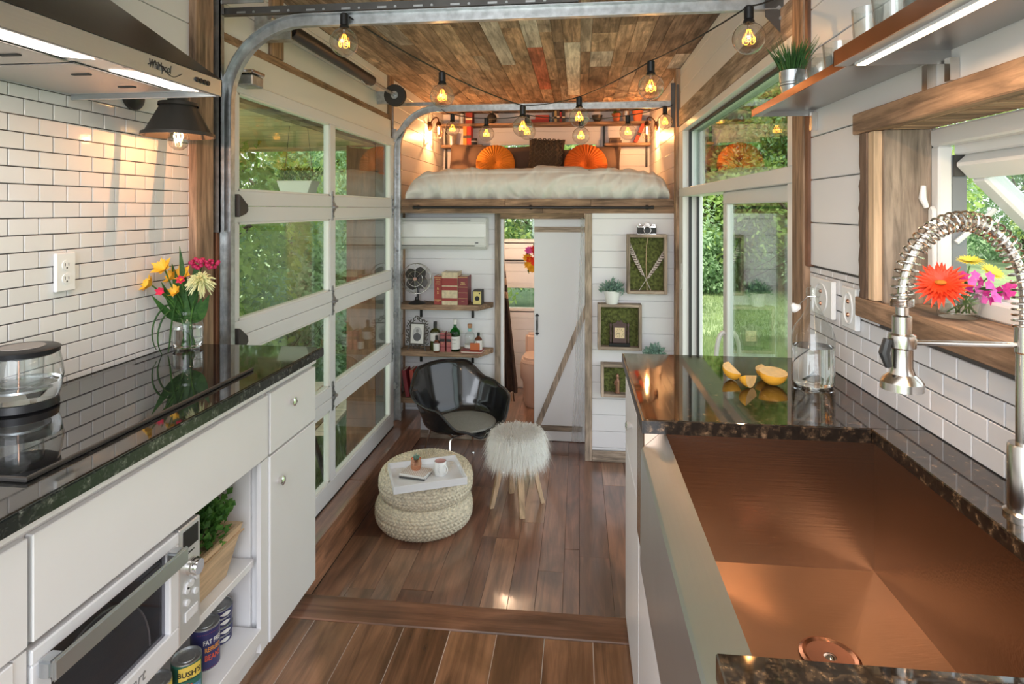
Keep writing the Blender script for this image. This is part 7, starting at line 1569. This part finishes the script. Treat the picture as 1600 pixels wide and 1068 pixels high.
t = thing('black_mug', 'black mug with a light mark on the left lower loft shelf', 'mug', (atY(741, 222, YS).x, YS-0.02, z)); MB().lathe([(0.0, 0), (0.034, 0), (0.036, 0.075), (0.033, 0.075), (0.032, 0.01), (0.0, 0.008)], 24).build('cup', M['black'], t, smooth=True, auto=0.7); MB().lathe([(0.0362, 0.03), (0.0365, 0.045)], 24, cap=False).build('mark', M['labelw'], t)
MB().tube([(-0.034, 0, 0.06), (-0.055, 0, 0.05), (-0.055, 0, 0.03), (-0.034, 0, 0.02)], 0.004, 6).build('handle', M['black'], t, smooth=True)
t = thing('tin_pail', 'small galvanised pail at the left end of the lower loft shelf', 'pail', (atY(706, 222, YS).x, YS-0.02, z)); MB().lathe([(0.0, 0), (0.045, 0), (0.058, 0.115), (0.061, 0.12), (0.055, 0.118), (0.043, 0.01), (0.0, 0.01)], 28).build('body', M['galv'], t, smooth=True, auto=0.7)
t = thing('tin_pail', 'second small galvanised pail on the left of the upper loft shelf', 'pail', (atY(722, 188, YS).x, YS-0.02, zA)); MB().lathe([(0.0, 0), (0.03, 0), (0.036, 0.115), (0.0, 0.11)], 24).build('body', M['galv'], t, smooth=True, auto=0.7)
lb('dark red book at the left of the upper loft shelf', 727, 738, zA, 0.13, (0.25, 0.03, 0.02))
t = thing('vase', 'dark round vase on the left of the upper loft shelf', 'vase', (atY(769, 188, YS).x, YS-0.02, zA)); MB().lathe([(0.0, 0), (0.02, 0), (0.05, 0.03), (0.058, 0.065), (0.045, 0.1), (0.02, 0.115), (0.022, 0.13), (0.0, 0.128)], 28).build('body', M['charcoal'], t, smooth=True)
cl_ = [(0.04, 0.03, 0.03), (0.35, 0.04, 0.03), (0.06, 0.05, 0.05), (0.5, 0.2, 0.05), (0.05, 0.06, 0.08), (0.45, 0.33, 0.15), (0.08, 0.05, 0.04), (0.30, 0.03, 0.03), (0.05, 0.05, 0.05), (0.55, 0.3, 0.05), (0.07, 0.06, 0.05)]
lab_s = ['black', 'dark red', 'charcoal', 'burnt orange', 'blue black', 'tan', 'brown', 'crimson', 'jet black', 'amber', 'dark olive']
us = [862, 866, 870, 874.5, 878, 883]
lb('dark book lying flat at the bottom of the pile on the upper loft shelf', 829, 858, zA, 0.04, (0.28, 0.03, 0.03), flat=True); lb('red book lying flat on top of the pile on the upper loft shelf', 836, 858, zA+0.041, 0.045, (0.50, 0.06, 0.03), flat=True)
for i in range(5): lb('%s spined book standing %s on the upper loft shelf' % (lab_s[i+4], ['next to the flat pile', 'second along', 'third along', 'fourth along', 'nearest the middle bulbs'][i]), us[i], us[i+1], zA, 0.12+0.012*(i % 3), cl_[i+4])
for (u, r, m_, nm, lab) in ((933, 0.06, M['charcoal'], 'bowl', 'dark round bowl on the right of the upper loft shelf'),):
    t = thing(nm, lab, 'bowl', (atY(u, 188, YS).x, YS-0.02, zA)); MB().lathe([(0.0, 0), (0.025, 0), (0.05, 0.03), (0.062, 0.075), (0.058, 0.075), (0.045, 0.03), (0.0, 0.01)], 28).build('body', m_, t, smooth=True)
terra = plain('terracotta', (0.50, 0.13, 0.05), 0.7)
for u, s_, lab in ((963, 0.9, 'small terracotta pot on the right of the upper loft shelf'), (996, 1.15, 'larger terracotta pot at the right end of the upper loft shelf')):
    t = thing('terracotta_pot', lab, 'pot', (atY(u, 188, YS).x, YS-0.02, zA)); MB().lathe([(0.0, 0), (0.035*s_, 0), (0.048*s_, 0.075*s_), (0.054*s_, 0.075*s_), (0.055*s_, 0.1*s_), (0.048*s_, 0.1*s_), (0.045*s_, 0.09*s_), (0.0, 0.085*s_)], 28).build('pot', terra, t, smooth=True, auto=0.6)
    bush(t, 14, (0, 0, 0.08*s_), (0.05, 0.05, 0.06), 0.025, M['leafmid'], 5, 0.5, stem=False)
t = thing('tin_cup', 'steel cup between the terracotta pots on the upper loft shelf', 'cup', (atY(978, 188, YS).x, YS-0.03, zA)); MB().lathe([(0.0, 0), (0.034, 0), (0.04, 0.11), (0.037, 0.11), (0.0, 0.01)], 24).build('body', M['galv'], t, smooth=True, auto=0.7)
lb('brown book lying flat at the bottom on the right lower loft shelf', 952, 972, zB, 0.03, (0.10, 0.06, 0.04), flat=True); lb('dark book lying flat on the brown one on the right lower shelf', 953, 970, zB+0.031, 0.03, (0.16, 0.10, 0.05), flat=True)
lb('red book leaning right on the right lower loft shelf', 990, 996, zB+0.006, 0.24, (0.48, 0.05, 0.02), lean=0.42)
# loft wall sconces
def sconce(lab, x, y, z, side):
    t = thing('wall_sconce', lab, 'lamp', (x, y, z)); br = plain('aged_bronze', (0.12, 0.055, 0.03), 0.4, metal=0.8); wx = side
    MB().lathe([(0.05, 0), (0.05, 0.012), (0.03, 0.03), (0.0, 0.032)], 24, (wx*0.105, 0, 0.04), Matrix.Rotation(-wx*PI/2, 3, 'Y')).build('wall_plate', br, t, smooth=True, auto=0.7)
    MB().tube(bez([(wx*0.09, 0, 0.05), (wx*0.08, 0, 0.13), (wx*0.0, 0, 0.17), (0, 0, 0.09)], 14), 0.007, 8).build('arm', br, t, smooth=True)
    MB().lathe([(0.016, 0.09), (0.028, 0.06), (0.03, 0.045), (0.0, 0.045)], 20).build('socket', br, t, smooth=True, auto=0.7)
    b = MB()
    for k in range(6):
        a = k*PI/3; cz = [(0.028, 0.045), (0.055, -0.03), (0.03, -0.085)]; b.tube([(r*math.cos(a), r*math.sin(a), zz) for r, zz in cz], 0.002, 5)
    for r, zz in ((0.055, -0.03), (0.03, -0.085)): b.tube([(r*math.cos(2*PI*k/6), r*math.sin(2*PI*k/6), zz) for k in range(6)], 0.002, 5, closed=True)
    b.build('cage', br, t)
    MB().lathe([(0.012, 0.045), (0.02, 0.02), (0.026, -0.01), (0.022, -0.045), (0.0, -0.06)], 20, cap=False).build('bulb', M['bulbglass'], t, smooth=True)
    MB().tube([(0, 0, 0.03), (0, 0, -0.035)], 0.008, 8).build('filament', M['filament2'], t)
    plight('sconce_light', (0, 0, -0.068), 13, 0.0, (1.0, 0.45, 0.16), parent=t); return t
pL = atX(678, 203, -1.49); sconce('bronze caged sconce glowing on the left loft wall', -1.49, 6.25, atY(678, 203, 6.25).z, -1)
pRR = atX(1012, 203, 0.70); sconce('bronze caged sconce glowing on the right loft wall', 0.70, 6.25, atY(1012, 203, 6.25).z, 1)
# globe bulbs and their cable
GLB = [((538, 66), 2.45, 'large globe bulb hanging top left under the near track'), ((691, 150), 2.95, 'globe bulb hanging left of the ceiling, second on the cable'), ((817, 198), 3.45, 'globe bulb in front of an overlapping twin near the middle'), ((905, 183), 3.62, 'globe bulb hanging above another bulb, over the right of the bed'),
       ((1017, 136), 2.85, 'globe bulb hanging right of the ceiling below the near track'), ((1170, 60), 2.35, 'largest globe bulb hanging top right beside the transom window'), ((707, 201), 4.86, 'small tilted globe bulb at the left end of the far track'), ((760, 209), 4.6, 'small globe bulb under the far track left of the middle'),
       ((824, 206), 4.3, 'small globe bulb half hidden behind the middle one'), ((908, 212), 4.1, 'lower small globe bulb below its twin'), ((981, 206), 4.45, 'small globe bulb under the far track right of the bed'), ((1039, 190), 4.8, 'small globe bulb nearest the right loft wall')]
GR = 0.0605; tops = []
sock = M['black']
def globe(i, uv, Y, lab):
    p = atY(uv[0], uv[1], Y); t = thing('globe_bulb', lab, 'light bulb', p, random.uniform(0, 6), 'string of globe bulbs')
    prof = [(0.017, GR*1.0)] + [(GR*math.sin(th_), GR*math.cos(th_)) for th_ in [0.42+(PI-0.42)*k/22 for k in range(23)]]
    MB().lathe(prof, 32, cap=False).build('globe', M['bulbglass'], t, smooth=True)
    MB().lathe([(0.014, GR*0.9), (0.022, GR*0.95), (0.020, GR*1.12), (0.016, GR*1.2), (0.018, GR*1.22), (0.018, GR*1.95), (0.012, GR*2.05), (0.0, GR*2.06)], 20).build('socket', sock, t, smooth=True, auto=0.6)
    MB().tube([(0, 0, GR*0.9), (0, 0, 0.02)], [0.006, 0.002], 8).build('stem', M['bulbglass'], t)
    b = MB()
    for k in range(5):
        a = 2*PI*k/5; c = Vector((0.021*math.cos(a), 0.021*math.sin(a), -0.008)); top = Vector((0.006*math.cos(a), 0.006*math.sin(a), 0.034))
        pts = [top]+[c+Vector((math.cos(a)*0.0, 0, 0))+Vector((-math.sin(a)*0.0115*math.cos(q), math.cos(a)*0.0115*math.cos(q), -0.0115*math.sin(q))) for q in [0.5+2*PI*j/8 for j in range(8)]]
        b.tube(pts, 0.00065, 4)
    b.build('filament', M['filament'], t)
    plight('bulb_light', (0, 0, 0), 0.6, 0.0, (1.0, 0.52, 0.18), parent=t)
    return p+Vector((0, 0, GR*2.03))
for i, (uv, Y, lab) in enumerate(GLB): tops.append(globe(i, uv, Y, lab))
def sag(a, b_, s, n=12): return [a.lerp(b_, t)-Vector((0, 0, s*4*t*(1-t))) for t in [k/(n-1) for k in range(n)]]
cb_ = thing('string_light_cable', 'black cable of the string lights looping from the near track to the far one', 'cable', (0, 0, 0))
A_ = [Vector((-1.0, 2.47, 0.83))]+[tops[0], tops[1], tops[2], tops[3], tops[4], tops[5]]+[Vector((0.82, 2.44, 0.86))]
pts = []
for p, q in zip(A_[:-1], A_[1:]): pts += sag(p, q, 0.012)
MB().tube(pts, 0.0035, 6).build('cord', M['rubber'], cb_, smooth=True)
B2 = [Vector((-1.15, 4.93, 0.845)), tops[6], tops[7], tops[8], tops[9], tops[10], tops[11], Vector((0.76, 4.92, 0.85))]; pts = []
for p, q in zip(B2[:-1], B2[1:]): pts += sag(p, q, 0.012)
MB().tube(pts, 0.0035, 6).build('cord', M['rubber'], cb_, smooth=True)
# torsion spring shaft
a = atX(450, 38, -1.44); c = atX(580, 124, -1.44); e = atX(618, 151, -1.44)
ts = thing('spring_shaft', 'black torsion spring tube and pulley above the garage door', 'shaft', (0, 0, 0)); zsft = 0.90
ya, yc, ye = a.y, c.y, e.y
MB().cyl((-1.44, ya+0.02, zsft), (-1.44, yc, zsft), 0.036, n=24).build('spring_tube', M['black'], ts, smooth=True, auto=0.7); MB().cyl((-1.44, ya-0.18, zsft), (-1.44, ye, zsft), 0.012).build('shaft', M['galv'], ts, smooth=True)
MB().tube([(-1.44, ye-0.03, zsft), (-1.44, ye-0.025, zsft), (-1.44, ye+0.01, zsft), (-1.44, ye+0.015, zsft)], [0.085, 0.08, 0.08, 0.085], 28).build('pulley', M['charcoal'], ts, smooth=True, auto=0.6); MB().tube([(-1.44, ye-0.035, zsft), (-1.44, ye-0.03, zsft)], 0.03, 16).build('pulley_hub', M['galv'], ts)
b = MB(); b.box(-1.60, -1.41, ya-0.03, ya-0.02, zsft-0.055, zsft+0.06); b.box(-1.60, -1.41, ya-0.03, ya+0.03, zsft-0.06, zsft-0.055); b.build('bracket', M['galv'], ts); MB().box(-1.60, -1.41, ye+0.02, ye+0.03, zsft-0.06, zsft+0.04).build('bracket', M['galv'], ts)
MB().tube([(-1.44, yc-0.2, zsft-0.036), (-1.44, yc-0.12, zsft-0.05), (-1.44, yc-0.05, zsft-0.037)], 0.005, 6).build('cord_tie', M['chrome'], ts)
# door sensor box on the header
dsb = thing('door_hardware_box', 'small steel hardware box on the garage header beside the curved track', 'bracket', (-1.53, 2.60, 0.565)); slab('body', (-0.05, 0.06, -0.05, 0.05, 0.0, 0.05), M['galv'], dsb, 0.006); slab('cover', (-0.05, 0.065, -0.055, 0.055, 0.055, 0.072), M['nickel'], dsb, 0.004); slab('spacer', (-0.05, 0.04, -0.04, 0.04, 0.05, 0.055), M['black'], dsb)
# ================================================================ third level: pieces that belong to a part
def under(thing_name, child, part):
    for t in list(sc.objects):
        if t.parent is None and t.name.split('.')[0] == thing_name:
            ks = list(t.children); ps = [c for c in ks if c.name.split('.')[0] == part]
            if not ps: continue
            p = ps[0]
            for c in ks:
                if c.name.split('.')[0] == child and c is not p:
                    c.parent = p; c.matrix_parent_inverse = Matrix.LocRotScale(p.location, p.rotation_euler, p.scale).inverted()
for a in (('microwave', 'handle', 'door_frame'), ('microwave', 'door_window', 'door_frame'), ('microwave', 'pan_rim', 'round_pan'), ('microwave', 'button', 'control_panel'), ('microwave', 'dial', 'control_panel'), ('microwave', 'display', 'control_panel'),
          ('range_hood', 'button', 'front_panel'), ('range_hood', 'logo', 'front_panel'), ('range_hood', 'logo_swoosh', 'front_panel'), ('range_hood', 'filter_slot', 'underside'), ('faucet', 'trigger', 'spray_head'), ('faucet', 'lever', 'valve'), ('sink', 'drain_plug', 'drain'),
          ('wall_sconce', 'filament', 'bulb'), ('globe_bulb', 'filament', 'globe'), ('globe_bulb', 'stem', 'globe'), ('glass_kettle', 'lid_plate', 'lid'), ('glass_kettle', 'infuser_base', 'infuser'), ('desk_fan', 'badge', 'hub'), ('photo_frame', 'portrait_ground', 'photo_mount'), ('photo_frame', 'portrait_coat', 'photo_mount'),
          ('photo_frame', 'portrait_face', 'photo_mount'), ('air_conditioner', 'sensor', 'casing'), ('air_conditioner', 'louver', 'casing'), ('mantel_clock', 'hour_mark', 'dial'), ('mantel_clock', 'hour_hand', 'dial'), ('mantel_clock', 'minute_hand', 'dial'), ('film_camera', 'lens', 'lens_barrel'), ('box_camera', 'lens', 'face'), ('box_camera', 'viewfinder', 'face'),
          ('wall_outlet', 'slot', 'plate'), ('wall_outlet', 'socket', 'plate'), ('food_can', 'label', 'tin'), ('flat_tin', 'label', 'tin'), ('cooktop', 'edge_trim', 'glass_top'), ('round_cushion', 'button', 'cover'), ('armchair', 'rim', 'seat_shell'), ('steel_shelf', 'light_strip', 'light_channel')):
    under(*a)
# ================================================================ lift everything so that the living floor's underside world is z = 0
bpy.context.view_layer.update()
for o in list(sc.objects):
    if o.parent is None: o.location.z += EYE
